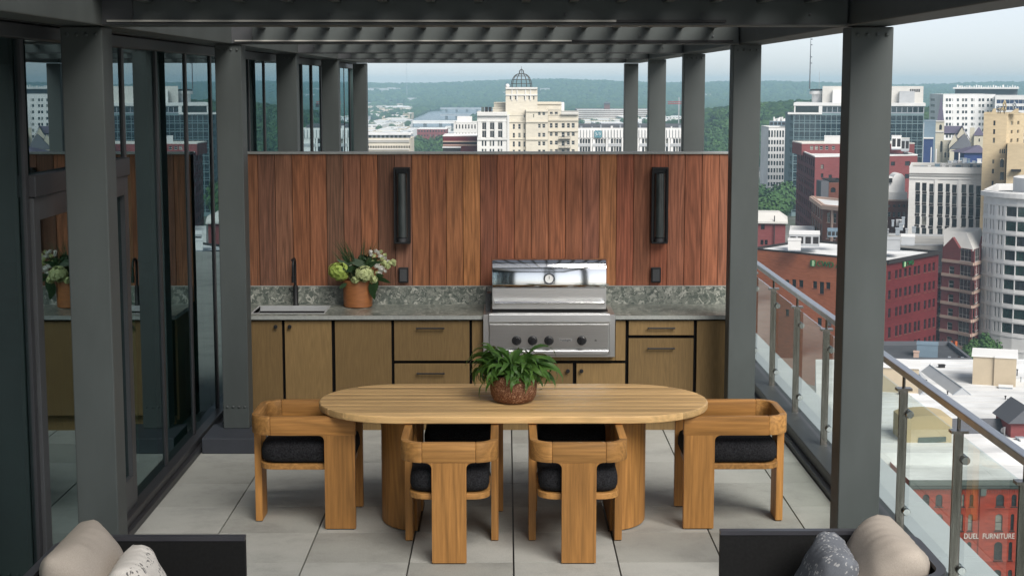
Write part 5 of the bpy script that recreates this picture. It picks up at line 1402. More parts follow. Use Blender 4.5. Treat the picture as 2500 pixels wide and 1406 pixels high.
# crown: broken gables round a pale hip roof
zr = PZ(572, YO)
for F, (ua, ub) in ((fs[0], (0, 1)), (fs[3], (0, 1))):
    a, b2 = F.a, F.b; m = (a + b2) / 2 + F.d * F.L * 0.05
    mb = MB()
    for s, q in ((0, 0.0), (1, 1.0)):
        pass
    vs = [(a.x, a.y, zt), (b2.x, b2.y, zt), (m.x, m.y, PZ(576, YO))]
    i2 = F.inn * 0.8; vs += [(p[0] + i2.x, p[1] + i2.y, p[2]) for p in vs]
    mb.faces(vs, [(0, 1, 2), (5, 4, 3), (1, 4, 5, 2), (3, 0, 2, 5)]); mb.build('gable', C['rose_brick'], t)
mb = MB(); c_ = Vector((PX(2352, YO), YO + 3))
top = [(c_.x + (p[0] - c_.x) * 0.78, c_.y + (p[1] - c_.y) * 0.6 + 2.5) for p in pts]
base = [(c_.x + (p[0] - c_.x) * 0.96, c_.y + (p[1] - c_.y) * 0.96) for p in pts]
mb.taper(base, zt + 0.05, top, zr + 0.6); mb.build('hip_roof', C['trim_pale'], t)
# lower wings left and right
for (a, b2, pyt, Yw, dpt, wcols) in ((2258, 2304, 657, 424, 22, [(2300 - 9, 2300 - 3)]), (2404, 2452, 662, 428, 20, [(2416, 2421), (2425, 2430), (2434, 2439)])):
    cs, z2 = frontal(a, b2, pyt, Yw, dpt); cs[2] = (cs[2][0] + dpt * 0.3, cs[2][1]); cs[3] = (cs[3][0] + dpt * 0.3, cs[3][1]); f2 = faces_of(cs, GZ, z2)
    for r in range(6):
        for (u, v_) in wcols: f2[0].px(u, 677 + 34.3 * r, v_, 696 + 34.3 * r, 'arch' if r == 0 and a > 2400 else 'plain')
    add_faces(t, f2, C['rose_brick'], C['trim_pale'], 0.3, sill=C['trim_pale']); roof_poly(t, cs, z2 - 0.3, C['white_roof'], edge=C['trim_pale'], ew=0.5, top=z2 + 0.5)
    band(t, f2[0], z2 - 1.0, 1.0, 0.45, C['trim_pale'], 'cornice')
    for r in range(5): band(t, f2[0], PZ(704 + 34.3 * r, Yw), 0.5, 0.2, C['trim_sand'])

PYREF[0] = 1200
# ---- furniture building in the foreground, with its white roof
YF = 200; HF = 50.0
t = thing('furniture_building', 'old red brick building with arched windows, painted lettering and a grey cornice', 'building', (PX(2400, YF), YF, GZ))
zt = PZ(1172, YF); x0, x1 = PX(2218, YF), PX(2640, YF)
F = Face((x0, YF), (x1, YF), GZ, zt)
W4 = [[(2348, 2354.5), (2367, 2376.5), (2431.5, 2451.5), (2469.5, 2482)], [(2341, 2351), (2363, 2374.5), (2429.5, 2447.5), (2467, 2475.5)], [(2336, 2347), (2360, 2371), (2426.5, 2447), (2462, 2471)], [(2334, 2345), (2358, 2369), (2424, 2444), (2460, 2470)]]
for r, (a, b2) in enumerate([(1206, 1236), (1254, 1295), (1322, 1367), (1390, 1440)]):
    for k, (u, v_) in enumerate(W4[r]):
        F.px(u, a, v_, b2, 'arch', G[2] if (r == 1 and k != 3) else None)
    for base in (2252, 2284, 2510, 2545, 2580): F.px(base, a, base + 17, b2, 'arch')
Fl = Face((x0, YF + 40), (x0, YF), GZ, zt); Fr_ = Face((x1, YF), (x1, YF + 40), GZ, zt)
add_faces(t, [F, Fl, Fr_], C['scarlet_brick'], C['trim_dark'], 0.18, sill=C['trim_dark'])
band(t, F, zt - 0.55, 0.55, 0.75, C['verdigris'], 'cornice'); band(t, F, zt - 0.95, 0.38, 0.45, C['verdigris'], 'cornice'); band(t, F, zt - 1.15, 0.18, 0.25, C['verdigris'], 'moulding')
for k in range(70):
    u = F.L * k / 70; band(t, F, zt - 1.75, 0.45, 0.10, C['scarlet_brick'], 'corbel', u, u + F.L / 140)
for px in (2397, 2330, 2500): 
    u = F.at(px, 1250)[0]; band(t, F, GZ, zt - GZ - 1.2, 0.16, C['scarlet_brick'], 'pilaster', u - 0.35, u + 0.35)
    band(t, F, zt - 2.0, 0.9, 0.5, C['verdigris'], 'bracket', u - 0.35, u + 0.35)
for py in (1243, 1299.5 + 17, 1372): 
    band(t, F, PZ(py, YF), 0.18, 0.10, C['scarlet_brick'], 'string_course')
LW = NT('painted_letters'); LW.bsdf((0.62, 0.58, 0.54), 0.8); LW = LW.mat
u, v_ = F.at(2414, 1307.5); p = F.a + F.d * u
lt = text('lettering', 'DUEL  FURNITURE', 1.02, LW, t, (p.x, YF - 0.19, v_), (pi / 2, 0, 0), 0.015, 0.80)
cs = [(x0, YF), (x1, YF), (x1, YF + 12), (x0, YF + 12)]
mb = MB(); zr0 = HC - HF
mb.face([(x0, YF + 0.3, zt - 0.1), (x1, YF + 0.3, zt - 0.1), (x1, YF + 10, zt - 0.5), (x0, YF + 10, zt - 0.5)], 0, [(x0, 0), (x1, 0), (x1, 10), (x0, 10)]); mb.build('front_roof', C['white_roof'], t)
mb = MB(); pr = [(x0 - 10, YF + 10.01), (x1 + 20, YF + 10.01), (x1 + 20, 283), (x0 + 4, 283)]
mb.prism(pr, GZ, zr0); mb.uv = [[(p[0] + p[2] * 0.3, p[1] + p[2]) for p in (mb.v[i] for i in f)] for f in mb.f]; mb.build('rear_block', C['white_roof'], t)
t_roof = t
# roof seams on the membrane
mb = MB()
for k in range(14):
    y = 214 + 5 * k; mb.box(x0 - 10 + 0.2 * (y - 210), y, zr0 + 0.004, x1 + 20, y + 0.12, zr0 + 0.03)
mb.build('roof_seams', C['trim_pale'], t)['kind'] = 'stuff'
PYREF[0] = 930
def roofhouse(label, px0, px1, pyt, pyb, Y, depth, split=None):
    xa, xb = PX(px0, Y), PX(px1, Y); za = PZ(pyb, Y); zb = PZ(pyt, Y)
    o = thing('stair_house', label, 'roof house', ((xa + xb) / 2, Y, za), 'tan stair houses on the white roof')
    boxroot(o, xa, Y, za - 0.3, xb, Y + depth, zb, 'wall', C['tan_stucco'])
    boxroot(o, xa - 0.25, Y - 0.25, zb + 0.004, xb + 0.25, Y + depth + 0.25, zb + 0.30, 'cap', C['white_panel'])
    if split: boxroot(o, PX(split, Y), Y - 0.35, za - 0.3, xb + 0.02, Y - 0.004, zb - 0.02, 'wall', C['tan_stucco']); boxroot(o, PX(split, Y) - 0.02, Y - 0.5, zb + 0.002, xb + 0.24, Y - 0.26, zb + 0.29, 'cap', C['white_panel'])
    o.location.y += 0; return turn(o)
roofhouse('tan stucco stair house with a white cap standing free on the white roof', 2376, 2477, 873, 949, 258, 7, 2426)
roofhouse('tan stucco stair house with a white cap behind the railing beside the near post', 2150, 2241, 899, 975, 252, 7)
# skylight ridges
for (pa, pb, pc_, lab) in ((2268, 2372, 978, 'long grey ridged skylight on the white roof, the right one'), (2226, 2290, 978, 'low ridged skylight half hidden by the handrail')):
    o = thing('skylight', lab, 'skylight', (PX(pb, 250), 250, zr0), 'skylights on the white roof')
    ya, yb_ = HF * 3873 / (pc_ - 203), HF * 3873 / (918 - 203); zz = zr0
    mb = MB(); xa, xb = PX(pb - 44, ya), PX(pb, ya); xc, xd = PX(pa - 4, yb_), PX(pa + 4, yb_) 
    vs = [(xa, ya, zz + 0.02), (xb, ya, zz + 0.02), ((xa + xb) / 2, ya, zz + 1.2), (xc - 1.2, yb_, zz + 0.02), (xd + 1.2, yb_, zz + 0.02), ((xc + xd) / 2, yb_, zz + 1.2)]
    mb.faces(vs, [(0, 1, 2), (1, 4, 5, 2), (3, 0, 2, 5), (4, 3, 5)]); mb.build('ridge', C['grey_panel'], o)
    mb = MB(); mb.tube([vs[2], vs[5]], 0.10, 6); mb.tube([vs[0], vs[2], vs[1]], 0.08, 6); mb.build('ridge_cap', C['metal_grey'], o)
roofbox('roof_vent', 'low white vent curb in front of the free standing tan stair house', 'vent', 2440, 2472, 946, 953, 255, 1.5, C['metal_grey'], C['white_panel'])
PYREF[0] = 1050
# slate mansard with dormer, right
YM = 221
o = thing('mansard_roof', 'grey slate mansard roof with a pink gabled dormer at the right below the handrail', 'roof', (PX(2400, YM), YM, zr0 - 3))
zm1, zm0 = PZ(1018, YM + 4), PZ(1068, YM)
mb = MB(); xa, xb = PX(2330, YM), PX(2640, YM)
mb.faces([(xa - 1, YM, zm0), (xb, YM, zm0), (xb, YM + 3.0, zm1), (xa, YM + 3.0, zm1), (xa - 1, YM + 8, zm0), (xb, YM + 8, zm0)], [(0, 1, 2, 3), (4, 0, 3), (3, 2, 5, 4)]); 
mb.uv = [[(p[0], p[2]) for p in (mb.v[i] for i in f)] for f in mb.f]; mb.build('slate_slope', C['slate'], o)
boxroot(o, xa, YM + 0.4, zr0 - 0.5, xb, YM + 8, zm0 - 0.01, 'wall', C['gravel_roof'])
xg0, xg1 = PX(2468, YM - 2), PX(2540, YM - 2); zg = PZ(1033, YM - 2); xm_ = (xg0 + xg1) / 2
boxroot(o, xg0, YM - 2, zr0 - 0.5, xg1, YM + 5, zg, 'gable_wall', C['rose_brick'])
mb = MB(); za = PZ(992, YM - 2); e = 0.6
mb.faces([(xg0 - e, YM - 2.6, zg), (xm_, YM - 2.6, za), (xg1 + e, YM - 2.6, zg), (xg0 - e, YM + 5, zg), (xm_, YM + 5, za), (xg1 + e, YM + 5, zg)], [(0, 1, 4, 3), (1, 2, 5, 4), (0, 2, 1), (3, 5, 2, 0)]); mb.build('gable_roof', C['slate'], o)
mb = MB(); mb.lathe([(0, 0.0), (0.32, -0.08), (0.42, -0.22)], (PX(2452, YM), YM + 0.6, PZ(1052, YM)), 14, 'y'); tag(mb.build('satellite_dish', C['white_panel']), 'small white satellite dish on the slate mansard roof', 'dish')
# annex shape with teal glazing, added for a tan reflection in the railing glass
o = thing('reflection_annex', 'yellow tan annex shape with a slanted teal window, added for a railing glass reflection', 'roof house', (PX(2265, 216), 216, zr0))
ya = 216; xa, xb = PX(2206, ya), PX(2324, ya); z1, z0_ = PZ(1016, ya), zr0
mb = MB(); pr = [(xa, z0_), (xb, z0_), (xb, z1 - 0.35)] + [(xb - (xb - xa) * k / 10, z1 - 0.35 + 0.45 * sin(pi * (k / 10) ** 0.8)) for k in range(1, 10)] + [(xa, z1 - 0.5)]
mb.prism(pr, ya, ya + 6, 'y'); mb.build('wall', C['yellow_stucco'], o)
Fx = [(PX(2241, ya), PZ(1083, ya)), (PX(2310, ya), PZ(1078, ya)), (PX(2310, ya), PZ(1066, ya)), (PX(2243, ya), PZ(1068, ya))]
mb = MB(); mb.prism(Fx, ya - 0.12, ya - 0.004, 'y'); mb.build('window', G_G, o)
PYREF[0] = 880
# dark flat roof with machines behind
t = thing('dark_roof_building', 'building with a dark flat roof, low parapet and small machines, behind the white roof', 'building', (PX(2260, 290), 290, GZ))
cs = [(PX(2100, 284), 284), (PX(2372, 284), 284), (PX(2318, 303), 303), (PX(2100, 303), 303)]; zz = HC - 50.6
fs = faces_of(cs, GZ, zz); add_faces(t, fs, C['brown_brick']); roof_poly(t, cs, zz - 0.1, C['dark_roof'], edge=C['slate'], ew=0.5, eh=0.75)
roofbox('air_unit', 'big blue grey air unit standing on the dark flat roof', 'roof unit', 2238, 2288, 843, 881, 289, 3.5, C['metal_blue'], C['metal_blue'], ribs=0)
roofbox('brick_chimney', 'short tan brick chimney left of the blue grey air unit', 'chimney', 2230, 2243, 861, 888, 286, 1.2, C['trim_sand'], C['trim_sand'])
rr = random.Random(9)
for k in range(8):
    px = rr.uniform(2296, 2352); w = rr.uniform(3, 8); 
    roofbox('roof_fitting', 'small dark fitting on the dark flat roof right of the air unit', 'roof fitting', px, px + w, 880 - rr.uniform(2, 8), 884, 286 + rr.uniform(0, 6), 0.8, C[rr.choice(['metal_grey', 'trim_dark'])], None, 'fittings on the dark flat roof')
rr = random.Random(77)
for k in range(26):
    Y = rr.uniform(216, 276); px = rr.uniform(2190, 2520); z = HC - HF; q = P(px, 700, Y).x; py = 203 + 50 * 3873 / Y
    if 2200 < px < 2340 and Y < 226 or 2368 < px < 2480 and 250 < Y < 270: continue
    h = rr.uniform(0.3, 1.1); mb = MB()
    if k % 3: mb.lathe([(0.10, 0), (0.10, h), (0.18, h), (0.18, h + 0.12), (0.0, h + 0.16)], (q, Y, z), 8)
    else: mb.box(q - 0.5, Y - 0.4, z, q + 0.5, Y + 0.4, z + h * 0.7); mb.box(q - 0.6, Y - 0.5, z + h * 0.7 + 0.005, q + 0.6, Y + 0.5, z + h * 0.7 + 0.08)
    tag(mb.build('roof_vent_pipe' if k % 3 else 'roof_hatch', C[rr.choice(['metal_grey', 'trim_dark', 'white_panel'])]), 'small vent pipe on the broad white roof' if k % 3 else 'small square hatch on the broad white roof', 'roof vent', 'small vents on the broad white roof')
# traffic signals in the street beyond
o = thing('traffic_signal', 'orange traffic signals hanging over the street beneath the corner tower', 'traffic light', (PX(2325, 330), 330, GZ))
yb_ = 330; zz = PZ(842, yb_)
mb = MB(); mb.tube([(PX(2300, yb_), yb_, GZ), (PX(2300, yb_), yb_, zz + 1.2), (PX(2345, yb_), yb_, zz + 1.0)], 0.12, 6); mb.build('mast_arm', C['trim_dark'], o)
OR = NT('signal_orange'); OR.bsdf((0.45, 0.10, 0.02), 0.5); OR = OR.mat
for px in (2318, 2330): boxroot(o, PX(px, yb_), yb_ - 0.2, zz - 0.6, PX(px + 5, yb_), yb_ + 0.2, zz + 0.75, 'signal_head', OR)
PYREF[0] = 290
# ------------------------------------------------------------------ old domed tower in the middle distance
YV = 640
t = thing('domed_tower', 'cream stone tower block with stepped roofs and an open iron dome on top', 'building', (PX(1290, YV), YV, GZ))
def blk(px0, px1, pyt, Y, depth, mat, wins=(), capm=None, zb=GZ, style='plain', caph=0.5, out=0.35):
    cs, z2 = frontal(px0, px1, pyt, Y, depth); f = faces_of(cs, zb, z2)
    for w in wins: f[0].px(*w[:4], w[4] if len(w) > 4 else style, w[5] if len(w) > 5 else None)
    add_faces(t, f, mat, C['trim_pale'], 0.3)
    roof_poly(t, cs, z2 - 0.3, C['gravel_roof'], edge=capm or mat, ew=0.5, top=z2 + caph)
    return f[0], z2
wl = []
for x in (1176.8, 1196, 1215.7): wl += [(x, 300, x + 10.6, 317, 'twin', G[0]), (x, 319.5, x + 10.6, 336.5, 'twin', G[0])] + [(x - 0.5 + q, 344, x + 3.6 + q, 357, 'bare') for q in (0, 7)] + [(x - 0.5 + q, 364, x + 3.6 + q, 374, 'bare') for q in (0, 7)]
F, z2 = blk(1165, 1238, 277, 628, 26, C['pale_stone'], wl)
band(t, F, PZ(283, 628), 1.2, 1.0, C['pale_stone'], 'cornice'); band(t, F, PZ(342, 628), 0.7, 0.5, C['pale_stone'], 'belt'); band(t, F, PZ(297.5, 628), 0.4, 0.3, C['pale_stone'], 'belt')
for px in (1171, 1191.5, 1211.5, 1231): uu = F.at(px, 320)[0]; band(t, F, PZ(338, 628), PZ(298, 628) - PZ(338, 628), 0.5, C['pale_stone'], 'pilaster', uu - 0.7, uu + 0.7)
boxroot(t, PX(1238.2, 628), 627.5, GZ, PX(1243.5, 628), 640, PZ(281, 628), 'corner_pier', C['pale_stone'])
wl = []
for (a, b2) in ((303, 316), (325, 337), (346, 359), (366, 374)):
    wl += [(1251.7, a, 1257, b2), (1265, a, 1271, b2), (1278, a, 1281.8, b2)]
F, z2 = blk(1243, 1284, 284, 634, 20, C['cream_stone'], wl)
band(t, F, PZ(299, 634), 0.6, 0.4, C['cream_stone'], 'belt'); band(t, F, PZ(341, 634), 0.5, 0.35, C['cream_stone'], 'belt')
wl = []
for (a, b2) in ((273, 282), (303, 313), (325, 335), (346, 356), (366, 373)): wl += [(1313.6, a, 1319.8, b2, 'sash'), (1324, a, 1331, b2, 'sash')]
wl += [(1278.5, 280, 1281.5, 288), (1301.5, 279, 1304, 287.5)]
F, z2 = blk(1284, 1338, 271, 632, 24, C['cream_stone'], wl)
for py in (271.5, 297.5, 340): band(t, F, PZ(py + 2, 632), 0.55, 0.45, C['cream_stone'], 'belt')
wl = []
for (a, b2) in ((273, 283),): wl += [(1342, a, 1349.5, b2, 'sash', G[0]), (1354, a, 1362, b2, 'sash', G[0])]
for r, (a, b2) in enumerate(((301, 313), (323, 333), (344, 354), (365, 373))):
    wl += [(1342, a, 1349, b2, 'sash'), (1354.5, a, 1362, b2, 'sash'), (1371, a, 1378.6, b2 if r == 0 else b2 + 3, 'sash'), (1384, a, 1391, b2, 'sash'), (1395.4, a, 1403, b2, 'sash')]
F, z2 = blk(1338.5, 1412, 283, 636, 22, C['cream_stone'], [w for w in wl if w[1] > 290])
for py in (295.5, 321.5): band(t, F, PZ(py, 636), 0.7, 0.5, C['cream_stone'], 'belt')
for (pa, pb, py) in ((1364, 1392, 341), (1364, 1392, 363)):
    mb = MB(); zz = PZ(py, 636); mb.box(PX(pa, 636), 634.4, zz, PX(pb, 636), 635.9, zz + 0.25)
    for k in range(9): xx = PX(pa, 636) + (PX(pb, 636) - PX(pa, 636)) * k / 8; mb.box(xx - 0.05, 634.4, zz, xx + 0.05, 634.5, zz + 1.1)
    mb.box(PX(pa, 636), 634.38, zz + 1.1, PX(pb, 636), 634.52, zz + 1.2); mb.build('balcony', C['trim_dark'], t)
mb = MB()
for k in range(24): mb.lathe([(0.18, 0), (0.3, 0.5), (0.15, 1.0), (0.3, 1.6)], (PX(1371 + 1.75 * k, 635), 635, z2 + 0.4), 6)
o = mb.build('balustrade', C['trim_pale'], t); o['kind'] = 'stuff'
F, z2 = blk(1338.5, 1369, 270, 640, 18, C['cream_stone'], [(1342, 273.5, 1349.5, 283, 'sash', G[0]), (1354, 273.5, 1362, 283, 'sash', G[0])])
F, z2 = blk(1306, 1370, 253, 646, 16, C['cream_stone']); band(t, F, PZ(255, 646), 0.6, 0.5, C['cream_stone'], 'cornice')
boxroot(t, PX(1370.5, 650), 650, GZ + 30, PX(1377.5, 650), 658, PZ(250.5, 650), 'flue', C['white_panel'])
F, z2 = blk(1206, 1249, 254, 645, 18, C['cream_stone']); F, z2 = blk(1203, 1262, 266, 640, 6, C['cream_stone'])
wl = [(1245, 250, 1248, 259), (1257, 260, 1260.5, 270), (1278.5, 260, 1282, 269), (1301.3, 260, 1304.3, 269)]
F, z2 = blk(1243, 1310, 246, 637.5, 16, C['cream_stone'], wl, caph=0.05)
for k in range(7): band(t, F, PZ(249.5, 637.5), 0.7, 0.5, C['trim_pale'], 'bracket', 5.5 + k * 0.9, 6.0 + k * 0.9)
wl = [(x, 234.5, x + 3.2, 244) for x in (1244.5, 1257, 1279, 1290, 1301.5)]
F, z2 = blk(1234.5, 1312, 217, 636, 17, C['cream_stone'], wl)
band(t, F, PZ(218, 636), 0.7, 0.6, C['pale_stone'], 'cornice'); band(t, F, PZ(234, 636), 0.55, 0.35, C['pale_stone'], 'belt')
for px in (1250, 1262.5, 1283, 1295.3): uu = F.at(px, 230)[0]; band(t, F, PZ(246, 636), PZ(219, 636) - PZ(246, 636), 0.25, C['pale_stone'], 'pilaster', uu - 0.22, uu + 0.22)
for k in range(3): boxroot(t, PX(1175 + 9 * k, 634), 634, PZ(274, 634), PX(1182 + 9 * k, 634), 638, PZ(262, 634), 'roof_plant', C['verdigris'] if k == 0 else C['trim_dark'])
mb = MB(); mb.lathe([(0, 0.9), (0.6, 0.7), (0.9, 0.0), (0.6, -0.6), (0, -0.8)], (PX(1239, 637), 637, PZ(210.5, 637)), 12); mb.build('roof_ball', C['white_panel'], t, smooth=60)
# open dome
YD_ = 644; cxd = PX(1273, YD_); zb = PZ(215, YD_); rd = PX(1297, YD_) - cxd; hd = PZ(180.5, YD_) - zb
dome = bpy.data.objects.new('dome', None); COL.objects.link(dome); dome.parent = t
IR = plain('dome_iron', (0.060, 0.060, 0.055), 0.5, 0.0, 0.4)
mb = MB()
def dprof(s): return (rd * (cos(s * pi / 2) ** 0.75) * 1.0 + 0.25, zb + hd * (0.30 * min(s / 0.3, 1) * 1.0 + 0.70 * (sin(max(0, (s - 0.0)) * pi / 2) ** 1.2) * (1 if s > 0 else 0)) if False else zb + hd * sin(s * pi / 2))
for k in range(12):
    a = 2 * pi * k / 12; pts = []
    for j in range(9):
        s = j / 8; r, z = dprof(s * 0.94); pts.append((cxd + r * cos(a), YD_ + r * sin(a), z))
    mb.tube(pts, 0.16, 5)
o = mb.build('rib', IR); o.parent = dome; o.location = -Vector(t.location)
mb = MB()
for s in (0.02, 0.2, 0.42, 0.66, 0.9):
    r, z = dprof(s * 0.94); mb.tube([(cxd + r * cos(2 * pi * k / 24), YD_ + r * sin(2 * pi * k / 24), z) for k in range(25)], 0.14, 5, cap=False)
o = mb.build('ring', IR); o.parent = dome; o.location = -Vector(t.location)
mb = MB(); rl = PX(1278.5, YD_) - cxd; z0_ = PZ(181, YD_); z1_ = PZ(169, YD_)
for k in range(8):
    a = 2 * pi * k / 8; mb.tube([(cxd + rl * cos(a), YD_ + rl * sin(a), z0_), (cxd + rl * 0.95 * cos(a), YD_ + rl * 0.95 * sin(a), z0_ + (z1_ - z0_) * 0.6), (cxd, YD_, z1_)], 0.13, 5)
mb.tube([(cxd + rl * cos(2 * pi * k / 16), YD_ + rl * sin(2 * pi * k / 16), z0_) for k in range(17)], 0.2, 5, cap=False)
mb.tube([(cxd, YD_, z1_), (cxd, YD_, PZ(163, YD_))], 0.08, 5)
o = mb.build('lantern', IR); o.parent = dome; o.location = -Vector(t.location)

# ------------------------------------------------------------------ bank slab with the vertical fins and logo
YB_ = 680
t = thing('finned_bank', 'white office slab with vertical fins along its top and a blue logo', 'building', (PX(1545, YB_), YB_, GZ))
cs, zt = frontal(1405, 1700, 314, YB_, 34); F = faces_of(cs, GZ, zt); F0 = F[0]
for k in range(-1, 7):
    a = 1412.5 + 38.0 * k + (0 if k < 0 else 0)
    for q in range(5):
        for (y0, y1) in ((339.5, 350.5), (358.5, 371.5)):
            x = a + 3.0 + 6.6 * q
            if 1407 < x < 1694: F0.px(x, y0, x + 5.2, y1, 'bare')
add_faces(t, F, C['white_panel'], C['grey_panel'], 0.35)
mb = MB(); 
for k in range(39):
    px = 1411 + 7.5 * k; mb.box(PX(px, YB_), YB_ - 0.5, PZ(337, YB_), PX(px + 4.8, YB_), YB_ - 0.004, PZ(317.5, YB_))
mb.build('fin', C['white_panel'], t)['kind'] = 'stuff'
mb = MB(); mb.box(PX(1405, YB_), YB_ - 0.03, PZ(337, YB_), PX(1700, YB_), YB_ - 0.003, PZ(317.5, YB_)); mb.build('fin_backing', C['grey_panel'], t)
for k in range(0, 8):
    px = 1404 + 38 * k; boxroot(t, PX(px, YB_), YB_ - 0.45, GZ, PX(px + 4, YB_), YB_ - 0.006, PZ(338, YB_), 'pier', C['white_panel'])
    boxroot(t, PX(px + 5, YB_), YB_ - 0.2, PZ(358, YB_), PX(px + 37, YB_), YB_ - 0.007, PZ(351, YB_), 'spandrel', C['grey_panel'])
roof_poly(t, cs, zt - 0.3, C['dark_roof'], edge=C['white_panel'], ew=0.5, top=zt + 0.2)
boxroot(t, PX(1408, YB_ + 6), YB_ + 6, zt, PX(1690, YB_ + 6), YB_ + 26, PZ(305, YB_ + 6), 'plant_screen', C['slate'])
rr = random.Random(3)
for k in range(11):
    px = 1415 + 24 * k + rr.uniform(0, 8); roofbox('rooftop_unit', 'small white machine in front of the dark plant screen on the finned slab', 'roof unit', px, px + rr.uniform(3, 7), 313.5 - rr.uniform(3, 7), 313.5, YB_ + 3, 2, C[rr.choice(['white_panel', 'metal_grey'])], None, 'machines on the finned slab')
lg = thing('logo_sign', 'rounded square teal logo sign with a white mark on the finned white slab', 'sign', (PX(1460, YB_), YB_ - 0.7, PZ(328, YB_)))
TE = NT('logo_teal'); TE.bsdf((0.03, 0.16, 0.21), 0.4); TE = TE.mat; WH = NT('logo_white'); WH.bsdf((0.75, 0.78, 0.78), 0.5); WH = WH.mat
s = (PX(1469.5, YB_) - PX(1451, YB_)) / 2
mb = MB(); mb.prism(rrect(-s, -s * 0.95, s, s * 0.95, s * 0.35, 5), -0.1, 0.15, 'y'); o = mb.build('plate', TE); o.parent = lg
mb = MB(); mb.prism(rrect(-s * 0.86, -s * 0.8, s * 0.86, s * 0.8, s * 0.3, 5), -0.12, -0.104, 'y'); o = mb.build('rim', plain('logo_pale', (0.30, 0.46, 0.48), 0.5)); o.parent = lg
mb = MB(); mb.prism(rrect(-s * 0.76, -s * 0.7, s * 0.76, s * 0.7, s * 0.25, 5), -0.14, -0.124, 'y'); o = mb.build('field', TE); o.parent = lg
o = text('lettering', '5/3', s * 1.15, WH, None, (0, 0, 0), (pi / 2, 0, 0), 0.03); o.parent = lg; o.location = (0, -0.18, 0)

# ------------------------------------------------------------------ generic small city blocks
def plain_Y(py, h): return (70.0 - h) * 3873 / (py - 203)
def simple_block(name, label, px0, px1, pyt, Y, depth, mat, roofm, rows=0, cols=0, group=None, band_m=None, frac=(0.6, 0.5), fh=None, style='bare', edge=None):
    t = thing(name, label, 'building', (PX((px0 + px1) / 2, Y), Y, GZ), group)
    cs, zt = frontal(px0, px1, pyt, Y, depth); f = faces_of(cs, GZ, zt)
    if rows:
        fh = fh or min(4.2, (zt - GZ - 1) / rows)
        for r in range(rows):
            v1 = zt - 0.9 - r * fh
            f[0].grid(even(cols, 0.5, f[0].L - 0.5, frac[0]), [(v1 - fh * frac[1], v1)], style)
    add_faces(t, f, mat, C['trim_pale'], 0.3); roof_poly(t, cs, zt - 0.25, roofm, edge=edge or mat, ew=0.5, top=zt + 0.3)
    if px0 > 1800: turn(t)
    return t, f[0], zt, cs
t, F, zt, cs = simple_block('arcaded_building', 'long beige building with a white roof deck, above the left boards', 862, 1001, 341, 700, 30, C['cream_stone'], C['white_roof'])
t2, F, z2, cs = simple_block('arcaded_building_front', 'x', 862, 999, 339.5, 697, 2.9, C['cream_stone'], C['white_roof'])
t2.name = 'arcade_front'; t2['label'] = 'beige arcaded front with small dark arches just above the plank wall, at the left'
mb = MB()
for k in range(34):
    px = 866 + 4.0 * k; w_ = PX(2.4 + px, 697) - PX(px, 697); xx = PX(px, 697)
    pr = [(xx, PZ(362, 697)), (xx + w_, PZ(362, 697)), (xx + w_, PZ(357, 697))] + [(xx + w_ / 2 + w_ / 2 * cos(a), PZ(357, 697) + w_ / 2 * sin(a)) for a in [j * pi / 4 for j in range(1, 4)]] + [(xx, PZ(357, 697))]
    mb.prism(pr, 696.9, 696.99, 'y')
mb.build('arch', C['trim_dark'], t2)['kind'] = 'stuff'
for py, h, o_ in ((344, 0.5, 0.8), (347.5, 0.35, 0.5), (366, 0.5, 0.6)): band(t2, F, PZ(py, 697), h, o_, C['trim_pale'], 'moulding')
boxroot(t, PX(866, 706), 706, zt, PX(997, 706), 722, PZ(330, 706), 'clerestory', C['metal_grey'])
boxroot(t, PX(862, 704), 703.5, PZ(329.8, 704), PX(1003, 704), 726, PZ(327, 704), 'roof_deck', C['white_roof'])
mb = MB()
for k in range(12): mb.box(PX(868 + 10.6 * k, 706), 705.9, zt + 0.3, PX(874 + 10.6 * k, 706), 705.99, PZ(331, 706))
mb.build('window', G[1], t)
t, F, zt, cs = simple_block('red_mill', 'low rose brick mill with two rows of windows behind the trees', 1018, 1090, 316, 1500, 40, C['rose_brick'], C['white_roof'], 2, 10, None, None, (0.45, 0.4), 4.2, edge=C['white_panel'])
t, F, zt, cs = simple_block('maroon_building', 'maroon brick building with a pale roof edge left of the domed tower', 1081, 1168, 333, 660, 24, C['plum_brick'], C['white_roof'], edge=C['white_panel'])
band(t, F, PZ(347, 660), 0.4, 0.3, C['trim_sand']); band(t, F, PZ(352, 660), 0.9, 0.05, C['trim_dark']); band(t, F, PZ(356, 660), 0.4, 0.3, C['trim_sand'])
boxroot(t, PX(1081, 657), 655, GZ, PX(1124, 657), 659.8, PZ(361, 657), 'annex', C['trim_dark']); boxroot(t, PX(1080, 657), 654.6, PZ(361, 657) + 0.004, PX(1125, 657), 659.8, PZ(359, 657), 'annex_cap', C['white_panel'])
t, F, zt, cs = simple_block('pale_annex', 'pale stone building with a few dark windows tucked behind the domed tower', 1108, 1166, 300, 760, 20, C['pale_stone'], C['gravel_roof'], 3, 7, None, None, (0.4, 0.5), 4.0)
boxroot(t, PX(1116, 764), 764, zt, PX(1152, 764), 772, PZ(285, 764), 'plant_room', C['white_panel'])
t, F, zt, cs = simple_block('brown_mill', 'long brown mill with pale floor bands beyond the white slab', 1408, 1612, 268, 2750, 90, C['brown_brick'], C['grey_panel'])
for k in range(5): band(t, F, PZ(270 + 4.6 * k, 2750), 1.7, 0.8, C['trim_pale'])
boxroot(t, PX(1475, 2755), 2755, zt, PX(1489, 2755), 2768, PZ(253, 2755), 'stair_tower', C['brown_brick'])
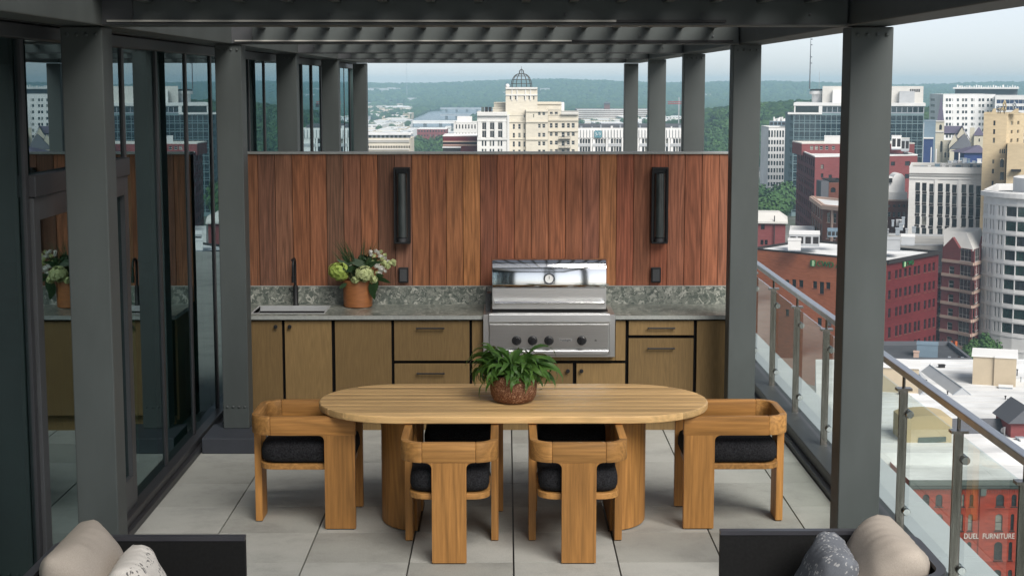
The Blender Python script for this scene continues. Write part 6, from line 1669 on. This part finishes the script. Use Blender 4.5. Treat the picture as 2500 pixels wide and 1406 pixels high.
mb = MB(); mb.taper([(PX(1472, 2752), 2752), (PX(1492, 2752), 2752), (PX(1492, 2752), 2770), (PX(1472, 2752), 2770)], PZ(253, 2755), [(PX(1480, 2755), 2760), (PX(1484, 2755), 2760), (PX(1484, 2755), 2764), (PX(1480, 2755), 2764)], PZ(249, 2755)); mb.build('tower_roof', C['slate'], t)
rr = random.Random(12)
for k, (a, b2, py) in enumerate([(1452, 1500, 294), (1470, 1530, 290), (1500, 1580, 296), (1545, 1640, 292), (1590, 1625, 284), (1625, 1672, 286), (1640, 1690, 299), (1420, 1455, 301), (1620, 1650, 302), (1455, 1530, 303), (1560, 1600, 304), (1430, 1470, 287), (1500, 1545, 285), (1560, 1590, 300), (1640, 1668, 293), (1425, 1465, 295), (1655, 1690, 305), (1520, 1560, 288)]):
    simple_block('flat_roof_building', 'low white flat roofed building beyond the finned slab', a, b2, py, plain_Y(py, rr.uniform(8, 13)), rr.uniform(60, 160), C[rr.choice(['white_panel', 'cream_stone'])], C['white_roof'], 1, 6, 'low buildings beyond the finned slab', None, (0.5, 0.35), 4)
for k in range(64):
    py = 240 + 92 * rr.random() ** 0.9; Y = plain_Y(py, rr.uniform(7, 12)); a = rr.uniform(835, 985); w = rr.uniform(14, 62)
    lim = 1004 if py > 262 else 985
    simple_block('industrial_shed', 'low white industrial shed across the river at the left', a, min(a + w, lim + rr.uniform(-6, 4)), py, Y, rr.uniform(50, 190), C[rr.choice(['white_panel', 'pale_stone', 'cream_stone', 'grey_panel', 'tan_stucco'])], C['white_roof'] if rr.random() < 0.75 else C['gravel_roof'], 1, 5, 'low white sheds across the river', None, (0.6, 0.3), 4)
simple_block('long_warehouse', 'long white roofed warehouse with brown walls across the river', 926, 1006, 263, plain_Y(263, 12), 230, C['tan_stucco'], C['white_roof'], 1, 8, None, None, (0.6, 0.3), 4, edge=C['white_panel'])
for k in range(12):
    py = rr.uniform(303, 326); a = rr.uniform(1060, 1160); simple_block('riverside_block', 'small pale building on the near river bank left of the domed tower', a, a + rr.uniform(12, 34), py, plain_Y(py, rr.uniform(8, 14)), rr.uniform(30, 70), C[rr.choice(['white_panel', 'pale_stone', 'grey_panel'])], C['white_roof'], 1, 5, 'pale buildings on the near river bank', None, (0.5, 0.4), 4)
# river bridges
def bridge(label, px0, px1, py, Y, th, piers, mat):
    o = thing('bridge', label, 'bridge', (PX((px0 + px1) / 2, Y), Y, GZ))
    z = PZ(py, Y); boxroot(o, PX(px0, Y), Y, z - th, PX(px1, Y), Y + 18, z, 'deck', mat); boxroot(o, PX(px0, Y), Y - 0.3, z - th * 0.2, PX(px1, Y), Y - 0.004, z + 1.1, 'railing', mat)
    for p in piers: boxroot(o, PX(p, Y) - 2.6, Y + 2, GZ - 3, PX(p, Y) + 2.6, Y + 10, z - th - 0.004, 'pier', C['slate'])
bridge('low grey road bridge over the river with dark piers, nearest one', 985, 1118, 296, 2560, 4.0, (1003, 1037, 1075, 1105), C['white_panel'])
bridge('pale bridge far up the river', 1075, 1190, 264, 3860, 4.0, (1090, 1115, 1140, 1165), C['metal_grey'])
bridge('thin pale bridge across the middle of the river', 1075, 1160, 280, 3080, 3.0, (1090, 1115, 1140), C['metal_grey'])
# red crane
o = thing('construction_crane', 'red lattice tower crane between two pergola posts', 'crane', (PX(1673, 1300), 1300, GZ))
RD = plain('crane_red', (0.35, 0.03, 0.03), 0.5)
xk, zk = PX(1673, 1300), PZ(256, 1300)
mb = MB()
def lattice(mb, p0, p1, w, n, up):
    p0, p1 = Vector(p0), Vector(p1); d = (p1 - p0) / n; up = Vector(up); s = d.normalized().cross(up).normalized()
    cor = [up * w + s * w, up * w - s * w, -up * w - s * w, -up * w + s * w]
    for c_ in cor: mb.tube([p0 + c_, p1 + c_], 0.22, 4)
    for k in range(n):
        for j in range(4): mb.tube([p0 + d * k + cor[j], p0 + d * (k + 1) + cor[(j + 1) % 4]], 0.12, 3, cap=False)
lattice(mb, (xk, 1300, GZ), (xk, 1300, zk), 1.1, 20, (0, 1, 0)); mb.build('mast', RD, o)
mb = MB(); lattice(mb, (xk + 4, 1300, zk + 1.5), (PX(1630, 1300), 1300, zk + 1.5), 0.9, 10, (0, 0, 1)); mb.build('jib', RD, o)
boxroot(o, xk - 1.6, 1298, zk - 2.5, xk + 0.2, 1300, zk, 'cab', C['white_panel']); boxroot(o, xk + 2, 1299, zk - 2, xk + 4.5, 1301, zk + 1, 'counterweight', C['trim_dark'])
mb = MB(); xx = PX(1657, 1350); mb.tube([(xx, 1350, GZ), (xx, 1350, PZ(238, 1350))], 0.5, 6); tag(mb.build('light_mast', C['grey_panel']), 'thin pale mast left of the red crane', 'mast')
mb = MB(); xx = PX(994, 5200); mb.tube([(xx, 5200, GZ), (xx, 5200, PZ(152, 5200))], [0.9, 0.35], 4); tag(mb.build('radio_mast', C['metal_grey']), 'hair thin radio mast on the horizon at the left', 'mast')

# ------------------------------------------------------------------ right background: white offices, church
t = thing('white_offices', 'wide white office block with rows of small square windows behind the church', 'building', (PX(2370, 1200), 1200, GZ))
cs, zt = frontal(2301, 2428, 232, 1200, 40); cs[3] = (PX(2268, 1240), 1240); cs[2] = (cs[1][0] + 6, 1245); fs = faces_of(cs, GZ, zt)
for a in (241, 255, 270.5, 286, 300.5, 315, 330, 345):
    for px in (2309, 2316.5, 2336, 2348.5, 2356, 2370.5, 2389, 2397.5, 2409.5, 2418): fs[0].px(px, a, px + 5.4, a + 7, 'bare')
    for px in (2325.3, 2377.5): fs[0].px(px, a, px + 1.3, a + 7, 'bare')
    fs[3].px(2271, a, 2282, a + 6, 'bare', G[2])
add_faces(t, fs, C['white_panel'], C['trim_pale'], 0.5); roof_poly(t, cs, zt - 0.4, C['gravel_roof'], edge=C['white_panel'], ew=0.6, top=zt + 0.4)
boxroot(t, PX(2285, 1222), 1216, GZ, PX(2289.5, 1222), 1219, PZ(236, 1222), 'blue_strip', C['navy_panel'])
t = thing('blue_banded_offices', 'office block with alternating navy glass and white bands at the far right', 'building', (PX(2480, 1180), 1180, GZ))
cs, zt = frontal(2430, 2560, 234, 1180, 40); fs = faces_of(cs, GZ, zt)
fs[0].grid(even(12, 1, fs[0].L - 1, 0.94), [(zt - 3 - 4.9 * k - 2.9, zt - 3 - 4.9 * k) for k in range(9)], 'bare', G_N)
add_faces(t, fs, C['white_panel'], C['navy_panel'], 0.4); roof_poly(t, cs, zt - 0.4, C['gravel_roof'], edge=C['white_panel']); turn(t)
t, F, zt, cs = simple_block('long_flat_building', 'long low slate blue building with a white machine deck on the skyline at the right', 2332, 2478, 218, 1500, 40, C['slate'], C['white_roof'])
boxroot(t, PX(2330, 1496), 1494, zt + 0.1, PX(2484, 1496), 1545, zt + 1.6, 'roof_slab', C['white_panel'])
mb = MB()
for k in range(26): px = 2336 + 5.6 * k; mb.box(PX(px, 1500), 1500, zt + 1.6, PX(px + rr.uniform(1, 4), 1500), 1505, zt + 1.6 + rr.uniform(0.6, 2.4))
mb.build('roof_machines', C['white_panel'], t)['kind'] = 'stuff'
t, F, zt, cs = simple_block('teal_garage', 'low teal and grey garage with navy doors between the glass tower and the church', 2243, 2290, 297, 930, 30, C['metal_blue'], C['grey_panel'])
boxroot(t, PX(2244, 925), 922, GZ, PX(2285, 925), 929.9, PZ(339, 925), 'lower_block', C['navy_panel']); boxroot(t, PX(2243, 925), 921.5, PZ(339, 925), PX(2286, 925), 929.9, PZ(336.5, 925), 'fascia', C['white_panel'])
boxroot(t, PX(2264, 921), 920.8, GZ, PX(2267, 921), 921.4, PZ(300, 921), 'pylon', C['white_panel'])
YC = 760
t = thing('stone_church', 'cream stone church with a thin purple spire, gables and purple grey slate roofs', 'church', (PX(2340, YC), YC, GZ))
def cblk(px0, px1, pyt, Y, depth, wins=()):
    x0, x1 = PX(px0, YC), PX(px1, YC); z2 = PZ(pyt, Y); cs = [(x0, Y), (x1, Y), (x1, Y + depth), (x0, Y + depth)]; f = faces_of(cs, GZ, z2)
    for w in wins: f[0].px(*w, 'arch')
    add_faces(t, f, C['church_stone'], C['trim_dark'], 0.4); return cs, z2
cs, z2 = cblk(2287, 2307, 297, YC, 8, [(2294.5, 305, 2301, 318), (2297, 345, 2301, 372)])
roof_poly(t, cs, z2, C['purple_slate'], edge=C['trim_pale'], ew=0.3, top=z2 + 0.4)
band(t, Face(cs[0], cs[1], GZ, z2), PZ(324, YC), 0.6, 0.4, C['trim_pale']); band(t, Face(cs[0], cs[1], GZ, z2), PZ(298, YC), 0.5, 0.4, C['trim_pale'])
def spire(px0, px1, pyb, pyt, Y, dep, mat=C['purple_slate']):
    x0, x1 = PX(px0, YC), PX(px1, YC); mb = MB(); c_ = (x0 + x1) / 2
    mb.faces([(x0, Y, PZ(pyb, Y)), (x1, Y, PZ(pyb, Y)), (x1, Y + dep, PZ(pyb, Y)), (x0, Y + dep, PZ(pyb, Y)), (c_, Y + dep / 2, PZ(pyt, Y))], [(0, 1, 4), (1, 2, 4), (2, 3, 4), (3, 0, 4)]); return mb.build('spire', mat, t)
spire(2290, 2306, 296, 234, YC + 0.5, 6.5)
def gabled(px0, px1, pye, pyr, Y, depth, wall=True):
    x0, x1 = PX(px0, YC), PX(px1, YC); xm = (x0 + x1) / 2; ze, zr = PZ(pye, Y), PZ(pyr, Y)
    mb = MB(); mb.faces([(x0, Y, GZ), (x1, Y, GZ), (x1, Y, ze), (xm, Y, zr - 0.4), (x0, Y, ze), (x0, Y + depth, GZ), (x1, Y + depth, GZ), (x1, Y + depth, ze), (x0, Y + depth, ze)], [(0, 1, 2, 3, 4), (1, 6, 7, 2), (5, 0, 4, 8)]); mb.build('gable_wall', C['church_stone'], t)
    e = 0.5; mb = MB(); mb.faces([(x0 - e, Y - 0.3, ze - 0.4), (xm, Y - 0.3, zr), (x1 + e, Y - 0.3, ze - 0.4), (x0 - e, Y + depth, ze - 0.4), (xm, Y + depth, zr), (x1 + e, Y + depth, ze - 0.4)], [(0, 1, 4, 3), (1, 2, 5, 4)]); mb.build('roof', C['purple_slate'], t)
gabled(2331, 2368, 345, 309, YC + 4, 30); gabled(2320, 2346, 355, 325, YC - 6, 12)
x0, x1 = PX(2306, YC), PX(2352, YC); mb = MB(); mb.faces([(x0, YC + 14, PZ(326, YC + 14)), (x1, YC + 14, PZ(326, YC + 14)), (x1, YC + 24, PZ(308, YC + 24)), (x0, YC + 24, PZ(308, YC + 24)), (x0, YC + 34, PZ(330, YC + 34)), (x1, YC + 34, PZ(330, YC + 34))], [(0, 1, 2, 3), (3, 2, 5, 4)]); mb.build('nave_roof', C['purple_slate'], t)
cs, z2 = cblk(2306, 2330, 345, YC - 2, 12, [(2318, 352, 2322, 372)])
x0, x1 = PX(2322, YC), PX(2372, YC); mb = MB(); mb.faces([(x0, YC - 12, PZ(366, YC - 12)), (x1, YC - 12, PZ(360, YC - 12)), (PX(2355, YC), YC - 4, PZ(326, YC - 4)), (x1, YC + 2, PZ(350, YC + 2)), (x0, YC + 2, PZ(356, YC + 2))], [(0, 1, 2), (1, 3, 2), (0, 2, 4)]); mb.build('aisle_roof', C['slate'], t)
cs, z2 = cblk(2322, 2346, 366, YC - 13, 10, [(2326, 372, 2330, 386), (2334, 372, 2338, 386)])
cs, z2 = cblk(2378, 2400, 332, YC, 9, [(2387, 338, 2390, 346)]); spire(2376, 2402, 331, 310, YC - 0.3, 9.6); roof_poly(t, cs, z2, C['trim_pale'])
cs, z2 = cblk(2368, 2379, 312, YC + 2, 5); roof_poly(t, cs, z2, C['trim_pale'])
turn(t)
t = thing('hall_building', 'low dark purple hipped hall and grey yard buildings in front of the church', 'building', (PX(2380, 700), 700, GZ))
x0, x1 = PX(2352, 700), PX(2405, 700); boxroot(t, x0 + 1, 700, GZ, x1, 716, PZ(374, 700), 'wall', C['navy_panel'])
mb = MB(); mb.taper([(x0 - 0.5, 699), (x1 + 1, 699), (x1 + 1, 718), (x0 - 0.5, 718)], PZ(374, 700) + 0.05, [(x0 + 9, 706), (x1, 706), (x1, 710), (x0 + 9, 710)], PZ(357, 700)); mb.build('roof', C['purple_slate'], t)
for k in range(14):
    px = 2318 + 6 * k; Y = 560 + rr.uniform(0, 60); h = rr.uniform(2, 6)
    roofbox('yard_unit', 'small grey or white box in the yard behind the strip windowed building', 'roof unit', px, px + rr.uniform(4, 10), 400 - rr.uniform(0, 14), 410, Y, 3, C[rr.choice(['metal_blue', 'metal_grey', 'white_panel'])], None, 'boxes in the yard by the church')
for k, px in enumerate((2288, 2345, 2276)):
    Y = (520, 600, 700)[k]; mb = MB(); mb.tube([(PX(px, Y), Y, GZ), (PX(px, Y), Y, PZ((364, 374, 360)[k], Y))], 0.25, 6); tag(mb.build('lamp_post', C['white_panel']), ('tall white lamp post left of the church yard', 'white lamp post in front of the dark hall', 'white lamp post by the navy garage doors')[k], 'lamp post', 'white lamp posts')

PYREF[0] = 490
# white curved parapet pieces between the posts on the right
t = thing('arched_parapet_building', 'pale building with a round arched white parapet beside the near right post', 'building', (PX(2190, 500), 500, GZ))
cs, z2 = frontal(2110, 2226, 492, 500, 20); f = faces_of(cs, GZ, z2); 
for k in range(9): f[0].px(2120 + 12 * k, 500, 2126 + 12 * k, 506, 'bare'); f[0].px(2120 + 12 * k, 518, 2126 + 12 * k, 530, 'plain')
add_faces(t, f, C['brown_brick'], C['trim_pale'], 0.3); roof_poly(t, cs, z2 - 0.2, C['white_roof'], edge=C['trim_sand'], ew=0.5, top=z2 + 0.5)
boxroot(t, PX(2120, 504), 504, z2, PX(2215, 504), 516, PZ(470, 504), 'upper_deck', C['pale_stone'])
xa, xb = PX(2178, 506), PX(2208, 506); zz = PZ(470, 506); r = (xb - xa) / 2
mb = MB(); pr = [(xb, zz)] + [(xa + r + r * cos(a), PZ(440, 506) + r * 1.1 * sin(a)) for a in [k * pi / 10 for k in range(11)]] + [(xa, zz)]
mb.prism(pr, 506, 512, 'y'); mb.build('arched_parapet', C['white_panel'], t)
for k in range(3): boxroot(t, PX(2164 + 5 * k, 505), 505.2, PZ(447, 505), PX(2167.5 + 5 * k, 505), 505.99, PZ(436, 505), 'louvre', C['trim_dark'])
boxroot(t, PX(2160, 506), 506, zz, PX(2178, 506), 512, PZ(432, 506), 'parapet_wall', C['white_panel'])
for k in range(12):
    px = 2150 + rr.uniform(0, 82); Y = 430 + rr.uniform(-20, 30); py = 203 + (30 + 0) * 0 + 545 - 203 + rr.uniform(0, 36)
    roofbox('rooftop_unit', 'white pipe or box on the cluttered roofs right of the near post', 'roof unit', px, px + rr.uniform(4, 12), py - rr.uniform(5, 14), py + 4, Y, 3, C[rr.choice(['white_panel', 'metal_grey', 'grey_panel'])], None, 'clutter on the roofs right of the near post')
simple_block('infill_block', 'grey roofed block behind the dark red bricks, beneath the strip windowed building', 2120, 2330, 598, 432, 30, C['gravel_roof'], C['gravel_roof'], edge=C['grey_panel'])
simple_block('infill_block', 'low white roofed block left of the rose red building', 1930, 1990, 572, 470, 25, C['white_panel'], C['white_roof'])

PYREF[0] = 300
# ------------------------------------------------------------------ ground, river, streets
def gh(x, y):
    def ss(a, b, v): q = min(1, max(0, (v - a) / (b - a))); return q * q * (3 - 2 * q)
    h = 62 * ss(4300, 7000, y) + 7 * sin(x * 0.0021 + 1.0) * ss(4200, 6500, y) + 6 * sin(x * 0.006 + y * 0.001) * ss(4200, 6000, y)
    h += 46 * math.exp(-((x - 330) / 250) ** 2 - ((y - 1620) / 330) ** 2)
    h += 14 * math.exp(-((x - 900) / 420) ** 2 - ((y - 2300) / 500) ** 2)
    return GZ + h
def ground_Y(px, py, y0=2600, y1=7200):
    for k in range(400):
        Y = y0 + (y1 - y0) * k / 400
        if P(px, py, Y).z < gh(PX(px, Y), Y) + 17: return Y
    return y1
for k in range(16):
    px, py = [(872 + 14 * k, 214 + (k % 3)) for k in range(8)][k] if k < 8 else (rr.uniform(900, 1760), rr.uniform(214, 250))
    Y = ground_Y(px, py); x = PX(px, Y); z = gh(x, Y); w = rr.uniform(9, 20); zt = z + rr.uniform(13.5, 16.5)
    o = thing('distant_house', 'tiny white building on the wooded slope at the upper left' if k < 8 else 'tiny white building among the far trees', 'building', (x, Y, z), 'tiny buildings on the far slope' if k < 8 else 'tiny buildings among the far trees')
    boxroot(o, x - w, Y, z, x + w, Y + 14, zt, 'wall', C['grey_panel']); boxroot(o, x - w - 0.3, Y - 0.3, zt + 0.01, x + w + 0.3, Y + 14.3, zt + 0.8, 'roof', C['gravel_roof'])
t = NT('city_ground')
v = t.coord('Object', (1, 1, 1))
a = t.noise(v, 0.012, 5, 0.6); b = t.noise(v, 0.15, 3)
c = t.ramp(a, [(0.40, (0.035, 0.060, 0.022)), (0.50, (0.16, 0.16, 0.15)), (0.62, (0.26, 0.255, 0.24))])
c = t.mix(0.5, c, t.ramp(b, [(0.3, 0.6), (0.7, 1.1)]), 'MULTIPLY'); t.bsdf(c, 0.95, 0, 0.1)
M['ground'] = t.mat
t = NT('forest_floor'); a = t.noise(t.coord('Object'), 0.02, 4); t.bsdf(t.ramp(a, [(0.3, (0.018, 0.040, 0.016)), (0.7, (0.035, 0.065, 0.025))]), 1.0, 0, 0.05); M['forest_floor'] = t.mat
mb = MB(); xs = [-9500, -4000, -2000, -1200] + list(range(-900, 1900, 100)) + [2200, 3200, 5000, 9500]; ysn = [-400, 0, 300, 700, 1000] + list(range(1200, 2700, 100)) + [2800, 3200, 3600, 4200, 4800, 5600, 6400, 7000, 7500]
nx = len(xs)
for y in ysn:
    for x in xs: mb.v.append((x, y, gh(x, y)))
for j in range(len(ysn) - 1):
    for i in range(nx - 1):
        mb.f.append((j * nx + i, j * nx + i + 1, (j + 1) * nx + i + 1, (j + 1) * nx + i)); mb.m.append(1 if ysn[j] >= 1200 and (ysn[j] >= 2600 or (xs[i] > 60)) else 0); mb.uv.append(None)
tag(mb.build('ground', [M['ground'], M['forest_floor']], smooth=80), kind='structure')
t = NT('river_water'); n1 = t.noise(t.coord('Object', (0.05, 0.3, 1)), 1.0, 3); t.bsdf((0.025, 0.045, 0.055), 0.22, 0, 0.5, t.bump(n1, 0.1, 0.1)); M['water'] = t.mat
mb = MB()
rv = [(PX(1010, 1700), 1700, PX(1060, 1700)), (PX(1003, 2200), 2200, PX(1085, 2200)), (PX(1003, 2560), 2560, PX(1112, 2560)), (PX(1010, 3080), 3080, PX(1172, 3080)), (PX(1050, 3860), 3860, PX(1250, 3860)), (PX(1110, 4300), 4300, PX(1330, 4300))]
for k in range(len(rv) - 1):
    a, b2 = rv[k], rv[k + 1]; mb.face([(a[0], a[1], GZ + 0.3), (a[2], a[1], GZ + 0.3), (b2[2], b2[1], GZ + 0.3), (b2[0], b2[1], GZ + 0.3)])
tag(mb.build('river', M['water']), kind='structure')
M['asphalt'] = plain('asphalt', (0.13, 0.13, 0.125), 0.9, 0, 0.2, 0.12, 0.2)
mb = MB()
def road(pts, w):
    for k in range(len(pts) - 1):
        a, b2 = Vector(pts[k]), Vector(pts[k + 1]); d = (b2 - a).normalized(); n = Vector((-d.y, d.x)) * w / 2
        mb.face([(*(a - n), GZ + 0.06 + 0.005 * k), (*(b2 - n), GZ + 0.06 + 0.005 * k), (*(b2 + n), GZ + 0.06 + 0.005 * k), (*(a + n), GZ + 0.06 + 0.005 * k)][::1])
def gp(px, py): Y = 70 * 3873 / (py - 203); return (PX(px, Y), Y)
road([gp(2150, 990), gp(2320, 880), gp(2425, 800), gp(2480, 740)], 16)
tag(mb.build('street', M['asphalt']), kind='structure')
mb = MB(); road([(PX(2335, 620), 620), (PX(2265, 760), 760), (PX(2238, 900), 900), (PX(2225, 1050), 1050)], 14); 
tag(mb.build('side_street', plain('concrete_road', (0.36, 0.35, 0.32), 0.9)), kind='structure')

# ------------------------------------------------------------------ vegetation
def crown_mesh(name, seed, n=1150, lobes=9, leaf=0.050):
    rng = random.Random(seed); mb = MB(); L = []
    for k in range(lobes):
        a = rng.uniform(0, 2 * pi); r = rng.uniform(0.0, 0.30); L.append((Vector((r * cos(a), r * sin(a), rng.uniform(0.38, 0.80))), rng.uniform(0.16, 0.27)))
    for k in range(n):
        c_, r = rng.choice(L); u = rng.uniform(-1, 1); a = rng.uniform(0, 2 * pi); q = sqrt(1 - u * u); nr = Vector((q * cos(a), q * sin(a), u))
        p = c_ + nr * r * rng.uniform(0.75, 1.08); nr = (nr + Vector((rng.uniform(-.6, .6), rng.uniform(-.6, .6), rng.uniform(-.3, .6)))).normalized()
        t1 = nr.orthogonal().normalized(); t2 = nr.cross(t1); w0 = rng.uniform(0, pi); s = leaf * rng.uniform(0.6, 1.2)
        pts = [p + (t1 * cos(w0 + j * 1.2566) + t2 * sin(w0 + j * 1.2566)) * s * rng.uniform(0.6, 1.1) for j in range(5)]; mb.face(pts)
    return mb.mesh(name, M['tree_leaf'])
t = NT('tree_leaf')
oi = t.n('ShaderNodeObjectInfo'); geo = t.n('ShaderNodeNewGeometry')
f = t.noise(t.coord('Object'), 6, 2)
c = t.mix(f, t.ramp(oi.outputs['Random'], [(0, (0.022, 0.060, 0.020)), (0.6, (0.040, 0.090, 0.028)), (1, (0.060, 0.115, 0.030))]), (0.055, 0.12, 0.035))
t.bsdf(c, 0.7, 0, 0.2); M['tree_leaf'] = t.mat
M['bark'] = plain('bark', (0.06, 0.045, 0.035), 0.9)
crowns = [crown_mesh('crown', s) for s in range(5)]
mb = MB(); mb.tube([(0, 0, 0), (0.01, 0, 0.25), (-0.01, 0.01, 0.5)], [0.035, 0.026, 0.014], 6)
for a in (0.4, 2.5, 4.4): mb.tube([(0, 0, 0.28), (0.12 * cos(a), 0.12 * sin(a), 0.45), (0.2 * cos(a), 0.2 * sin(a), 0.58)], [0.016, 0.011, 0.005], 5)
trunk = mb.mesh('trunk', M['bark'])
def tree(x, y, h, label, group, z=None, wide=1.0):
    z = gh(x, y) - 0.2 if z is None else z
    o = thing('tree', label, 'tree', (x, y, z), group); o.rotation_euler = (0, 0, random.uniform(0, 6.28)); o.scale = (h * wide, h * wide, h)
    place('crown', random.choice(crowns), o); place('trunk', trunk, o)
rt = random.Random(21); random.seed(5)
for k in range(14): 
    px = rt.uniform(1852, 1922); Y = rt.uniform(700, 850); tree(PX(px, Y), Y, rt.uniform(13, 21), 'leafy green tree at the foot of the white slab with narrow windows', 'trees below the white slab')
for k in range(34):
    px = rt.uniform(1008, 1092); Y = rt.uniform(1290, 1480); tree(PX(px, Y), Y, rt.uniform(12, 22), 'leafy tree between the arcaded building and the maroon building', 'trees by the maroon building')
for k in range(90):
    Y = rt.uniform(1900, 4200); px = rt.uniform(850, 1006) if rt.random() < 0.6 else rt.uniform(1405, 1700); tree(PX(px, Y), Y, rt.uniform(11, 18), 'small green tree between low white buildings', 'trees among the low buildings')
for k in range(70):
    px = rt.uniform(1735, 1870); Y = rt.uniform(1130, 1500); tree(PX(px, Y), Y, rt.uniform(14, 24), 'tall green tree seen between the two right posts above the boards', 'trees between the right posts')
for k in range(16):
    px = rt.uniform(2245, 2330); Y = rt.uniform(560, 700) if k % 2 else rt.uniform(940, 1150); tree(PX(px, Y), Y, rt.uniform(6, 10) if k % 2 else rt.uniform(14, 20), 'green tree near the street by the church', 'trees near the church street')
for k in range(10):
    px = rt.uniform(2380, 2450); Y = rt.uniform(360, 400); tree(PX(px, Y), Y, rt.uniform(5, 8), 'small street tree at the foot of the round white tower', 'street trees')

# far woods: tens of thousands of crowns as one mass
import numpy as np
rn = np.random.default_rng(3)
ico = bmesh.new(); bmesh.ops.create_icosphere(ico, subdivisions=1, radius=1.0); ico.verts.ensure_lookup_table()
iv = np.array([v.co[:] for v in ico.verts]); it = np.array([[v.index for v in f.verts] for f in ico.faces]); ico.free()
low = np.array([v for v in iv]); 
bm2 = bmesh.new(); bmesh.ops.create_icosphere(bm2, subdivisions=2, radius=1.0)
iv2 = np.array([v.co[:] for v in bm2.verts]); it2 = np.array([[v.index for v in f.verts] for f in bm2.faces]); bm2.free()
def wood_mass(name, pts, size, base_v, base_t, seed):
    r = np.random.default_rng(seed); n = len(pts); nv = len(base_v)
    s = size * r.uniform(0.7, 1.3, n); jit = 1 + r.uniform(-0.20, 0.20, (n, nv, 1))
    V = base_v[None] * jit * np.stack([s, s, s * r.uniform(0.6, 0.9, n)], 1)[:, None, :] + pts[:, None, :]
    V[:, :, 2] += (s * 0.5)[:, None]
    T = (base_t[None] + (np.arange(n) * nv)[:, None, None]).reshape(-1, 3)
    me = bpy.data.meshes.new(name); V = V.reshape(-1, 3)
    me.vertices.add(len(V)); me.vertices.foreach_set('co', V.ravel()); me.loops.add(T.size); me.loops.foreach_set('vertex_index', T.ravel())
    me.polygons.add(len(T)); me.polygons.foreach_set('loop_start', np.arange(0, T.size, 3)); me.polygons.foreach_set('use_smooth', np.ones(len(T), dtype=bool)); me.update(); me.validate()
    ca = me.color_attributes.new('tone', 'FLOAT_COLOR', 'POINT'); tone = np.repeat(r.uniform(0, 1, n), nv)
    ca.data.foreach_set('color', np.stack([tone, tone, tone, np.ones_like(tone)], 1).ravel())
    me.materials.append(M['wood_leaf']); o = place(name, me); tag(o, kind='stuff'); return o
t = NT('wood_leaf')
at_ = t.n('ShaderNodeAttribute'); at_.attribute_name = 'tone'
f = t.noise(t.coord('Object'), 0.55, 5, 0.75)
c = t.mix(1, t.ramp(at_.outputs['Fac'], [(0, (0.018, 0.050, 0.020)), (0.5, (0.034, 0.078, 0.026)), (1, (0.060, 0.110, 0.034))]), t.ramp(f, [(0.3, 0.45), (0.7, 1.4)]), 'MULTIPLY'); t.bsdf(c, 0.9, 0, 0.1, t.bump(f, 1.0, 1.6)); M['wood_leaf'] = t.mat
def scatter(n, y0, y1, seed, ok, px0=700, px1=2650):
    r = np.random.default_rng(seed); out = []
    while len(out) < n:
        Y = y0 * (y1 / y0) ** r.uniform(); px = r.uniform(px0, px1); x = PX(px, Y)
        if ok(px, Y): out.append((x, Y, gh(x, Y)))
    return np.array(out)
def in_river(px, Y):
    for k in range(len(rv) - 1):
        a, b2 = rv[k], rv[k + 1]
        if a[1] <= Y <= b2[1]:
            q = (Y - a[1]) / (b2[1] - a[1]); x = PX(px, Y); return a[0] + (b2[0] - a[0]) * q - 10 < x < a[2] + (b2[2] - a[2]) * q + 6
    return False
def open_land(px, Y): return (px < 1008 and Y < 5000) or (1400 < px < 1690 and 2300 < Y < 3000) or (1008 <= px < 1200 and Y < 2600)
near = scatter(9500, 1250, 2700, 1, lambda px, Y: (not in_river(px, Y)) and (not open_land(px, Y)) and (px > 1690 or px > 1200 and Y > 2000 or 1180 > px > 1090 and Y > 2600))
o = wood_mass('near_woods', near, 4.8, iv2, it2, 2); o['label'] = 'dense green woods beyond the city'
far = scatter(30000, 2650, 7200, 4, lambda px, Y: not in_river(px, Y) and (not open_land(px, Y) or (px < 1008 and Y > 3000 and rn.uniform() < 0.12)))
o = wood_mass('far_woods', far, 9.5, iv, it, 5); o['label'] = 'hazy wooded hills on the horizon'

# ------------------------------------------------------------------ haze
t = NT('haze_air'); pv = t.n('ShaderNodeVolumePrincipled'); pv.inputs['Color'].default_value = (0.56, 0.83, 1.0, 1); pv.inputs['Density'].default_value = HAZE
pv.inputs['Anisotropy'].default_value = 0.0
t.l(pv.outputs[0], t.out.inputs['Volume'])
mb = MB(); mb.box(-9800, -900, GZ - 4, 9800, 7600, 30)
hz = mb.build('haze', t.mat); tag(hz, kind='stuff'); hz['label'] = 'pale summer haze over the city'
for me_ in [ch0, gr]: pass
